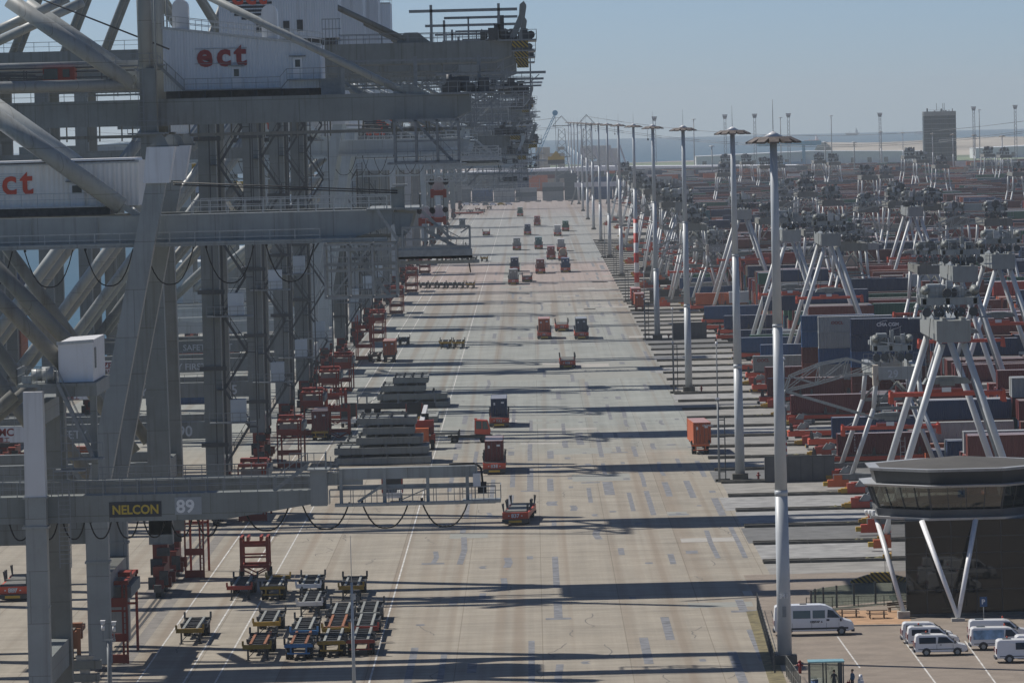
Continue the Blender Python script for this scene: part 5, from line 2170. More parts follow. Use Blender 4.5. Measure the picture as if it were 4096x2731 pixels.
# ------------------------------------------------------------------ red spreader frames
def red_frame(p, label, w=3.0, h=4.2, d=4.0, group="red spreader frames"):
    r = thing("wheeled_lifter", label, "lifting frame", p, group=group)
    mb = MB()
    for y in (0, d):
        for x in (-w / 2, w / 2):
            mb.b(x - 0.16, x + 0.16, y - 0.16, y + 0.16, 0.7, h)
        mb.b(-w / 2, w / 2, y - 0.12, y + 0.12, h - 0.9, h - 0.6)
        mb.b(-w / 2, w / 2, y - 0.12, y + 0.12, h * 0.5, h * 0.5 + 0.18)
        mb.b(-w / 2 - 0.2, w / 2 + 0.2, y - 0.18, y + 0.18, 1.0, 1.3)
        mb.bar((-w / 2, y, 0.9), (0, y, 0.2), 0.14)
        mb.bar((w / 2, y, 0.9), (0, y, 0.2), 0.14)
    for x in (-w / 2, w / 2):
        mb.b(x - 0.12, x + 0.12, 0, d, h - 0.3, h)
        mb.b(x - 0.12, x + 0.12, 0, d, 1.0, 1.3)
    mb.build("frame", REDF, r)
    mb = MB()
    for x in (-w / 4, w / 4, -w / 2, w / 2):
        mb.b(x - 0.12, x + 0.12, 0.1, d - 0.1, h - 0.4, h + 0.1)
    mb.build("spreader_beam", REDF, r)
    for s_ in (-1, 1):
        mb = MB()
        mb.tube((s_ * (w / 2 - 0.1), 0.8, 0.45), (s_ * (w / 2 + 0.3), 0.8, 0.45), 0.45, 12)
        mb.tube((s_ * (w / 2 - 0.1), d - 0.8, 0.45), (s_ * (w / 2 + 0.3), d - 0.8, 0.45), 0.45, 12)
        mb.build("wheel", BLACK, r)
    return r


red_frame(gp(1020, 2309), "red wheeled lifting frame standing behind the back row of chassis", 2.7, 4.1)
red_frame(gp(1358, 1755), "red wheeled lifting frame right of the maroon container trailer", 2.9, 5.0)
red_frame(gp(1345, 1700), "dark red lifting frame behind the maroon container trailer", 3.0, 5.4)


def ladder_frame(p, label, h=7.4, w=3.5, d=12, top=True, words=None, group="red spreader stands by the crane feet"):
    r = thing("spreader_stand", label, "steel stand", p, group=group)
    mb = MB()
    for x in (-w / 2, w / 2 - 0.35, w / 2):
        mb.b(x - 0.09, x + 0.09, -0.1, 0.1, 0, h)
    k = 0.5
    while k < h:
        mb.b(w / 2 - 0.35, w / 2, -0.05, 0.05, k, k + 0.06)
        k += 0.5
    for z in (h * 0.33, h * 0.66):
        mb.b(-w / 2, w / 2, -0.12, 0.12, z, z + 0.16)
    mb.b(-w / 2, w / 2, -0.14, 0.14, h * 0.28, h * 0.28 + 0.7)
    mb.b(-w / 2, w / 2, -0.14, 0.14, h * 0.72, h * 0.72 + 0.8)
    mb.b(-w / 2, w / 2, -0.14, 0.14, 0.05, 0.8)
    st = mb.build("stand_frame", REDF, r)
    mb = MB()
    for x in (-w / 2, w / 2):
        mb.b(x - 0.12, x + 0.12, d - 0.1, d + 0.1, 0, h)
    mb.b(-w / 2, w / 2, d - 0.1, d + 0.1, h * 0.6, h * 0.6 + 0.2)
    mb.build("rear_post", REDF, r)
    if top:
        mb = MB()
        for y in (0.0, d):
            mb.b(-w / 2, w / 2 + 0.2, y - 0.25, y + 0.25, h, h + 0.35)
        for x in (-w / 2 + 0.2, 0.1, w / 2 - 0.1):
            mb.b(x - 0.14, x + 0.14, 0, d, h + 0.02, h + 0.32)
        mb.b(-w / 2, w / 2, d * 0.4, d * 0.6, h + 0.3, h + 0.7)
        mb.build("spreader", REDF, r)
        mb = MB()
        mb.b(-w / 2 + 0.3, w / 2 + 0.4, 0.4, d - 0.5, h - 1.2, h - 0.2)
        mb.build("spreader_housing", HATCH, r)
    if words:
        text(st, "lettering", words, 0.6, LETW, (-0.6, -0.16, h * 0.3), off=0.005, ext=0.006)
    return r


ladder_frame((-37.9, 479, 0), "tall red ladder stand with white lettering at the bottom left", 6.9, 3.3, 12, True, "stinis")
ladder_frame(gp(780, 2310), "red ladder stand right of the near orange-footed crane leg", 8.4, 1.9, 9, False)
for i, (Y, h) in enumerate(((647, 6.4), (747, 6.2), (824, 6.2), (896, 6.2), (958, 6.0), (1085, 8.5), (1175, 6), (1345, 6), (1515, 6), (1705, 6))):
    ladder_frame((-33.9, Y + 2, 0), "red spreader stand beside a crane foot, %s beyond the orange-footed leg" % ORD[i], h, 3.2, 12, i != 5)
# rusty spreader resting on concrete trestle, bottom left
r = thing("old_spreader", "rusty orange spreader on grey steel beams at the bottom left", "spreader", (-40.2, 455, 2.75))
mb = MB()
for x in (-1.5, -0.5, 0.6, 1.5):
    mb.b(x - 0.14, x + 0.14, 0.2, 8, 1.9, 2.3)
mb.b(-1.7, 1.7, 0, 0.4, 0.9, 2.3)
mb.b(-1.7, 1.7, 3.6, 4.6, 1.4, 2.7)
for x in (-1.6, 1.1, 1.7):
    mb.b(x - 0.16, x + 0.16, -0.1, 0.3, 0, 2.6)
mb.b(-1.6, 1.6, -0.05, 0.1, 0.05, 0.2)
mb.build("frame", RUSTY, r)
mb = MB()
mb.b(-1.3, 1.2, 0.5, 7.5, 2.31, 2.36)
mb.build("deck_plate", BEIGE, r)
r = thing("steel_trestle", "grey steel trestle carrying the rusty spreader", "trestle", (-40.2, 454.6, 0))
r.scale.z = 0.8
mb = MB()
mb.b(-2.0, 3.6, -0.4, 0.4, 2.5, 3.4)
mb.b(-2.0, 3.4, -0.5, 0.5, 1.2, 2.0)
mb.build("beam", GREY, r)
mb = MB()
for x in (-1.2, 0.4, 2.2):
    mb.prism([(x - 0.35, 2.0), (x + 0.35, 2.0), (x + 0.75, 3.9), (x - 0.75, 3.9)], -0.3, 0.3)
    mb.b(x - 0.3, x + 0.3, -0.3, 0.3, 0, 1.2)
mb.build("support", CONC, r)

# orange mobile handler, seen from behind
r = thing("reach_truck", "orange container handler with white boom, seen from behind", "lift truck", gp(1688, 1800))
mb = MB()
mb.b(-1.2, 1.0, 0, 3.2, 0.8, 3.1)
mb.build("counterweight", ORANGE, r)
mb = MB()
mb.b(-0.9, 1.7, 2.4, 5.6, 2.2, 4.1)
mb.b(0.9, 1.9, 0.6, 2.6, 0.9, 1.9)
mb.b(1.3, 1.9, 0.4, 3.0, 1.9, 2.2)
mb.build("body", REDF, r)
mb = MB()
mb.loft([[(-0.35, 3.0, 3.6), (0.35, 3.0, 3.6), (0.35, 3.0, 4.1), (-0.35, 3.0, 4.1)], [(0.3, 7.0, 5.6), (0.85, 7.0, 5.6), (0.85, 7.0, 6.1), (0.3, 7.0, 6.1)]])
mb.build("boom", WHITE, r)
for x in (-1.1, 1.5):
    for y in (0.9, 4.6):
        mb = MB()
        mb.tube((x - 0.25, y, 0.75), (x + 0.25, y, 0.75), 0.75, 14)
        mb.build("wheel", BLACK, r)
mb = MB()
mb.b(-0.1, 1.0, 4.0, 4.6, 4.1, 5.0)
mb.build("cab", GLASSD, r)

# red terminal tractor pulling a chassis across the road
p = gp(1935, 1768)
r = thing("terminal_tractor", "red terminal tractor with tinted cab crossing in front of the blue load", "tractor", p)
mb = MB()
mb.b(-1.9, 1.1, -1.2, 1.2, 0.7, 1.15)
mb.b(-5.2, -1.9, -0.5, 0.5, 0.75, 1.1)
mb.build("frame", DARK, r)
mb = MB()
mb.prism([(-1.3, 1.3), (0.95, 1.15), (1.05, 1.7), (0.6, 3.25), (-1.25, 3.35)], -1.15, 0.6)
cb = mb.build("cab", RED, r)
mb = MB()
mb.prism([(-1.05, 2.0), (-0.25, 2.0), (-0.25, 3.1), (-1.05, 3.15)], -1.18, -1.152)
mb.prism([(-0.12, 1.95), (0.75, 1.95), (0.5, 3.05), (-0.12, 3.1)], -1.18, -1.152)
mb.q((1.0, -1.0, 1.95), (1.0, 0.45, 1.95), (0.66, 0.45, 3.15), (0.66, -1.0, 3.15))
mb.build("window", GLASSG, cb)
mb = MB()
mb.b(0.9, 1.3, -1.2, 1.2, 0.45, 1.1)
mb.build("bumper", DARK, r)
for x, rr_ in ((0.0, 0.52), (-4.2, 0.52), (1.0, 0.0)):
    if rr_:
        for y in (-1.15, 0.75):
            mb = MB()
            mb.tube((x, y, rr_), (x, y + 0.4, rr_), rr_ + 0.05, 16)
            mb.m = 1
            mb.tube((x, y - 0.02, rr_), (x, y, rr_), 0.25, 12)
            mb.build("wheel", [BLACK, GREYD], r)
mb = MB()
mb.b(-1.3, -0.9, -0.2, 0.2, 3.36, 3.5)
mb.build("beacon", LETO, r)
place_chassis(p + Vector((-3.4, 0, 0.05)), "dark chassis coupled behind the red terminal tractor", DARK, HATCH, None, rz=PI / 2)

for i, (xf, yf, c_) in enumerate(((52, 2405, None), (60, 2150, None))):
    p = gp(xf, yf)
    place_agv(p + Vector((0, 7.4, 0)), 0, ["red guided vehicle cut by the left picture edge beyond the near crane leg", "red guided vehicle behind the other one at the left picture edge"][i], "47" if i == 0 else None,
              "red guided vehicles at the left edge")
    if i:
        container("maroon", p + Vector((0, 7.4, 1.64)), 0, "maroon container on the guided vehicle at the left picture edge")
# buffer stops where the stacking-crane rails end
BS = None
REDB2 = paint("buffer_red", (0.42, 0.07, 0.04), 0.5, 0.45, 0.3, 0.1)
for k in range(16):
    yk = Y0 + PITCH * k
    for j, dy in enumerate((-1.0, 1.0)):
        lab = "red buffer stop with yellow bumper, %s lane end from the car park, %s rail" % (ORD[k], ("near", "far")[j])
        if BS is None:
            BS = thing("buffer_stop", lab, "buffer stop", (36.6, yk + dy, 0), group="red and yellow buffer stops")
            mb = MB()
            mb.b(0, 0.9, -0.5, 0.5, 0.15, 1.35)
            mb.b(0.9, 2.2, -0.4, 0.4, 0.15, 0.9)
            mb.build("red_block", REDB2, BS)
            mb = MB()
            mb.b(-0.75, 0, -0.55, 0.55, 0.2, 0.75)
            mb.b(-1.1, -0.75, -0.3, 0.3, 0.3, 0.65)
            mb.build("bumper", CHY, BS)
            mb = MB()
            mb.prism([(0.9, 0.9), (2.2, 0.9), (2.3, 1.5), (1.6, 1.8)], -0.3, 0.3)
            mb.b(2.2, 3.4, -0.3, 0.3, 0.2, 0.8)
            mb.tube((0.2, 0, 0.3), (0.9, 0, 0.3), 0.3, 8)
            mb.build("bracket", GREYL, BS)
        else:
            dup(BS, (36.6 + (k * 5 % 3) * 0.5 + j * 0.6, yk + dy, 0), 0, lab, "red and yellow buffer stops")
# ------------------------------------------------------------------ vehicles waiting in the transfer lanes
lane = [(2985, 1526, 0, "grey", "a pale grey container, left of crane bogies"), (3010, 1575, 0.9, "maroon", "a maroon container behind the grey mast"),
        (3040, 1625, 0, "maroon", "a long maroon container, red nose between masts"), (3130, 1700, 0, "maroon", "a maroon container with bright roof edge"),
        (3154, 1767, 0, None, ""), (3235, 1800, 2.0, "dark blue", "a dark blue container with white bird logo"),
        (3245, 1872, 2.2, "maroon", "a maroon container nearest the grey screen wall")]
for i, (xf, yf, off, cargo, d) in enumerate(lane):
    p = gp(xf, yf)
    c = p + Vector((7.4, 1.5, 0))
    place_agv(c, PI / 2, "red guided vehicle in the lanes under %s" % d if cargo else
              "empty red guided vehicle waiting in the lanes in front of the bright-roofed maroon load", None, "guided vehicles in the transfer lanes")
    if cargo:
        co = container(cargo, c + Vector((off, 0, 1.64)), PI / 2, "%s container on a lane vehicle, %s" % (cargo, (
            "left of the far crane bogies", "behind the light mast", "with the red vehicle nose between masts", "with bright roof edge", "",
            "with white bird logo", "lettered upright in white")[i]), h=2.75)
        if i == 5:
            mb = MB()
            y = -1.245
            mb.prism([(-4.6, 1.2), (-3.0, 1.2), (-3.3, 1.35), (-4.2, 1.33)], y, y + 0.02)
            mb.prism([(-4.3, 1.5), (-3.3, 1.9), (-3.2, 2.1)], y, y + 0.02)
            mb.prism([(-4.0, 1.4), (-3.2, 1.75), (-3.6, 1.4)], y, y + 0.02)
            e = mb.build("emblem", LETW, co)
            e.rotation_euler = (0, 0, -PI / 2)
            text(co, "lettering", "SEA", 0.3, LETW, (-1.25, 4.55, 0.85), rot=(PI / 2, 0, -PI / 2), ext=0.005)
        if i == 6:
            for k, chh in enumerate("TRITON"):
                text(co, "lettering", chh, 0.36, LETW, (-1.25, 3.9, 2.2 - k * 0.36), rot=(PI / 2, 0, -PI / 2), ext=0.005)
        if i == 0:
            text(co, "lettering", "OOCL", 0.75, LETR, (-1.25, 5.4, 1.75), rot=(PI / 2, 0, -PI / 2), ext=0.005, off=0.02)
# grey screen walls at the lane ends
SCR = plain("dark_grey_screen", (0.10, 0.105, 0.11), 0.7, var=0.15, sc=0.7)
for i, (x0f, x1f, yf, h) in enumerate(((3062, 3345, 1930, 3.2), (2691, 2830, 1358, 3.4), (2600, 2720, 1212, 3.2), (2562, 2650, 1110, 3.0))):
    a, b_ = gp(x0f, yf), gp(x1f, yf)
    r = thing("screen_wall", "long dark grey screen wall, %s at the lane ends from the camera" % ORD[i], "wall", (a.x, a.y, 0), group="dark screen walls in the lanes")
    mb = MB()
    mb.b(0, b_.x - a.x, 0, 0.3, 0.1, h)
    mb.build("panel", SCR, r)
    mb = MB()
    mb.b(-0.1, b_.x - a.x + 0.1, -0.05, 0.35, h, h + 0.12)
    n = int((b_.x - a.x) / 1.5)
    for k in range(n + 1):
        mb.b(k * 1.5 - 0.05, k * 1.5 + 0.05, -0.06, 0, 0, h)
    mb.build("frame", GREYD, r)
    mb = MB()
    mb.b(0, 0.8, 0.3, 2.6, 0, h * 0.9)
    mb.build("return_panel", SCR, r)

# random loaded vehicles farther down the lanes
rl = random.Random(8)
lane_cols = ["maroon", "dark blue", "grey", "brown red", "orange", "slate", "blue", "green"]
k0 = 16
for k in range(16, 44):
    if rl.random() < 0.72:
        y = Y0 + PITCH * k + rl.choice((6, 10, 15, 19))
        x = 45 + rl.uniform(-2, 3)
        cg = rl.choice(lane_cols) if rl.random() < 0.62 else None
        nm = ORD[k - 16]
        place_agv(Vector((x, y, 0)), PI / 2, "hazy red guided vehicle, %s lane bay beyond the grey-loaded one" % nm, None,
                  "far guided vehicles in the lanes")
        if cg:
            container(cg, Vector((x + rl.uniform(-1, 1), y, 1.64)), PI / 2, "%s container on the hazy lane vehicle, %s bay beyond the grey one" % (cg, nm), door=False)

# ------------------------------------------------------------------ container stacks
ry = random.Random(77)
cols_w = ["maroon"] * 11 + ["brown red"] * 6 + ["dark blue"] * 6 + ["blue"] * 1 + ["green"] * 2 + ["grey"] * 2 + ["white"] * 1 + ["orange"] * 2 + ["red"] * 3 + ["teal"] * 1 + ["slate"] * 2 + ["beige"]
cells = []
heights = {}
X0S = 57.2
for k in range(0, 96):
    yk = Y0 + PITCH * k
    xr = 0.0905 * (yk + 25) + 12
    nb = min(22, max(2, int((xr - 52) / 12.6) + 1))
    for bay in range(nb):
        basis = ry.choice((1, 2, 2, 3, 3)) if k < 12 else ry.choice((2, 3, 3, 4))
        if k in (12, 13):
            basis = 4
        if k >= 55:
            basis = ry.choice((3, 4, 4))
        if k < 3 and bay == 0:
            basis = 1
        for row in range(6):
            h = max(0, min(5, basis + ry.choice((-1, 0, 0, 0, 1))))
            if k < 12 and ry.random() < 0.12:
                h = 0
            if bay == 0 and (k == 12 or (k == 13 and row < 5)):
                h = 0
            if bay == 0 and k in (9, 10, 11):
                h = min(h, 1)
            heights[(k, bay, row)] = h
for (k, bay, row), h in heights.items():
    yk = Y0 + PITCH * k
    y = yk + 4.6 + row * 2.86
    x = X0S + bay * 12.62 + ry.uniform(-0.15, 0.15)
    front = heights.get((k, bay, row - 1), 0)
    for t in range(h):
        col = ry.choice(cols_w)
        if not (t == h - 1 or t >= front - 1 or bay == 0):
            continue
        area = (2.6 if t >= front else 0.5) + (0.4 if t == h - 1 else 0)
        inview = (x - 7) / y < 0.0925
        cells.append((area / y / y if inview else 0, k, bay, row, t, h, x, y, col))
cells.sort(key=lambda c: -c[0])
NI = 205
tier_w = ["bottom", "second", "third", "fourth", "fifth"]
shown = {}
for (s_, k, bay, row, t, h, x, y, col) in cells[:NI]:
    hh = 2.62
    pos = "topmost" if t == h - 1 else tier_w[t] + " tier"
    lab = "%s container, %s, %s row of the %s yard block, %s bay from the road" % (col, pos, ORD[row], ORD[k], ORD[bay])
    container(col, (x, y, t * 2.62), PI / 2, lab, h=2.6, door=False, group="stacked containers in the yard")
big = {}
for (s_, k, bay, row, t, h, x, y, col) in cells[NI:]:
    if s_ <= 0:
        continue
    big.setdefault(col, MB())
cmats = list(CCOL)
mbs = MB()
lst = []
for (s_, k, bay, row, t, h, x, y, col) in cells[NI:]:
    if s_ <= 0:
        continue
    ci = cmats.index(col)
    mbs.m = ci * 2
    z = t * 2.62
    mbs.b(x - 6.06, x + 6.06, y - 1.2, y + 1.2, z + 0.04, z + 2.56)
    mbs.b(x - 6.1, x - 5.94, y - 1.22, y - 1.06, z, z + 2.6)
    mbs.b(x + 5.94, x + 6.1, y - 1.22, y - 1.06, z, z + 2.6)
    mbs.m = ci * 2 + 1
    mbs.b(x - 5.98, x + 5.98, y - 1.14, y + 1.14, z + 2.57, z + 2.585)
o = mbs.build("container_stacks", [m for c in cmats for m in (CMAT[c], FADE_LIT[c])])
tag(o, "hazy mass of stacked containers filling the far yard blocks", "containers", kind="stuff")

# tall blue stack with white line lettering, its end at the lanes
cm = [("dark blue", 0), ("maroon", 0), ("dark blue", 1), ("blue", 1), ("dark blue", 2), ("blue", 2)]
base = at(1953, 800, 893)
for t, c_ in enumerate(("maroon", "maroon", "blue", "dark blue", "dark blue")):
    co = container(c_, (base.x + 6.1, 892, t * 2.62), PI / 2, "%s container, %s of the tall lane-end stack with white lettering" % (c_, ("bottom", "second", "middle", "fourth", "topmost")[t]),
                   h=2.6, door=False, group="tall stack with white lettering")
    if t >= 3:
        text(co, "lettering", "CMA CGM", 0.78, LETW, (-1.25, 1.9, 1.35 - (0.45 if t == 3 else 0)), rot=(PI / 2, 0, -PI / 2), ext=0.005, off=0.03)
        mb = MB()
        for s_, (cy, cz) in ((1, (0.9, 2.0)), (-1, (-1.4, 1.1))):
            n = 9
            up_ = [(cy + s_ * (0.75 - 1.5 * i / n), -1.25, cz + s_ * 0.45 * (1 - (1 - i / n) ** 2) - s_ * 0.2) for i in range(n + 1)]
            for a, b2 in zip(up_[:-1], up_[1:]):
                mb.bar((-1.25, a[0], a[2] - (0.45 if t == 3 else 0)), (-1.25, b2[0], b2[2] - (0.45 if t == 3 else 0)), 0.05, 0.07)
        mb.build("swoosh", LETW, co)
for t, c_ in enumerate(("brown red", "grey", "blue", "grey", "grey")):
    co = container(c_, (base.x + 1.6, 906, t * 2.62), PI / 2, "%s container, %s of the stack behind the white-lettered one" % (c_, ("bottom", "second", "middle", "fourth", "topmost")[t]),
                   h=2.6, door=False, group="stack behind the white-lettered one")
    if t == 4:
        text(co, "lettering", "OOCL", 0.7, LETR, (-1.25, 4.0, 1.3), rot=(PI / 2, 0, -PI / 2), ext=0.005, off=0.02)
for t, c_ in enumerate(("maroon", "brown red", "maroon", "blue", "blue")):
    container(c_, (base.x - 0.9, 912, t * 2.62), PI / 2, "%s container, %s of the narrow stack left of the white-lettered stacks" % (c_, ("bottom", "second", "middle", "fourth", "topmost")[t]),
              h=2.6, door=False, group="narrow stack left of the white-lettered stacks")


# ------------------------------------------------------------------ stacking cranes
def asc(Y, X, kind, label, num=None, zsp=12.0, arm=False, seed=0, zg=22.0, spr=True, det=True):
    rnd = random.Random(seed)
    r = thing("stacking_crane", label, "stacking crane", (X, Y, 0), group="stacking cranes over the yard")
    span = 22.0
    gcol = GREY if kind != "rusty" else TARP
    # legs
    for yy in (0.0, span):
        for s_ in (-1, 1):
            mb = MB()
            if kind == "new":
                mb.tube((s_ * 7.6, yy, 1.6), (s_ * 1.15, yy, zg - 0.2), 0.38, 12, 0.36)
            else:
                mb.tube((s_ * 6.0, yy, 1.5), (s_ * 3.0, yy, zg * 0.74), 0.3, 10)
                mb.tube((s_ * 3.0, yy, zg * 0.74), (s_ * 2.6, yy, zg + 0.4), 0.3, 10)
            mb.build("leg", ASCLEG, r)
    mb = MB()
    for yy in (0.0, span):
        mb.b(-8.2, 8.2, yy - 0.35, yy + 0.35, 1.2, 1.9)
        if kind != "new":
            mb.bar((-3.0, yy, zg * 0.74), (3.0, yy, zg * 0.74), 0.4, 0.4)
            mb.tube((-3.0, yy, zg * 0.74), (0, yy, zg - 0.2), 0.16, 6)
            mb.tube((3.0, yy, zg * 0.74), (0, yy, zg - 0.2), 0.16, 6)
    mb.build("sill_beam", GREY, r)
    for yy in (0.0, span):
        for s_ in (-1, 1):
            mb = MB()
            mb.b(s_ * 7.6 - 1.3, s_ * 7.6 + 1.3, yy - 0.45, yy + 0.45, 0.35, 1.25)
            mb.b(s_ * 7.6 - 0.5, s_ * 7.6 + 0.5, yy - 0.5, yy + 0.5, 0.9, 1.8)
            mb.m = 1
            mb.b(s_ * 9.1 - 0.35, s_ * 9.1 + 0.35, yy - 0.4, yy + 0.4, 0.5, 1.0)
            mb.build("bogie", [ORANGE if rnd.random() < 0.5 else RED, YELLOW], r)
    # girder with end plate
    if kind == "new":
        mb = MB()
        pts = [(-1.8, zg + 0.2), (-1.6, zg), (1.6, zg), (1.8, zg + 0.2), (1.8, zg + 2.3), (-1.8, zg + 2.3)]
        mb.prism(pts, -1.6, span + 1.6)
        mb.b(-1.2, -0.8, -1.6, 2, zg + 2.3, zg + 2.6)
        mb.b(0.8, 1.2, -1.6, 2, zg + 2.3, zg + 2.6)
        g_ = mb.build("girder", GREYL, r)
        if num:
            text(g_, "number", num, 1.0, LETG, (0, -1.62, zg + 0.7), align='CENTER', off=0.01)
        zt = zg + 2.3
        tw = 3.1
    else:
        mb = MB()
        for s_ in (-1, 1):
            mb.b(s_ * 2.6 - 0.4, s_ * 2.6 + 0.4, -1.0, span + 1.0, zg + 0.2, zg + 1.6)
        mb.b(-2.6, 2.6, -1.2, -0.9, zg + 0.1, zg + 1.7)
        mb.b(-2.6, 2.6, span + 0.9, span + 1.2, zg + 0.3, zg + 1.5)
        g_ = mb.build("girder", BEIGE if kind == "far" else GREYL, r)
        if kind == "rusty":
            mb = MB()
            mb.b(-3.05, -2.4, -1.25, 0.6, zg - 0.6, zg + 1.9)
            mb.build("rusty_end_box", paint("rust_streaked_white", (0.55, 0.5, 0.42), 0.6, 0.3, 0.4, 0.7), g_)
        if num:
            text(g_, "number", num, 1.35, LETG, (-0.6, -1.24, zg + 0.35), align='CENTER', off=0.015)
        zt = zg + 1.7
        tw = 2.5
    # trolley on top
    yt = rnd.uniform(0.5, 4) if kind == "new" else rnd.uniform(2, 14)
    mb = MB()
    mb.prism([(-tw, zt + 1.5), (tw, zt + 1.5), (tw, zt + 2.3), (-tw, zt + 2.3)], yt, yt + 0.5)
    mb.prism([(-tw, zt + 1.5), (tw, zt + 1.5), (tw, zt + 2.3), (-tw, zt + 2.3)], yt + 4.4, yt + 4.9)
    for x in (-tw + 0.2, tw - 0.6, -0.4):
        mb.b(x, x + 0.4, yt, yt + 4.9, zt + 1.6, zt + 2.2)
    for x in (-tw * 0.85, -tw * 0.4, tw * 0.3, tw * 0.75):
        mb.b(x - 0.12, x + 0.12, yt + 0.1, yt + 0.4, zt, zt + 1.6)
    tro = mb.build("trolley", GREYL, r)
    mb = MB()
    for x in (-tw * 0.8, -tw * 0.38, tw * 0.38, tw * 0.8):
        mb.tube((x, yt - 0.1, zt + 0.75), (x, yt + 0.5, zt + 0.75), 0.5, 10)
    clutter(mb, rnd, -tw, tw, yt, yt + 4.5, zt + 2.3, 1.5, 10 if det else 6)
    clutter(mb, rnd, -tw * 0.6, tw * 0.6, yt, yt + 2.5, zt, 1.2, 5 if det else 3)
    if kind == "far":
        mb.tube((0, yt, zt + 3.0), (0, yt + 2.2, zt + 3.0), 0.9, 10)
        clutter(mb, rnd, -2.4, 2.4, yt, yt + 3, zt + 2.0, 2.4, 7)
    mb.build("hoist_machinery", GREYD, tro)
    mb = MB()
    mb.b(-tw * 0.75, -tw * 0.25, yt + 0.6, yt + 3.0, zt + 2.3, zt + 3.7)
    mb.b(tw * 0.15, tw * 0.5, yt + 0.8, yt + 2.4, zt + 2.3, zt + 3.3)
    mb.b(-tw * 0.1, tw * 0.08, yt + 0.3, yt + 1.3, zt + 2.3, zt + 4.1)
    mb.build("machinery_box", GREYL if seed % 2 else GREYW, tro)
    mb = MB()
    for _ in range(44 if det else 16):
        x = rnd.uniform(-tw * 0.55, tw * 0.55)
        mb.bar((x, yt + rnd.uniform(-0.4, 3), zt + rnd.uniform(0, 0.8)), (x + rnd.uniform(-0.5, 0.5), yt + rnd.uniform(-0.4, 3), zt + rnd.uniform(0.8, 2.0)), 0.1)
    clutter(mb, rnd, -tw, tw, yt - 0.3, yt + 4, zt + 2.3, 1.5, 20)
    mb.build("pipework", RAILL, tro)
    if det:
        for s_ in (-1, 1):
            mb = MB()
            mb.tube((s_ * tw * 0.85, yt - 0.3, zt + 3.1), (s_ * tw * 0.85, yt + 0.6, zt + 3.1), 0.5, 12)
            mb.tube((s_ * tw * 0.85, yt - 0.8, zt + 3.1), (s_ * tw * 0.85, yt - 0.3, zt + 3.1), 0.1, 12, 0.5)
            mb.build("cable_reel", GREY, tro)
        mb = MB()
        mb.rail((-tw - 1.2, yt - 0.6, zt + 0.2), (-tw, yt - 0.6, zt + 0.2), 1.1, 0.6)
        mb.rail((tw, yt - 0.6, zt + 0.2), (tw + 1.2, yt - 0.6, zt + 0.2), 1.1, 0.6)
        mb.rail((-tw, yt, zt + 2.3), (tw, yt, zt + 2.3), 1.1, 0.8)
        mb.b(-tw - 1.3, -tw, yt - 0.7, yt + 1.5, zt + 0.1, zt + 0.2)
        mb.b(tw, tw + 1.3, yt - 0.7, yt + 1.5, zt + 0.1, zt + 0.2)
        mb.bar((-0.2, yt, zt + 2.3), (-0.2, yt, zt + 4.8), 0.08)
        mb.bar((tw * 0.4, yt, zt + 2.3), (tw * 0.4, yt, zt + 4.4), 0.08)
        mb.build("railing", RAIL, tro)
    # spreader
    if spr:
        ys = yt + 6.5
        mb = MB()
        mb.b(-6.0, 6.0, ys - 0.25, ys + 0.25, zsp, zsp + 0.42)
        mb.b(-6.0, 6.0, ys + 1.6, ys + 2.1, zsp, zsp + 0.42)
        for s_ in (-1, 1):
            mb.b(s_ * 6.0 - 0.2, s_ * 6.0 + 0.2, ys - 0.4, ys + 2.3, zsp - 0.05, zsp + 0.45)
            for q in (-0.2, 2.1):
                mb.prism([(s_ * 6.05 - 0.22, zsp - 0.75), (s_ * 6.05 + 0.3, zsp - 0.75), (s_ * 6.05 + 0.16, zsp + 0.65), (s_ * 6.05 - 0.12, zsp + 0.65)], ys + q - 0.12, ys + q + 0.12)
        mb.b(-1.7, 1.7, ys - 0.1, ys + 2, zsp + 0.42, zsp + 0.75)
        sp_ = mb.build("spreader", RED, r)
        mb = MB()
        mb.prism([(-2.6, zsp + 1.3), (2.6, zsp + 1.3), (2.2, zsp + 1.9), (0.8, zsp + 2.1), (-0.8, zsp + 2.1), (-2.2, zsp + 1.9)], ys - 0.3, ys + 2)
        mb.b(-0.8, 0.8, ys - 0.45, ys - 0.3, zsp + 1.1, zsp + 1.7)
        mb.build("headblock", GREY, sp_)
        mb = MB()
        mb.b(-0.6, 0.4, ys - 0.3, ys - 0.26, zsp + 0.45, zsp + 0.95)
        mb.build("maker_plate", LETW, sp_)
        mb = MB()
        for x in (-2.2, -1.6, 1.6, 2.2):
            mb.tube((x, ys + 0.3, zsp + 1.9), (x * 0.9, yt + 2, zt), 0.04, 5)
        mb.build("hoist_rope", DARK, sp_)
    if arm:
        mb = MB()
        for yy in (-0.8, 3.5):
            z0 = zg - 1.2
            P = [(-3, z0 + 3.0), (-6.0, z0 + 3.9), (-9.5, z0 + 3.3), (-13.2, z0 + 1.9), (-13.9, z0 + 0.1)]
            Q = [(-3, z0 + 2.0), (-6.5, z0 + 1.8), (-10, z0 + 0.9), (-13.9, z0 + 0.1)]
            for S_ in (P, Q):
                for a, b2 in zip(S_[:-1], S_[1:]):
                    mb.bar((a[0], yy, a[1]), (b2[0], yy, b2[1]), 0.17, 0.18)
            for a, b2 in ((P[1], Q[1]), (P[2], Q[2]), (P[3], Q[3]), (P[1], Q[2]), (P[2], Q[3]), (Q[1], P[0]), (P[3], Q[2])):
                mb.bar((a[0], yy, a[1]), (b2[0], yy, b2[1]), 0.11)
            mb.bar((-13.9, yy, z0 + 0.1), (-2.5, yy, z0 - 3.6), 0.2, 0.2)
        mb.bar((-13.9, -0.8, zg - 1.1), (-13.9, 3.5, zg - 1.1), 0.2)
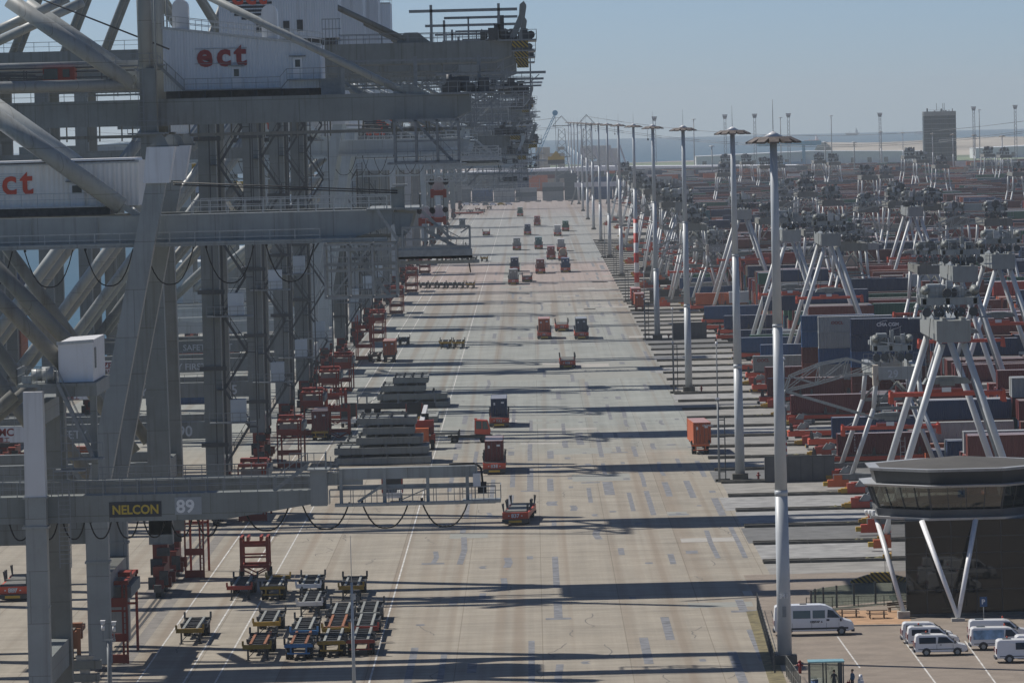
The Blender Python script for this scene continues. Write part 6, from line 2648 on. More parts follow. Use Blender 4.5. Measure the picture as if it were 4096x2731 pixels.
        mb.build("maintenance_boom", GREYL, r)
    if kind == "new" and det:
        mb = MB()
        mb.b(-3.5, 1.8, span * 0.5, span * 0.5 + 2.4, 1.95, 4.6)
        mb.build("electrical_house", TARP, r)
        mb = MB()
        mb.stair((6.8, 0.9, 2.0), (2.0, 0.9, 18.0), 0.6, 'y', treads=False)
        mb.ladder(-5.5, 0.8, 2, 12)
        mb.build("access_ladder", RAIL, r)
    return r


def pos_top(xf, yf, Z):
    """ground position of a crane whose crown at height Z is seen at this survey point"""
    return gp(xf, yf, Z)


ascs = [("new", 582, 44.2, "nearest, standing over the control building", None, 15.8, False), ("new", 784, 61.4, "second large one near the right edge", None, 13, False),
        ("new", 843, 71.9, "at the right edge with long girder end", None, 13, False), ("new", 1015, 54.9, "large one right of the navy lifted container", None, 12, False),
        ("new", 1056, 49.6, "lifting a navy container", None, 11.5, False), ("new", 1277, 88.9, "hazy large one with tall legs right of centre", None, 12, False),
        ("new", 1298, 49.9, "half hidden by the second mast", None, 12, False),
        ("rusty", 679, 44.6, "old one with rust-streaked end and white truss boom", "29", 6.5, True),
        ("rusty", 1335, 45.0, "old one numbered 230 with white truss boom", "230", 9, True),
        ("rusty", 1385, 44, "old one just behind number 230", None, 9, True), ("rusty", 1440, 43.5, "old one second behind number 230", None, 9, False),
        ("rusty", 1321, 80, "old one with boom in mid yard right", None, 9, True)]
for i, (kind, Y, X, d, num, zsp, arm) in enumerate(ascs):
    asc(Y, X, kind, "grey stacking crane, " + d, num, zsp, arm, 100 + i, 22.0 if kind == "new" else 13.4, True, True)
# lifted navy container
pc = at(1800, 646, 1064)
co = container("dark blue", (50.4, 1064.5, 8.6), PI / 2, "navy container hanging from a stacking crane's red spreader", door=False)
text(co, "lettering", "HYUNDAI", 0.5, LETW, (-1.25, 5.0, 2.0), rot=(PI / 2, 0, -PI / 2), ext=0.004)
rowc = [(1345, 41, "far"), (1420, 44, "far"), (1490, 42, "new"), (1560, 45, "far"), (1640, 43, "far"), (1720, 46, "new"), (1810, 44, "far"), (1910, 43, "far"), (2010, 46, "far"), (2120, 44, "far"), (2300, 45, "far"), (2480, 46, "far"),
        (1110, 66, "far"), (1400, 62, "far"), (1530, 95, "far"), (1660, 78, "far"), (1250, 66, "far"), (940, 70, "far"), (1340, 105, "far"), (1780, 120, "far"), (1900, 90, "far"), (2150, 110, "far"), (2300, 150, "far")]
for i, (Y_, X_, kd) in enumerate(rowc):
    asc(Y_, X_ - 1.5, kd, "hazy stacking crane %s" % ("parked at the lane ends, %s along the row from the camera" % ORD[i] if i < 12 else "among the mid-yard stacks, %s of that group by depth" % ORD[i - 12]), None, rl.uniform(7, 12), i in (2, 7), 300 + i, 21.0 if kd == "new" else 18.5, True, Y_ < 1600)
farc = [(2905, 611), (2988, 611), (3062, 623), (3115, 620), (3279, 605), (3338, 611), (3477, 653), (3228, 706), (3640, 585), (3690, 600),
        (3768, 617), (3958, 581), (4023, 584), (3596, 736), (3738, 742), (2896, 647), (2495, 644), (2563, 682), (2610, 700), (2650, 722), (2687, 741), (4080, 640), (3990, 790), (3330, 735)]
dist = [2750, 2780, 2600, 2580, 2700, 2680, 1995, 1620, 2650, 2560, 2326, 2826, 2790, 1400, 1357, 2212, 2380, 1930, 1740, 1600, 1490, 2050, 1180, 1500]
for i, ((xf, yf), D) in enumerate(zip(farc, dist)):
    p = at(xf / SD, yf / SD, D)
    X = p.x
    asc(D, X, "far", "hazy old kinked-leg stacking crane, %s of the far yard group" % ORD[i], None, rl.uniform(6, 11), i in (7, 13, 22, 23), 200 + i,
        max(15.5, p.z - 6.2), D < 2300, D < 1700)
# ------------------------------------------------------------------ car park, control building
PAVE, pn, pp = nodes("brick_paving")
tc = pn.nodes.new("ShaderNodeTexCoord")
br = pn.nodes.new("ShaderNodeTexBrick")
br.inputs["Scale"].default_value = 2.2
br.inputs["Color1"].default_value = (0.235, 0.195, 0.155, 1)
br.inputs["Color2"].default_value = (0.28, 0.235, 0.19, 1)
br.inputs["Mortar"].default_value = (0.17, 0.14, 0.115, 1)
br.inputs["Mortar Size"].default_value = 0.02
pn.links.new(tc.outputs["Object"], br.inputs["Vector"])
nz = pn.nodes.new("ShaderNodeTexNoise")
nz.inputs["Scale"].default_value = 0.35
nz.inputs["Detail"].default_value = 7
pn.links.new(tc.outputs["Object"], nz.inputs["Vector"])
mr = pn.nodes.new("ShaderNodeMapRange")
mr.inputs[1].default_value = 0.3
mr.inputs[2].default_value = 0.7
mr.inputs[3].default_value = 0.82
mr.inputs[4].default_value = 1.15
pn.links.new(nz.outputs[0], mr.inputs[0])
hv = pn.nodes.new("ShaderNodeHueSaturation")
pn.links.new(br.outputs[0], hv.inputs["Color"])
pn.links.new(mr.outputs[0], hv.inputs["Value"])
pn.links.new(hv.outputs[0], pp.inputs["Base Color"])
pp.inputs["Roughness"].default_value = 0.9

p0 = gp(3120, 2480)
g = MB()
g.q((22.2, 380, 0.006), (80, 380, 0.006), (80, 556, 0.006), (20.5, 556, 0.006), (20.6, 500, 0.006))
struct(g, "pavement", PAVE)
# car park lines
g = MB()
for (a, b_) in (((3350, 2545), (3440, 2670)), ((3617, 2562), (3745, 2735)), ((3860, 2562), (3985, 2735))):
    A, B = gp(*a), gp(*b_)
    g.q((A.x - 0.07, A.y, 0.012), (A.x + 0.07, A.y, 0.012), (B.x + 0.07, B.y, 0.012), (B.x - 0.07, B.y, 0.012))
struct(g, "parking_lines", LINE)
# verge strip and sand seating area
A, B, C_, D_ = gp(2985, 2445), gp(3040, 2440), gp(3140, 2731), gp(3070, 2731)
g = MB()
g.q((A.x, A.y, 0.011), (D_.x, D_.y - 15, 0.011), (C_.x, C_.y - 15, 0.011), (B.x, B.y, 0.011))
struct(g, "grass_verge", plain("dry_verge_grass", (0.17, 0.145, 0.075), 0.95, var=0.5, sc=0.9))
g = MB()
A, B = gp(3300, 2440), gp(3640, 2440)
C_, D_ = gp(3645, 2500), gp(3385, 2504)
A2 = gp(3060, 2450)
g.q((D_.x, D_.y, 0.016), (C_.x, C_.y, 0.016), (B.x, B.y, 0.016), (A.x - 0.5, A.y, 0.016))
struct(g, "sand_area", plain("seating_sand", (0.40, 0.25, 0.145), 0.95, var=0.2, sc=0.8))
g = MB()
g.bar((D_.x, D_.y, 0.06), (C_.x, C_.y, 0.06), 0.18, 0.14)
struct(g, "kerb", CONC)

RIM = paint("pale_rim_panels", (0.40, 0.42, 0.44), 0.5, 0.3, 0.3, seam=True)
# control building -------------------------------------------------
CX, CY = 39.3, 513.4
ctrl = thing("control_building", "dark glass control building with octagonal lookout on white slanted columns", "building", (CX, CY, 0))
ctrl.scale.z = 0.94


def octa(rad, z, cx=0, cy=0):
    return [(cx + rad * math.cos(PI / 8 + PI / 4 * i), cy + rad * math.sin(PI / 8 + PI / 4 * i), z) for i in range(8)]


LOOK, ln_, lp_ = nodes("lookout_glass")
ln_.nodes.remove(lp_)
ltr = ln_.nodes.new("ShaderNodeBsdfTransparent")
ltr.inputs[0].default_value = (0.42, 0.45, 0.42, 1)
lgl = ln_.nodes.new("ShaderNodeBsdfGlossy")
lgl.inputs["Roughness"].default_value = 0.03
lmx = ln_.nodes.new("ShaderNodeMixShader")
lmx.inputs[0].default_value = 0.14
ln_.links.new(ltr.outputs[0], lmx.inputs[1])
ln_.links.new(lgl.outputs[0], lmx.inputs[2])
ln_.links.new(lmx.outputs[0], ln_.nodes["Material Output"].inputs[0])
WALLG = glass("curtain_wall_glass", (0.012, 0.012, 0.012), 0.02)
mb = MB()
mb.b(-5.7, 14, -8.2, 12, 0.3, 9.4)
wl = mb.build("glass_wall", WALLG, ctrl)
mb = MB()
for x in (-5.7, -3.8, -1.5, 0.8, 3.1, 5.4, 7.7, 10):
    mb.b(x - 0.03, x + 0.03, -8.25, -8.2, 0.3, 9.3)
for z in (2.6, 4.6, 6.2, 7.8):
    mb.b(-5.75, 14, -8.24, -8.2, z - 0.03, z + 0.03)
mb.build("mullion", GREYD, wl)
mb = MB()
mb.b(-6.0, 14.2, -8.5, 12.2, 0, 0.3)
mb.build("plinth", KERB, ctrl)
mb = MB()
mb.loft([octa(9.2, 9.42), octa(9.3, 9.65)])
mb.build("lower_eave", RIM, ctrl)
mb = MB()
mb.loft([octa(8.5, 9.65), octa(8.7, 10.4)])
mb.build("sill_band", SCR, ctrl)
mb = MB()
mb.loft([octa(8.35, 10.4), octa(9.15, 12.65)])
cw = mb.build("lookout_glass", LOOK, ctrl)
mb = MB()
a0, a1 = octa(8.4, 10.4), octa(9.2, 12.65)
for i in range(8):
    j = (i + 1) % 8
    for t in (0, 0.25, 0.5, 0.75):
        p_ = Vector(a0[i]).lerp(Vector(a0[j]), t)
        q_ = Vector(a1[i]).lerp(Vector(a1[j]), t)
        mb.bar(p_, q_, 0.07 if t else 0.16)
mb.build("window_frame", GREYD, cw)
mb = MB()
mb.loft([octa(6.2, 9.7), octa(6.2, 10.85)])
mb.build("reflection_band", CMAT["beige"], cw)  # beige ring stands in for the ground's reflection in the windows
mb = MB()
mb.loft([octa(9.7, 12.65), octa(9.95, 12.87)])
mb.build("roof_lip", RIM, ctrl)
mb = MB()
mb.loft([octa(8.6, 12.87), octa(8.9, 14.15)])
ub = mb.build("upper_band", plain("dark_upper_cladding", (0.022, 0.026, 0.03), 0.45, var=0.1), ctrl)
mb = MB()
mb.loft([octa(9.15, 14.15), octa(9.3, 14.42)])
mb.build("parapet", RIM, ctrl)
mb = MB()
mb.loft([octa(8.9, 14.36), octa(0.3, 15.15)])
mb.build("roof", plain("brown_grey_roofing", (0.075, 0.072, 0.066), 0.85, var=0.15, sc=0.4), ctrl)
mb = MB()
mb.b(5.5, 16, -1, 9, 9.4, 13.6)
mb.build("rear_wing", SCR, ctrl)
mb = MB()
mb.b(5.2, 16.2, -1.3, 9.2, 13.6, 14.1)
mb.build("wing_parapet", WHITE, ctrl)
vf = Vector((gp(3832, 2483).x - CX, gp(3832, 2483).y - CY, 0))
lf = Vector((gp(3615, 2472).x - CX, gp(3615, 2472).y - CY, 0))
for a, b_ in (((vf.x, vf.y, 0.3), (vf.x - 2.75, -8.3, 9.4)), ((vf.x, vf.y, 0.3), (vf.x + 2.2, -8.3, 9.4)), ((lf.x, lf.y, 0.6), (-8.0, -3.4, 9.4))):
    mb = MB()
    mb.tube(a, b_, 0.2, 14, 0.26)
    mb.build("column", WHITE, ctrl)
mb = MB()
mb.c(lf.x, lf.y, 0.35, 1.1, 1.1, 0.7)
mb.c(vf.x, vf.y, 0.15, 1.2, 0.9, 0.3)
mb.build("column_foot", CONC, ctrl)
mb = MB()
for k in range(3):
    mb.tube((-8.9 + 0.3 * k, -2.6 - 0.4 * k, 9.7), (-8.9 + 0.3 * k, -2.7 - 0.4 * k, 10.2), 0.13, 8, 0.18)
mb.build("floodlight", LETW, ctrl)

# parking sign
p = gp(3936, 2500)
r = thing("parking_sign", "blue parking sign with white P before the dark glass wall", "sign", p)
mb = MB()
mb.tube((0, 0, 0), (0, 0, 2.0), 0.04, 8)
mb.build("post", RAIL, r)
mb = MB()
mb.b(-0.33, 0.33, -0.05, -0.02, 1.7, 2.6)
sg = mb.build("sign_board", CMAT["blue"], r)
text(sg, "lettering", "P", 0.6, LETW, (-0.18, -0.055, 1.95), off=0.02, ext=0.004)

# ------------------------------------------------------------------ vans
def body_from_profile(mb, prof, w, belt, inset, m=0):
    """closed side profile (x,z), clockwise or not, extruded across with the upper part drawn in"""
    mb.m = m
    zt = max(z for _, z in prof)
    n = len(prof)

    def hw(z):
        t = max(0.0, min(1.0, (z - belt) / (zt - belt)))
        return w / 2 - inset * t
    L_ = [(x, -hw(z), z) for x, z in prof]
    R_ = [(x, hw(z), z) for x, z in prof]
    fs = [tuple(range(n)), tuple(range(2 * n - 1, n - 1, -1))]
    fs += [((i + 1) % n, i, n + i, n + (i + 1) % n) for i in range(n)]
    mb._add(L_ + R_, fs)
    return hw


def van(p, label, kind="caddy", livery=None, rz=0.0, beacon=True, group="white vans in the car park"):
    r = thing("parked_van", label, "van", p, rz, group)
    if kind == "sprinter":
        L, w, hgt, belt = 7.1, 1.99, 2.75, 1.15
        prof = [(-3.5, 0.42), (3.05, 0.36), (3.55, 0.5), (3.55, 0.95), (3.4, 1.18), (2.55, 1.45), (1.7, 2.35), (1.1, 2.66), (0.6, 2.74), (-3.2, 2.74), (-3.45, 2.6), (-3.55, 1.2)]
        wx = (-2.35, 2.45); wr = 0.36
        wins = [(-3.2, -2.05, 1.55, 2.25), (-1.85, -0.3, 1.55, 2.25), (-0.1, 1.0, 1.55, 2.25)]
        cabw = [(1.2, 1.6), (2.35, 1.55), (1.72, 2.2), (1.25, 2.3)]
        ws = ((2.58, 1.46), (1.74, 2.34))
    elif kind == "caddy":
        L, w, hgt, belt = 4.5, 1.8, 1.85, 0.95
        prof = [(-2.2, 0.36), (1.95, 0.3), (2.27, 0.42), (2.27, 0.72), (2.1, 0.9), (1.35, 1.08), (0.6, 1.66), (0.2, 1.8), (-1.9, 1.84), (-2.12, 1.72), (-2.22, 0.95)]
        wx = (-1.25, 1.4); wr = 0.32
        wins = [(-1.85, -0.42, 1.08, 1.6)]
        cabw = [(-0.28, 1.08), (1.1, 1.1), (0.5, 1.6), (-0.2, 1.62)]
        ws = ((1.38, 1.09), (0.63, 1.65))
    else:
        L, w, hgt, belt = 5.2, 1.95, 1.97, 1.0
        prof = [(-2.55, 0.4), (2.2, 0.34), (2.6, 0.48), (2.6, 0.85), (2.4, 1.06), (1.75, 1.22), (1.0, 1.82), (0.6, 1.94), (-2.3, 1.97), (-2.5, 1.85), (-2.58, 1.0)]
        wx = (-1.5, 1.6); wr = 0.34
        wins = [(-0.95, 0.15, 1.15, 1.72)] if kind == "trafic" else []
        cabw = [(0.38, 1.15), (1.5, 1.2), (0.95, 1.74), (0.45, 1.76)]
        ws = ((1.78, 1.23), (1.03, 1.81))
    ins = 0.14
    mb = MB()
    hw = body_from_profile(mb, prof, w, belt, ins)
    bd = mb.build("body", VANW, r)
    bd.data.polygons.foreach_set("use_smooth", [False] * len(bd.data.polygons))
    bv = bd.modifiers.new("soft_edges", 'BEVEL')
    bv.width = 0.07
    bv.segments = 2
    bv.limit_method = 'ANGLE'
    bv.angle_limit = R(25)
    for s_ in (-1, 1):
        for (x0, x1, z0, z1) in wins:
            mb = MB()
            e = 0.022
            mb.q(*[(x, s_ * (hw(z) + e), z) for x, z in ((x0, z0), (x1, z0), (x1, z1), (x0, z1))])
            mb.build("window", GLASSG if kind == "sprinter" else GLASSD, bd)
        mb = MB()
        mb.q(*[(x, s_ * (hw(z) + 0.022), z) for x, z in cabw])
        mb.build("window", GLASSD, bd)
        mb = MB()
        mb.b(-L / 2 + 0.3, L / 2 - 0.5, min(s_ * (w / 2 + 0.001), s_ * (w / 2 + 0.02)), max(s_ * (w / 2 + 0.001), s_ * (w / 2 + 0.02)), 0.56, 0.62 if kind != "sprinter" else 0.72)
        mb.build("side_moulding", LETK, bd)
        mb = MB()
        mb.b(ws[0][0] - 0.25, ws[0][0] - 0.12, min(s_ * w / 2, s_ * (w / 2 + 0.22)), max(s_ * w / 2, s_ * (w / 2 + 0.22)), belt + 0.12, belt + 0.36)
        mb.build("wing_mirror", LETK, r)
        for x in wx:
            mb = MB()
            a, b_ = s_ * (w / 2 - 0.2), s_ * (w / 2 + 0.012)
            mb.tube((x, a, wr), (x, b_, wr), wr, 18)
            wh = mb.build("wheel", BLACK, r)
            mb = MB()
            mb.tube((x, b_, wr), (x, b_ + s_ * 0.015, wr), wr * 0.58, 14)
            mb.build("rim", GREYL, wh)
            mb = MB()
            pts = [(x + wr * 1.22 * math.cos(t * PI / 8), wr + wr * 1.22 * math.sin(t * PI / 8)) for t in range(9)]
            mb.prism(pts, min(s_ * (w / 2 - 0.05), s_ * (w / 2 + 0.006)), max(s_ * (w / 2 - 0.05), s_ * (w / 2 + 0.006)))
            mb.build("wheel_arch", LETK, bd)
        mb = MB()
        hx = L / 2 - 0.28
        mb.b(hx - 0.2, hx + 0.24, min(s_ * (w / 2 - 0.42), s_ * (w / 2 - 0.08)), max(s_ * (w / 2 - 0.42), s_ * (w / 2 - 0.08)), belt - 0.3, belt - 0.1)
        mb.build("headlight", GLASSG, r)
        mb = MB()
        mb.b(-L / 2 - 0.03, -L / 2 + 0.06, min(s_ * (w / 2 - 0.2), s_ * (w / 2 - 0.04)), max(s_ * (w / 2 - 0.2), s_ * (w / 2 - 0.04)), belt - 0.2, belt + 0.25)
        mb.build("tail_light", LETR, r)
        mb = MB()
        mb.b(-0.1, 0.06, min(s_ * (w / 2 + 0.002), s_ * (w / 2 + 0.03)), max(s_ * (w / 2 + 0.002), s_ * (w / 2 + 0.03)), belt - 0.02, belt + 0.03)
        mb.build("door_handle", LETK, bd)
    mb = MB()
    (xa, za), (xb, zb) = ws
    mb.q((xa + 0.02, -hw(za) + 0.08, za + 0.03), (xa + 0.02, hw(za) - 0.08, za + 0.03), (xb + 0.02, hw(zb) - 0.08, zb + 0.02), (xb + 0.02, -hw(zb) + 0.08, zb + 0.02))
    mb.build("windscreen", GLASSD, bd)
    mb = MB()
    mb.b(L / 2 - 0.2, L / 2 + 0.07, -w / 2 + 0.05, w / 2 - 0.05, 0.3, 0.56)
    mb.build("bumper", LETK, r)
    mb = MB()
    mb.b(-L / 2 - 0.08, -L / 2 + 0.1, -w / 2 + 0.05, w / 2 - 0.05, 0.34, 0.56)
    mb.build("bumper", LETK, r)
    # interior-dark seam of the doors
    mb = MB()
    for x in (cabw[0][0] - 0.08, ws[0][0] - 0.35) + ((-0.2, -1.95) if kind == "sprinter" else ()):
        mb.b(x - 0.012, x + 0.012, -w / 2 - 0.003, -w / 2 + 0.02, 0.5, belt)
    mb.build("door_seam", GREYD, bd)
    if beacon:
        mb = MB()
        mb.b(-1.6 if kind == "caddy" else -2.0, -0.9 if kind == "caddy" else -1.3, -0.35, 0.35, hgt + 0.0, hgt + 0.07)
        mb.build("roof_panel", CMAT["slate"], r)
        mb = MB()
        x = -1.2 if kind == "caddy" else 0.4 if kind == "bus" else -1.6
        mb.tube((x, 0, hgt + 0.07), (x, 0, hgt + 0.24), 0.08, 10, 0.06)
        mb.build("beacon", LETO, r)
    if livery == "opstap":
        text(bd, "lettering", "OPSTAP  6", 0.24, LETK, (-0.35, -w / 2 - 0.02, 1.16), off=0.012, ext=0.004)
        text(bd, "number", "34", 0.22, LETK, (-2.75, -w / 2 - 0.02, 1.14), off=0.012, ext=0.004)
        mb = MB()
        mb.b(1.12, 1.38, -w / 2 - 0.02, -w / 2 - 0.005, 1.3, 1.46)
        mb.build("side_plate", LETK, bd)
        mb = MB()
        for x in (-2.6, -1.2):
            mb.b(x, x + 0.6, -0.35, 0.35, hgt, hgt + 0.05)
        mb.build("roof_hatch", SCR, r)
    if livery == "picture":
        mb = MB()
        mb.b(-2.3, 0.35, -w / 2 - 0.02 + 0.03, -w / 2 + 0.05, 0.98, 1.0)
        mb.q((-2.35, -w / 2 - 0.012, 0.95), (0.3, -w / 2 - 0.012, 0.95), (0.3, -hw(1.75) - 0.02, 1.75), (-2.35, -hw(1.75) - 0.02, 1.75))
        mb.build("side_picture", plain("blue_cloudy_print", (0.22, 0.36, 0.52), 0.3, var=0.5, sc=1.6), bd)
    return r


p = gp(3257, 2541)
van(Vector((p.x, p.y + 1, 0)), "white minibus lettered OPSTAP 6 beside the foot of the light mast", "sprinter", "opstap", 0, False)
p = gp(3765, 2622)
van(Vector((p.x, p.y + 0.9, 0)), "small white van, front one of three by the glass building", "caddy")
p = gp(3735, 2590)
van(Vector((p.x, p.y + 1.2, 0)), "small white van, middle one of three, black-trimmed nose showing", "caddy")
van(Vector((p.x - 0.2, p.y + 5.2, 0)), "small white van, rear one of three by the glass building", "caddy", None, 0, False)
p = gp(4005, 2600)
van(Vector((p.x, p.y + 1.2, 0)), "white van with blue cloud picture on its side", "bus", "picture")
p = gp(4110, 2650)
van(Vector((p.x, p.y + 1.0, 0)), "white van with split side window cut by the picture's right edge", "trafic")
van(Vector((p.x + 1.9, p.y + 4.4, 0)), "white van roof just behind the split-window van", "trafic", None, 0, False)
p = gp(4050, 2580)
van(Vector((p.x - 0.9, p.y + 4.0, 0)), "white van with beacon behind the picture-sided van", "bus")
# white pickups on the quay
def pickup(p, label, rz=0.0):
    r = thing("pickup_truck", label, "pickup truck", p, rz, "white pickups on the quay")
    mb = MB()
    body_from_profile(mb, [(-2.5, 0.45), (2.4, 0.4), (2.6, 0.6), (2.55, 0.95), (1.3, 1.05), (0.7, 1.62), (-0.5, 1.66), (-0.75, 1.05), (-2.55, 1.0)], 1.8, 0.95, 0.18)
    b_ = mb.build("body", VANW, r)
    mb = MB()
    mb.q((1.32, -0.74, 1.08), (1.32, 0.74, 1.08), (0.76, 0.66, 1.6), (0.76, -0.66, 1.6))
    mb.build("windscreen", GLASSD, b_)
    mb = MB()
    mb.b(-2.45, -0.85, -0.8, 0.8, 0.9, 1.015)
    mb.build("load_bed", DARK, b_)
    for s_ in (-1, 1):
        for x in (-1.5, 1.6):
            mb = MB()
            mb.tube((x, s_ * 0.7, 0.36), (x, s_ * 0.93, 0.36), 0.36, 14)
            mb.build("wheel", BLACK, r)
    return r


pickup(gp(1720, 1052), "small white pickup facing the camera near the far chassis line", -PI / 2)
q = gp(1148, 1990)
pickup(Vector((q.x, q.y + 3, 0)), "white pickup seen over the near crane's beam railing", PI / 2)

# ------------------------------------------------------------------ shelter, people, small things
p = gp(3308, 2768)
r = thing("bus_shelter", "glass shelter with pale teal roof beside the fence", "shelter", p)
mb = MB()
mb.b(-1.45, 1.45, -0.15, 1.8, 2.42, 2.52)
mb.build("roof", TEAL, r)
mb = MB()
for x in (-1.35, -0.2, 0.05, 1.05, 1.3):
    mb.b(x - 0.05, x + 0.05, 1.6, 1.7, 0, 2.42)
for x in (-1.35, 1.35):
    mb.b(x - 0.05, x + 0.05, 0, 0.1, 0, 2.42)
mb.build("frame", GREYD, r)
mb = MB()
mb.b(-1.3, 1.0, 1.63, 1.66, 0.3, 2.4)
mb.build("glass_panel", GLASSC, r)
mb = MB()
mb.b(1.05, 1.3, 1.5, 1.6, 0.1, 2.4)
mb.build("side_panel", SCR, r)
mb = MB()
mb.b(-1.2, 1.2, 1.2, 1.55, 0.42, 0.48)
for x in (-1, 1):
    mb.b(x - 0.04, x + 0.04, 1.3, 1.4, 0, 0.42)
mb.build("bench", WOOD, r)
r = thing("waste_bin", "blue waste bin inside the glass shelter", "bin", p + Vector((-0.95, 0.6, 0)))
mb = MB()
mb.tube((0, 0, 0.05), (0, 0, 0.95), 0.26, 14, 0.3)
mb.build("bin_body", CMAT["blue"], r)
mb = MB()
mb.tube((0, 0, 0.95), (0, 0, 1.05), 0.32, 14, 0.26)
mb.build("lid", CMAT["slate"], r)
for i, x in enumerate((-0.4, 1.75)):
    r = thing("barrier_block", ["white concrete block, left one before the shelter", "white concrete block right of the shelter"][i], "barrier", p + Vector((x, -0.9, 0)))
    mb = MB()
    mb.prism([(-0.5, 0), (0.5, 0), (0.45, 0.75), (-0.45, 0.75)], -0.25, 0.25)
    mb.build("block", WHITE, r)
    mb = MB()
    mb.b(-0.4, 0.4, -0.262, -0.25, 0.2, 0.5)
    mb.build("panel", CONC, r)
r = thing("barrier_post", "white rounded barrier end beside the standing man in blue", "barrier", p + Vector((2.75, 0.4, 0)))
mb = MB()
mb.b(-0.22, 0.22, -0.4, 0.4, 0, 0.9)
mb.tube((0, 0, 0.9), (0, 0, 1.35), 0.2, 12, 0.12)
mb.build("post", WHITE, r)
mb = MB()
mb.b(-0.23, 0.23, -0.41, 0.41, 0.5, 0.62)
mb.build("band", LETK, r)


def person(p, label, top, legs, rz=0.0, lean=0.0, bag=False, phone=False):
    """one continuous skinned body with tapered limbs, hands with fingers, head with nose and ears"""
    o_name = "person"
    vs, es, rad = [], [], []

    def add(co_, r_, par=None):
        vs.append(co_)
        rad.append(r_)
        if par is not None:
            es.append((par, len(vs) - 1))
        return len(vs) - 1
    pel = add((0, 0, 0.93), 0.15)
    wst = add((0, -0.01, 1.08), 0.135, pel)
    chs = add((0, 0.0, 1.28), 0.16, wst)
    nck = add((0, 0.0, 1.46), 0.06, chs)
    hd0 = add((0, -0.015, 1.56), 0.075, nck)
    hd1 = add((0, -0.01, 1.66), 0.095, hd0)
    add((0, 0.0, 1.735), 0.07, hd1)
    for s_ in (-1, 1):
        sh = add((s_ * 0.19, 0.0, 1.4), 0.068, chs)
        el = add((s_ * 0.25, 0.03, 1.13), 0.046, sh)
        if s_ < 0 and phone:
            wr = add((s_ * 0.16, -0.2, 1.22), 0.032, el)
        else:
            wr = add((s_ * 0.25, -0.06, 0.9), 0.032, el)
        q = Vector(vs[wr])
        d = (q - Vector(vs[el])).normalized()
        pm = add(tuple(q + d * 0.07), 0.03, wr)
        for k, (off, ln) in enumerate(((-0.03, 0.075), (-0.01, 0.085), (0.01, 0.08), (0.03, 0.06))):
            b0 = Vector(vs[pm]) + Vector((0, off, 0)) + d * 0.02
            f1 = add(tuple(b0), 0.009, pm)
            add(tuple(b0 + d * ln + Vector((0, -0.02, 0))), 0.008, f1)
        t1 = add(tuple(q + d * 0.03 + Vector((0, -0.04, 0))), 0.011, wr)
        add(tuple(q + d * 0.08 + Vector((0, -0.06, 0))), 0.009, t1)
        hp = add((s_ * 0.095, 0.0, 0.86), 0.1, pel)
        kn = add((s_ * 0.105, -0.02, 0.48), 0.065, hp)
        an = add((s_ * 0.11, 0.02, 0.09), 0.045, kn)
        add((s_ * 0.12, -0.14, 0.04), 0.04, an)
    me = bpy.data.meshes.new("person")
    me.from_pydata(vs, es, [])
    o = bpy.data.objects.new(o_name, me)
    COL.objects.link(o)
    sk = o.modifiers.new("skin", 'SKIN')
    for i, sv in enumerate(me.skin_vertices[0].data):
        sv.radius = (rad[i], rad[i] * (0.78 if i in (0, 1, 2) else 1.0))
        sv.use_root = (i == 0)
    ss = o.modifiers.new("smooth", 'SUBSURF')
    ss.levels = ss.render_levels = 1
    bpy.context.view_layer.update()
    dg = bpy.context.evaluated_depsgraph_get()
    m2 = bpy.data.meshes.new_from_object(o.evaluated_get(dg))
    o.modifiers.clear()
    o.data = m2
    m2.materials.clear()
    for m in (SKIN, top, legs, BLACK):
        m2.materials.append(m)
    for f in m2.polygons:
        c = f.center
        f.material_index = 0
        if c.z < 0.1:
            f.material_index = 3
        elif c.z < 0.95 and abs(c.x) < 0.2:
            f.material_index = 2
        elif c.z < 1.47 and not (abs(c.x) > 0.2 and c.z < 0.92) and not (phone and c.y < -0.17):
            f.material_index = 1
        f.use_smooth = True
    o.location = p
    o.rotation_euler = (0, 0, rz)
    tag(o, label, "person")
    mb = MB()
    n = 10
    rings = []
    for z, rr_ in ((1.64, 0.108), (1.70, 0.112), (1.76, 0.09), (1.79, 0.04)):
        rings.append([(rr_ * math.cos(2 * PI * i / n), 0.02 + rr_ * math.sin(2 * PI * i / n) * 1.05, z) for i in range(n)])
    mb.loft(rings, True)
    mb.build("hair", HAIR, o)
    mb = MB()
    mb.prism_x([(-0.10, 1.60), (-0.135, 1.585), (-0.10, 1.65)], -0.015, 0.015)
    for s_ in (-1, 1):
        mb.c(s_ * 0.1, 0.0, 1.62, 0.02, 0.04, 0.06)
    mb.build("face", SKIN, o)
    return o


person(p + Vector((0.62, 0.45, 0)), "person in dark workwear standing inside the shelter, head lowered", CLOTHD, CLOTHD, R(-20), phone=True)
pm = person(p + Vector((2.1, 0.6, 0)), "person in blue jacket standing beside the shelter with a red bag", CLOTHB, CLOTHD, R(-60))
r = thing("red_bag", "red bag held beside the person in blue", "bag", p + Vector((1.78, 0.45, 0.25)))
mb = MB()
mb.loft([[(-0.16, -0.1, 0), (0.16, -0.1, 0), (0.16, 0.1, 0), (-0.16, 0.1, 0)], [(-0.2, -0.13, 0.25), (0.2, -0.13, 0.25), (0.2, 0.13, 0.25), (-0.2, 0.13, 0.25)],
         [(-0.13, -0.06, 0.55), (0.13, -0.06, 0.55), (0.13, 0.06, 0.55), (-0.13, 0.06, 0.55)]], True)
mb.build("bag_body", CLOTHR, r)
mb = MB()
mb.poly([(-0.1, 0, 0.54), (-0.06, 0, 0.68), (0.06, 0, 0.68), (0.1, 0, 0.54)], 0.015)
mb.build("strap", CLOTHR, r)

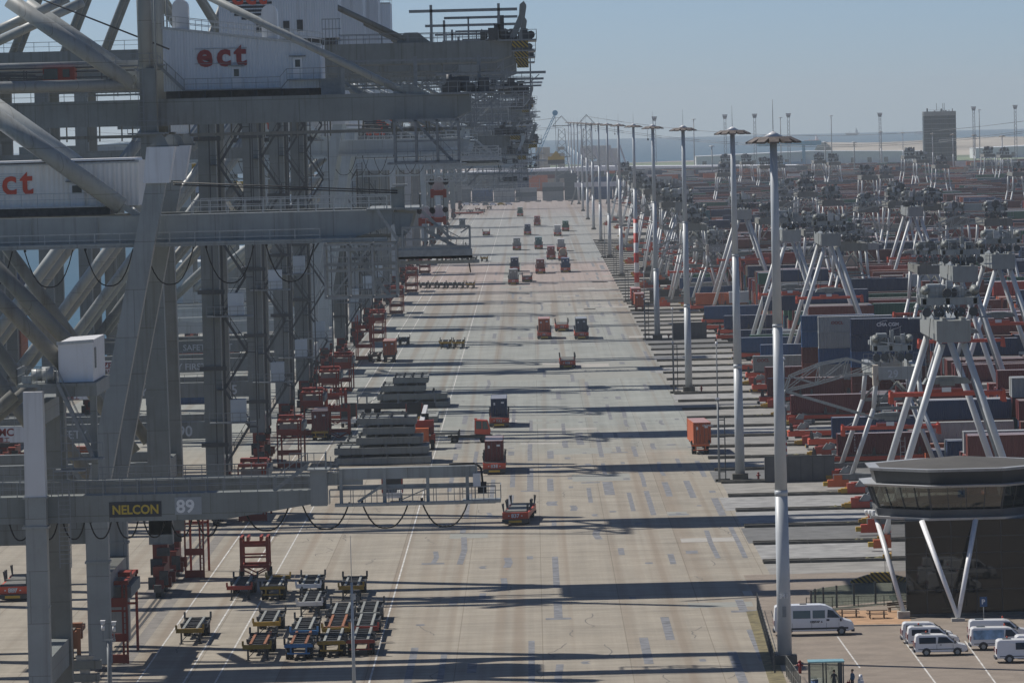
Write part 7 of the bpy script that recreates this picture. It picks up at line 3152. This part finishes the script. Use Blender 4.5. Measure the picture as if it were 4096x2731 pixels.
# mesh fences
def fence(pa, pb, label, h=1.6, step=2.0, mat=GREYD, panel=True):
    a, b_ = Vector(pa), Vector(pb)
    r = thing("mesh_fence", label, "fence", a)
    d = b_ - a
    n = max(1, int(d.length / step))
    for i in range(n + 1):
        q = d * (i / n)
        mb = MB()
        mb.b(q.x - 0.04, q.x + 0.04, q.y - 0.04, q.y + 0.04, 0, h)
        mb.build("post", mat, r)
    mb = MB()
    for z in (0.15, h * 0.5, h - 0.05):
        mb.bar((0, 0, z), tuple(d + Vector((0, 0, z))), 0.035)
    m_ = int(d.length / 0.3)
    for i in range(m_):
        q = d * (i / m_)
        mb.bar((q.x, q.y, 0.1), (q.x, q.y, h - 0.05), 0.014)
    mb.build("mesh_panel", mat, r)
    return r


fence(gp(3029, 2440), gp(3098, 2690), "dark mesh fence along the verge left of the light mast", 1.7, 3.0)
fence(gp(3146, 2705), gp(3204, 2790), "pale railing fence running toward the shelter", 1.8, 2.0, BEIGE)
fence(gp(3226, 2430), gp(3640, 2418), "low wire fence behind the picnic tables", 1.0, 2.2, GREYD)
pg = gp(3245, 2425)
r = thing("glass_screen", "curved glass wind screen with dark posts behind the picnic tables", "wind screen", pg)
prev = None
xs = (3240, 3252, 3280, 3328, 3392, 3472, 3563, 3640)
pts_ = [gp(x, 2440 - 14 * i) for i, x in enumerate((3240, 3252, 3280, 3328, 3392, 3472, 3563, 3640))]
pts_ = [Vector((q.x, 512 + 1.6 * i, 0)) for i, q in enumerate(pts_)]
for i, q in enumerate(pts_):
    mb = MB()
    q0 = q - pg
    mb.b(q0.x - 0.09, q0.x + 0.09, q0.y - 0.09, q0.y + 0.09, 0, 2.1)
    mb.build("post", SCR, r)
    if i:
        a = pts_[i - 1] - pg
        mb = MB()
        mb.bar((a.x + 0.1, a.y, 1.1), (q0.x - 0.1, q0.y, 1.1), 0.03, 1.9)
        mb.build("glass_panel", GLASSC, r)


def picnic(p, label, rz=0.0):
    r = thing("picnic_table", label, "picnic table", p, rz, "picnic tables")
    mb = MB()
    for k in range(4):
        mb.b(-0.95, 0.95, -0.36 + k * 0.19, -0.2 + k * 0.19, 0.72, 0.77)
    mb.build("table_top", WOOD, r)
    for s_ in (-1, 1):
        mb = MB()
        mb.b(-0.95, 0.95, s_ * 0.72 - 0.13, s_ * 0.72 + 0.13, 0.42, 0.47)
        mb.build("bench_seat", WOOD, r)
        mb = MB()
        mb.b(s_ * 0.65 - 0.05, s_ * 0.65 + 0.05, -0.8, 0.8, 0.34, 0.42)
        mb.bar((s_ * 0.65, -0.6, 0), (s_ * 0.65, -0.2, 0.72), 0.09)
        mb.bar((s_ * 0.65, 0.6, 0), (s_ * 0.65, 0.2, 0.72), 0.09)
        mb.build("leg", WOOD, r)
    return r


picnic(gp(3397, 2467), "wooden picnic table left, just behind the minibus nose")
picnic(gp(3508, 2472), "wooden picnic table in the middle of the sand")
r = thing("park_bench", "wooden bench with backrest beside the white slanted column", "bench", gp(3583, 2446), R(25))
mb = MB()
mb.b(-0.8, 0.8, -0.2, 0.2, 0.42, 0.47)
mb.build("seat", WOOD, r)
mb = MB()
for z in (0.6, 0.78):
    mb.b(-0.8, 0.8, 0.2, 0.24, z, z + 0.13)
mb.build("backrest", WOOD, r)
for x in (-0.65, 0.65):
    mb = MB()
    mb.b(x - 0.05, x + 0.05, -0.2, 0.2, 0, 0.42)
    mb.build("leg", WOOD, r)
# hydrants
for i, (xf, yf) in enumerate(((3200, 2692), (2806, 1570), (2675, 1355), (3034, 1922))):
    r = thing("fire_hydrant", ["red hydrant beside the foot of the light mast at the car park", "red hydrant near the third light mast base",
                               "red hydrant near the fourth light mast base", "red hydrant by the grey screen wall"][i], "hydrant", gp(xf, yf), group="red hydrants")
    mb = MB()
    mb.tube((0, 0, 0), (0, 0, 0.95), 0.14, 10)
    mb.tube((0, 0, 0.95), (0, 0, 1.12), 0.18, 10, 0.06)
    mb.build("body", LETR, r)
    for s_ in (-1, 1):
        mb = MB()
        mb.tube((s_ * 0.12, 0, 0.7), (s_ * 0.28, 0, 0.7), 0.08, 8)
        mb.build("outlet", LETR, r)
# striped barrier and flag
p = gp(3505, 2328)
r = thing("striped_barrier", "black and yellow striped barrier block across the lane end", "barrier", p)
mb = MB()
mb.prism([(-2.6, 0), (-0.6, 0), (-0.6, 0.85), (-2.5, 0.3)], -0.4, 0.4)
mb.b(-0.55, 2.2, -0.4, 0.4, 0, 1.0)
mb.build("block", HAZ, r)
mb = MB()
mb.b(2.9, 4.6, -0.4, 0.4, 0, 1.0)
mb.build("end_block", CONC, r)
mb = MB()
mb.tube((0.9, 0, 1.0), (0.9, 0, 4.2), 0.03, 6)
mb.build("flag_pole", RAIL, r)
mb = MB()
mb.b(0.9, 1.2, -0.02, 0.02, 3.7, 4.3)
mb.build("flag", CLOTHR, r)
# ------------------------------------------------------------------ far end of the quay and horizon
re_ = random.Random(5)
# container wall closing the road
x = -60.0
kk = 0
end_cols = ["grey", "grey", "grey", "slate", "grey", "dark blue", "grey", "white", "maroon", "blue"]
for c in range(9):
    col_ = re_.choice(end_cols)
    n_t = re_.choice((3, 4, 5)) if c < 6 else re_.choice((5, 6))
    for t in range(n_t):
        cc = col_ if re_.random() < 0.75 else re_.choice(end_cols)
        container(cc, (x + 6.1, 3170 + (c % 3) * 4, t * 2.62), PI / 2,
                  "%s container, %s tier, %s stack from the left in the wall at the road end" % (cc, ("bottom", "second", "third", "fourth", "fifth", "topmost")[t], ORD[c]),
                  h=2.6, door=False, group="container wall at the road end")
    x += 12.4 + (3.0 if c in (4, 6) else 0.3)
mb = MB()
for i in range(30):
    mb.b(-58 + i * 3.9, -55 + i * 3.9, 3138, 3139, 0, 0.9)
# low block barriers: one row of concrete blocks
for i in range(14):
    b_ = MB().b(-1.6, 1.6, -0.5, 0.5, 0, 1.0).b(-1.4, 1.4, -0.55, -0.5, 0.3, 0.7).build("barrier_block", CONC)
    b_.location = (-46 + i * 6.2, 3138, 0)
    tag(b_, "far grey barrier block in the row across the road end", "barrier", "barrier blocks across the road end")
# parked cars and vans left of the road end
for i, (xf, yf) in enumerate(((1868, 822), (1905, 822), (1945, 823), (1972, 823), (2005, 822), (2035, 821))):
    p = gp(xf, yf)
    r = thing("parked_car", "tiny far parked car, %s from the left before the container wall" % ORD[i], "car", p, group="cars parked before the container wall")
    mb = MB()
    body_from_profile(mb, [(-2.3, 0.35), (2.2, 0.3), (2.35, 0.7), (1.4, 0.95), (0.7, 1.5), (-1.2, 1.55), (-2.2, 1.0)], 1.8, 0.9, 0.2)
    mb.build("body", [VANW, VANW, CMAT["slate"], VANW, YELLOW, VANW][i], r)
    mb = MB()
    for xx in (-1.4, 1.4):
        mb.tube((xx, -0.95, 0.33), (xx, 0.95, 0.33), 0.33, 10)
    mb.build("wheel", BLACK, r)
p = gp(1875, 860)
place_agv(p, PI / 2, "long red guided vehicle standing crosswise far off at the left road edge", None)
for i, (xf, yf) in enumerate(((1884, 852), (1910, 845), (1930, 850), (1957, 838))):
    place_chassis(gp(xf, yf), "tiny far chassis, %s from the left by the crosswise red vehicle" % ORD[i], DARK if i != 1 else REDF, None, "tiny far chassis by the crosswise vehicle")

# warehouses
def block(name, x0, x1, y, d, h, mat, label, cat="building", roof=WHITE, cols=12):
    r = thing(name, label, cat, ((x0 + x1) / 2, y, 0))
    w = (x1 - x0) / 2
    m1 = MB()
    m1.b(-w, w, 0, d, 0, h)
    wl_ = m1.build("wall", mat, r)
    m1 = MB()
    m1.prism([(-w - 0.4, h), (w + 0.4, h), (0, h + min(2.5, 0.06 * w))], -0.4, d + 0.4)
    m1.build("roof", roof, r)
    m1 = MB()
    for i in range(cols):
        xx = -w + 2 * w * (i + 0.5) / cols
        m1.b(xx - 0.25 * w / cols, xx + 0.25 * w / cols, -0.12, 0, h * 0.1, h * 0.55)
    m1.build("loading_door", GREYD, wl_)
    return r


block("warehouse", -90, 180, 3700, 60, 12, CMAT["slate"], "long low dark warehouse with pale roof beyond the road end", cols=16)
block("warehouse", 150, 360, 5000, 70, 10, WHITE, "long pale warehouse behind the far yard, left part", cols=14)
block("warehouse", 420, 620, 5200, 70, 10, WHITE, "long pale warehouse behind the far yard, right part", cols=14)
for i, (x0, x1, y, h, m_) in enumerate(((-46, 0, 4600, 26, CMAT["white"]), (4, 34, 4650, 24, CMAT["beige"]), (44, 80, 4700, 25, CMAT["white"]))):
    r = thing("container_pile", "pale block of stacked white containers beyond the warehouse, %s from the left" % ORD[i], "container pile", (x0, y, 0), group="pale blocks beyond the warehouse")
    m1 = MB()
    n = int((x1 - x0) / 6.2)
    for a in range(n):
        for t in range(int(h / 2.6)):
            if re_.random() < 0.93:
                m1.b(a * 6.2, a * 6.2 + 6.0, re_.uniform(0, 0.5), 12, t * 2.62, t * 2.62 + 2.55)
    o_ = m1.build("container_block", m_, r)
    o_["kind"] = "stuff"
block("dockside_building", -262, -222, 3300, 40, 38, TARP, "large pale flat-roofed building seen between crane legs far across the water", roof=TARP, cols=6)

# glass tower block
a_, b2_ = at(2121, 255, 3800), at(2197, 255, 3800)
r = thing("office_tower", "dark green-glass office tower standing alone on the horizon", "tower", ((a_.x + b2_.x) / 2, 3800, 0))
w = (b2_.x - a_.x) / 2
TGL, tn_, tp_ = nodes("tower_glass")
tcn = tn_.nodes.new("ShaderNodeTexCoord")
brk = tn_.nodes.new("ShaderNodeTexBrick")
mpg = tn_.nodes.new("ShaderNodeMapping")
mpg.inputs["Rotation"].default_value = (PI / 2, 0, 0)
brk.inputs["Scale"].default_value = 1.0
brk.inputs["Brick Width"].default_value = 1.5
brk.inputs["Row Height"].default_value = 3.2
brk.inputs["Mortar Size"].default_value = 0.16
brk.inputs["Color1"].default_value = (0.015, 0.03, 0.04, 1)
brk.inputs["Color2"].default_value = (0.025, 0.046, 0.06, 1)
brk.inputs["Mortar"].default_value = (0.055, 0.07, 0.07, 1)
brk.offset = 0
tn_.links.new(tcn.outputs["Object"], mpg.inputs[0])
tn_.links.new(mpg.outputs[0], brk.inputs["Vector"])
tn_.links.new(brk.outputs[0], tp_.inputs["Base Color"])
tp_.inputs["Roughness"].default_value = 0.35
tp_.inputs["Specular IOR Level"].default_value = 0.1
hgt = a_.z
m1 = MB()
n = 14
m1.loft([[(w * 1.0 * max(-1, min(1, 1.25 * math.cos(2 * PI * (i + 0.5) / n))), 10 + 10 * math.sin(2 * PI * (i + 0.5) / n), z) for i in range(n)] for z in (0, hgt - 3)])
tw_ = m1.build("glass_facade", TGL, r)
m1 = MB()
for k in range(13):
    z = 4 + k * 3.3
    m1.loft([[(w * 1.012 * max(-1, min(1, 1.25 * math.cos(2 * PI * (i + 0.5) / n))), 10 + 10.15 * math.sin(2 * PI * (i + 0.5) / n), z + dz) for i in range(n)] for dz in (0, 0.5)])
m1.build("floor_band", CMAT["slate"], tw_)
m1 = MB()
m1.loft([[(w * 1.01 * max(-1, min(1, 1.25 * math.cos(2 * PI * (i + 0.5) / n))), 10 + 10.2 * math.sin(2 * PI * (i + 0.5) / n), z) for i in range(n)] for z in (hgt - 3.6, hgt - 0.6)])
m1.build("parapet", GREY, r)
m1 = MB()
clutter(m1, re_, -w * 0.8, w * 0.9, 3, 14, hgt - 0.6, 2.4, 16)
for xx in (-2, 2.4, 3.4):
    m1.b(xx - 0.15, xx + 0.15, 5, 5.3, hgt, hgt + 5)
m1.build("roof_plant", GREYD, r)

# floodlight towers, slender masts on the horizon
def lattice_tower(x, y, h, label, w=2.2, group="lattice floodlight towers on the horizon"):
    r = thing("floodlight_tower", label, "floodlight tower", (x, y, 0), group=group)
    m1 = MB()
    for sx in (-1, 1):
        for sy in (-1, 1):
            m1.bar((sx * w / 2, sy * w / 2, 0), (sx * w / 3, sy * w / 3, h), 0.25)
    k = 0
    z = 0
    while z < h - 3:
        t0, t1 = 1 - z / h / 3, 1 - (z + 3) / h / 3
        m1.bar((-w / 2 * t0, -w / 2, z), (w / 2 * t1, -w / 2 * t1, z + 3), 0.14)
        m1.bar((w / 2 * t0, -w / 2, z), (-w / 2 * t1, -w / 2 * t1, z + 3), 0.14)
        z += 3
    m1.build("lattice", RAIL, r)
    m1 = MB()
    m1.prism([(-w * 0.5, h), (w * 0.5, h), (w * 0.9, h + 3.2), (-w * 0.9, h + 3.2)], -1, 1)
    m1.build("lamp_cage", RAIL, r)
    m1 = MB()
    for i in range(4):
        m1.c(-w * 0.6 + i * w * 0.4, -1.15, h + 2.4, 0.7, 0.3, 0.6)
    m1.build("floodlight", WHITE, r)
    return r


for i, (xf, yf) in enumerate(((2617, 468), (2899, 460), (3018, 457), (3153, 455), (3519, 453), (3894, 428), (4060, 422))):
    D = 3950 + 60 * i
    p = at(xf / SD, yf / SD, D)
    lattice_tower(p.x, D, max(38, p.z - 3), "lattice floodlight tower, %s from the left along the horizon" % ORD[i])
for i, (xf, yf) in enumerate(((2774, 476), (3121, 469), (3324, 462), (3916, 438), (2847, 583), (3300, 567), (3416, 568))):
    D = 3300 if i > 3 else 4300
    p = at(xf / SD, yf / SD, D)
    r = thing("lamp_mast", "slender far lamp mast, %s in the scattered far group" % ORD[i], "light mast", (p.x, D, 0), group="slender far lamp masts")
    m1 = MB()
    m1.tube((0, 0, 0), (0, 0, p.z), 0.45, 8, 0.3)
    m1.build("pole", RAIL, r)
    m1 = MB()
    m1.tube((0, 0, p.z - 0.6), (0, 0, p.z), 1.9, 12, 1.2)
    m1.build("lamp_ring", RAILL, r)

# power pylons and wires
tops = []
for i, (xf, yf, D) in enumerate(((2245, 461, 3600), (2345, 456, 3350))):
    p = at(xf / SD, yf / SD, D)
    r = thing("power_pylon", ["steel power pylon beside the blue crawler crane boom", "steel power pylon behind the row of light masts"][i], "pylon", (p.x, D, 0), group="power pylons")
    h = p.z
    m1 = MB()
    for sx in (-1, 1):
        for sy in (-1, 1):
            m1.bar((sx * 6.0, sy * 5, 0), (sx * 3.2, sy * 3, h * 0.45), 0.5)
            m1.bar((sx * 3.2, sy * 3, h * 0.45), (sx * 2.0, sy * 2, h * 0.82), 0.42)
    z = 0
    while z < h * 0.8:
        t = lambda q: 6.0 - 2.8 * q / (h * 0.45) if q < h * 0.45 else 3.2 - 1.2 * (q - h * 0.45) / (h * 0.37)
        a, b3 = t(z), t(min(z + 4.5, h * 0.82))
        for sy in (-1, 1):
            m1.bar((-a, sy * a * 0.85, z), (b3, sy * b3 * 0.85, z + 4.5), 0.24)
            m1.bar((a, sy * a * 0.85, z), (-b3, sy * b3 * 0.85, z + 4.5), 0.24)
        z += 4.5
    m1.build("lattice", RAIL, r)
    m1 = MB()
    for zz, ww in ((h * 0.45, 5.6), (h * 0.86, 5.8)):
        m1.bar((-ww, 0, zz), (ww, 0, zz), 0.55)
        m1.bar((-ww, 0, zz), (0, 0, zz + h * 0.13), 0.4)
        m1.bar((ww, 0, zz), (0, 0, zz + h * 0.13), 0.4)
    m1.build("cross_arm", RAIL, r)
    tops.append((p.x, D, h))
r = thing("power_lines", "thin power cables sagging across the horizon", "cables", (0, 3500, 0))
PW = plain("hazy_cable", (0.16, 0.18, 0.2), 0.6)
for j, zz in enumerate((0.97, 0.86, 0.84, 0.45)):
    m1 = MB()
    x0, y0, h0 = tops[0]
    x1, y1, h1 = tops[1]
    P = []
    xr_, yr_, hr_ = 345, 3050, 52
    for (xa, ya, ha), (xb, yb, hb), sag in (((-330, 3900, h0), (x0, y0, h0), 9), ((x0, y0, h0), (x1, y1, h1), 5), ((x1, y1, h1), (xr_, yr_, hr_), 16)):
        for t in range(15):
            u = t / 14
            P.append((xa + (xb - xa) * u, ya + (yb - ya) * u - 3500, (ha + (hb - ha) * u) * zz - sag * 4 * u * (1 - u)))
    m1.poly(P, 0.13, 4)
    m1.build("cable", PW, r)

# crawler crane at the road end
D = 3300
p0, p1 = at(1224, 374, D), at(1275, 262, D)
r = thing("crawler_crane", "dark blue harbour crane with pale blue lattice boom at the road end", "crane", (p0.x - 6, D, 0))
m1 = MB()
m1.b(-5, 5, 0, 8, 0, 3)
m1.b(-4, 3, 1, 7, 3, 17)
m1.prism([(-4, 17), (3, 17), (0, 26), (-3, 26)], 1, 6)
m1.build("body", CMAT["dark blue"], r)
m1 = MB()
A_, B_ = Vector((3, 3, 14)), Vector((p1.x - p0.x + 6, 3, p1.z))
for dx, dy in ((-1.2, -1), (1.2, -1), (-1.2, 1), (1.2, 1)):
    m1.bar(A_ + Vector((dx, dy, 0)), B_ + Vector((dx * 0.4, dy * 0.4, 0)), 0.34)
for i in range(14):
    u, v = i / 14, (i + 1) / 14
    q0, q1 = A_.lerp(B_, u), A_.lerp(B_, v)
    s_ = 1 - 0.6 * u
    m1.bar(q0 + Vector((-1.2 * s_, -1 * s_, 0)), q1 + Vector((1.2 * s_, -1 * s_, 0)), 0.22)
m1.tube(B_ + Vector((0, -0.6, 0.6)), B_ + Vector((0, 0.6, 0.6)), 1.7, 12)
m1.build("boom", SKYBLUE, r)
m1 = MB()
m1.tube(B_, (B_.x + 0.2, 3, 24), 0.12, 5)
m1.b(B_.x - 5, B_.x + 5, 2, 4, 20, 22.5)
m1.build("hoist_rope", DARK, r)
m1 = MB()
m1.b(B_.x - 5, B_.x + 5, 1, 5, 22.5, 24.5)
m1.prism([(B_.x - 3, 24.5), (B_.x + 3, 24.5), (B_.x, 28)], 2, 4)
m1.build("grab", YELLOW, r)
# white twin-armed gantry behind the masts
D = 3000
p = at(1378, 400, D)
r = thing("white_gantry", "white gantry with four leaning arms behind the row of light masts", "crane", (p.x, D, 0))
m1 = MB()
for xx in (-10, -3, 5, 11):
    m1.bar((xx, 0, 32), (xx + 4.5, 0, 18), 0.9)
    m1.bar((xx, 0, 32), (xx - 2.4, 0, 16), 0.6)
m1.build("arm", WHITE, r)
m1 = MB()
m1.b(-13, 15, -1, 1, 18, 19)
m1.b(-14, 17, -1.5, 1.5, 9.5, 12.0)
m1.build("beam", WHITE, r)
m1 = MB()
for xx in (-13, -4, 6, 15):
    m1.bar((xx, 0, 10), (xx - 3, 0, 0), 0.8)
    m1.bar((xx, 0, 12), (xx + 3, 0, 18), 0.6)
m1.build("leg", GREYL, r)
# light blue gantry on the horizon
D = 5000
p = at(1810, 325, D)
r = thing("blue_gantry", "light blue portal gantry on the horizon behind the nearest mast", "crane", (p.x, D, 0))
hh = at(1810, 325, D).z
m1 = MB()
m1.b(-28, 30, -2, 2, hh - 4, hh)
m1.build("girder", SKYBLUE, r)
m1 = MB()
for xx in (-12, 14):
    m1.b(xx - 1.4, xx + 1.4, -2, 2, 0, hh - 4)
m1.b(-12, 14, -1.5, 1.5, 1, 3)
m1.build("leg", SKYBLUE, r)
# ships on the horizon
def ship(x, y, L, h, mat, label, name="cargo_ship"):
    r = thing(name, label, "ship", (x, y, -5))
    m1 = MB()
    m1.prism([(-L / 2 + 4, -0.5), (L / 2 - 8, -0.5), (L / 2, h), (-L / 2, h)], -12, 12)
    m1.build("hull", mat, r)
    m1 = MB()
    m1.b(L * 0.18, L * 0.34, -8, 8, h, h * 2.2)
    m1.b(L * 0.2, L * 0.3, -7, 7, h * 2.2, h * 2.9)
    m1.build("superstructure", WHITE, r)
    m1 = MB()
    m1.b(L * 0.22, L * 0.26, -3, 3, h * 2.9, h * 3.3)
    m1.b(-L * 0.2, -L * 0.19, -0.6, 0.6, h, h * 2.2)
    m1.build("funnel", mat, r)
    return r


p = at(1866, 312, 9800)
ship(p.x, 9800, 30, 4, ORANGE, "orange-red ship with white deckhouse on the sea horizon")
p = at(1958, 300, 12500)
ship(p.x, 12500, 34, 5, CMAT["slate"], "faint grey ship silhouette on the sea horizon")
p = at(2120, 296, 12000)
ship(p.x, 12000, 40, 5, WHITE, "faint white ship just left of the office tower")

# container ship moored at the near berth, its right edge seen between the crane legs
r = thing("container_ship", "container ship moored at the quay, its stacks showing between crane legs at the left", "ship", (-103, 815, -5))
m1 = MB()
m1.loft([[(-18, -105, -4), (18, -105, -4), (20, -110, 14), (-20, -110, 14)], [(-20, 60, -4), (20, 60, -4), (20.5, 60, 14), (-20.5, 60, 14)], [(-4, 110, -4), (4, 110, -4), (9, 120, 16), (-9, 120, 16)]])
m1.build("hull", CMAT["slate"], r)
m1 = MB()
m1.b(-19, 19, 62, 74, 14, 42)
m1.build("superstructure", WHITE, r)
sc_ = ["orange", "dark blue", "dark blue", "maroon", "slate", "blue", "orange", "brown red"]
for b_i in range(2):
    for row in range(3):
        for t in range(6):
            cc = sc_[(b_i * 3 + row + t // 2) % 8]
            container(cc, (-85.6 - row * 2.6, 908 - b_i * 14, 9.2 + t * 2.62), 0,
                      "%s container aboard the moored ship, %s tier, %s row from the quay, %s bay" % (cc, ("bottom", "second", "third", "fourth", "fifth", "topmost")[t], ORD[row], ("aft", "forward")[b_i]),
                      h=2.6, door=False, group="containers aboard the moored ship")
# second ship farther along
r = thing("moored_ship", "white and grey moored ship with railings glimpsed behind the stair towers", "ship", (-97, 1560, -5))
m1 = MB()
m1.loft([[(-12, -90, -2), (12, -90, -2), (13, -92, 16), (-13, -92, 16)], [(-13, 90, -2), (13, 90, -2), (13, 92, 16), (-13, 92, 16)]])
m1.build("hull", TARP, r)
m1 = MB()
m1.b(-12, 12, -60, -30, 16, 30)
m1.b(-11, 11, -56, -34, 30, 36)
m1.build("superstructure", WHITE, r)
m1 = MB()
for z in (19.5, 23, 26.5, 33):
    m1.b(-12.2, 12.2, -60.3, -29.8, z, z + 1.0)
m1.build("window_band", GLASSD, r)
m1 = MB()
for z in (16, 30):
    m1.rail((-12, -61, z), (12, -61, z), 1.4, 2.0, 0.12)
m1.build("railing", WHITE, r)
# seaward containers and yellow straddle-like boxes on the quay by the water
for i, (x, y, c_) in enumerate(((-66, 1090, "red"), (-67, 1130, "maroon"), (-70, 735, "dark blue"), (-62, 765, "orange"), (-57, 838, "white"), (-60, 930, "blue"))):
    container(c_, (x, y, 0.0), PI / 2, "%s container on the waterside quay glimpsed between crane legs" % c_, door=False, group="containers on the waterside quay")

mbs = MB()
fr_ = random.Random(31)
fc = ["maroon", "maroon", "brown red", "dark blue", "green", "grey", "white", "orange", "slate", "beige"]
for kk in range(70):
    y = 3060 + kk * 17
    xm = min(520, 0.093 * y + 20)
    x = 62 + fr_.uniform(0, 20) if y < 3600 else -20 + fr_.uniform(0, 40)
    if y > 3640 and y < 3780:
        continue
    while x < xm:
        h_ = fr_.choice((0, 2, 3, 4, 4, 5)) if y < 3700 else fr_.choice((0, 0, 1, 2, 3))
        c0 = fr_.choice(fc)
        for t in range(h_):
            c1 = c0 if fr_.random() < 0.5 else fr_.choice(fc)
            ci = cmats.index(c1)
            mbs.m = ci * 2
            mbs.b(x, x + 12.2, y, y + 2.4, t * 2.62, t * 2.62 + 2.56)
            mbs.m = ci * 2 + 1
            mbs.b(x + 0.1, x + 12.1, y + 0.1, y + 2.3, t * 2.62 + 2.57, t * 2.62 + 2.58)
        x += 12.7
o = mbs.build("distant_containers", [m for c in cmats for m in (CMAT[c], FADE_LIT[c])])
tag(o, "hazy distant container stacks beyond the end of the yard", "containers", kind="stuff")
# ------------------------------------------------------------------ give separate pieces of a part an object each
def split_pieces(names, gap=0.06):
    for o in list(SC.objects):
        if o.type != 'MESH' or o.name.split(".")[0] not in names or o.data.users > 1:
            continue
        me = o.data
        n = len(me.vertices)
        par = list(range(n))

        def find(a):
            while par[a] != a:
                par[a] = par[par[a]]
                a = par[a]
            return a
        for p in me.polygons:
            v = p.vertices
            r0 = find(v[0])
            for k in v[1:]:
                rk = find(k)
                if rk != r0:
                    par[rk] = r0
        isl = {}
        for i in range(n):
            isl.setdefault(find(i), []).append(i)
        if len(isl) < 2:
            continue
        co = [v.co for v in me.vertices]
        keys = list(isl)
        bb = {}
        for k in keys:
            c = [co[i] for i in isl[k]]
            bb[k] = [min(q[a] for q in c) - gap for a in range(3)] + [max(q[a] for q in c) + gap for a in range(3)]
        grp = {k: k for k in keys}

        def gf(a):
            while grp[a] != a:
                a = grp[a]
            return a
        for i, a in enumerate(keys):
            for b in keys[i + 1:]:
                A, B = bb[a], bb[b]
                if all(A[q] <= B[q + 3] and B[q] <= A[q + 3] for q in range(3)):
                    ga, gb = gf(a), gf(b)
                    if ga != gb:
                        grp[gb] = ga
        sets = {}
        for k in keys:
            sets.setdefault(gf(k), []).append(k)
        if len(sets) < 2:
            continue
        vg = {}
        for g_, ks in sets.items():
            for k in ks:
                for i in isl[k]:
                    vg[i] = g_
        polys = {}
        for p in me.polygons:
            polys.setdefault(vg[p.vertices[0]], []).append(p)
        base = o.name.split(".")[0]
        first = True
        mats = [m for m in me.materials]
        made = []
        for g_, ps in polys.items():
            idx = {}
            vs, fs, sm, mi = [], [], [], []
            for p in ps:
                f = []
                for v in p.vertices:
                    if v not in idx:
                        idx[v] = len(vs)
                        vs.append(tuple(co[v]))
                    f.append(idx[v])
                fs.append(f)
                sm.append(p.use_smooth)
                mi.append(p.material_index)
            m2 = bpy.data.meshes.new(base)
            m2.from_pydata(vs, [], fs)
            m2.polygons.foreach_set("use_smooth", sm)
            for m in mats:
                m2.materials.append(m)
            m2.polygons.foreach_set("material_index", mi)
            m2.update()
            made.append(m2)
        o.data = made[0]
        for m2 in made[1:]:
            c = bpy.data.objects.new(base, m2)
            COL.objects.link(c)
            c.parent = o.parent
            c.location = o.location


split_pieces({"brace_tube", "pylon_stay", "backstay", "boom_hook", "portal_beam", "column_foot", "festoon_cable", "lifting_lug", "tie_rope",
              "conductor_rail", "sill_beam", "arm", "girder", "corner_post", "rear_post", "louvre", "landing_leg", "floodlight", "tie_rope"})
for o in SC.objects:
    l = o.get("label")
    if l and len(l.split()) > 16:
        print("LONG", len(l.split()), l)
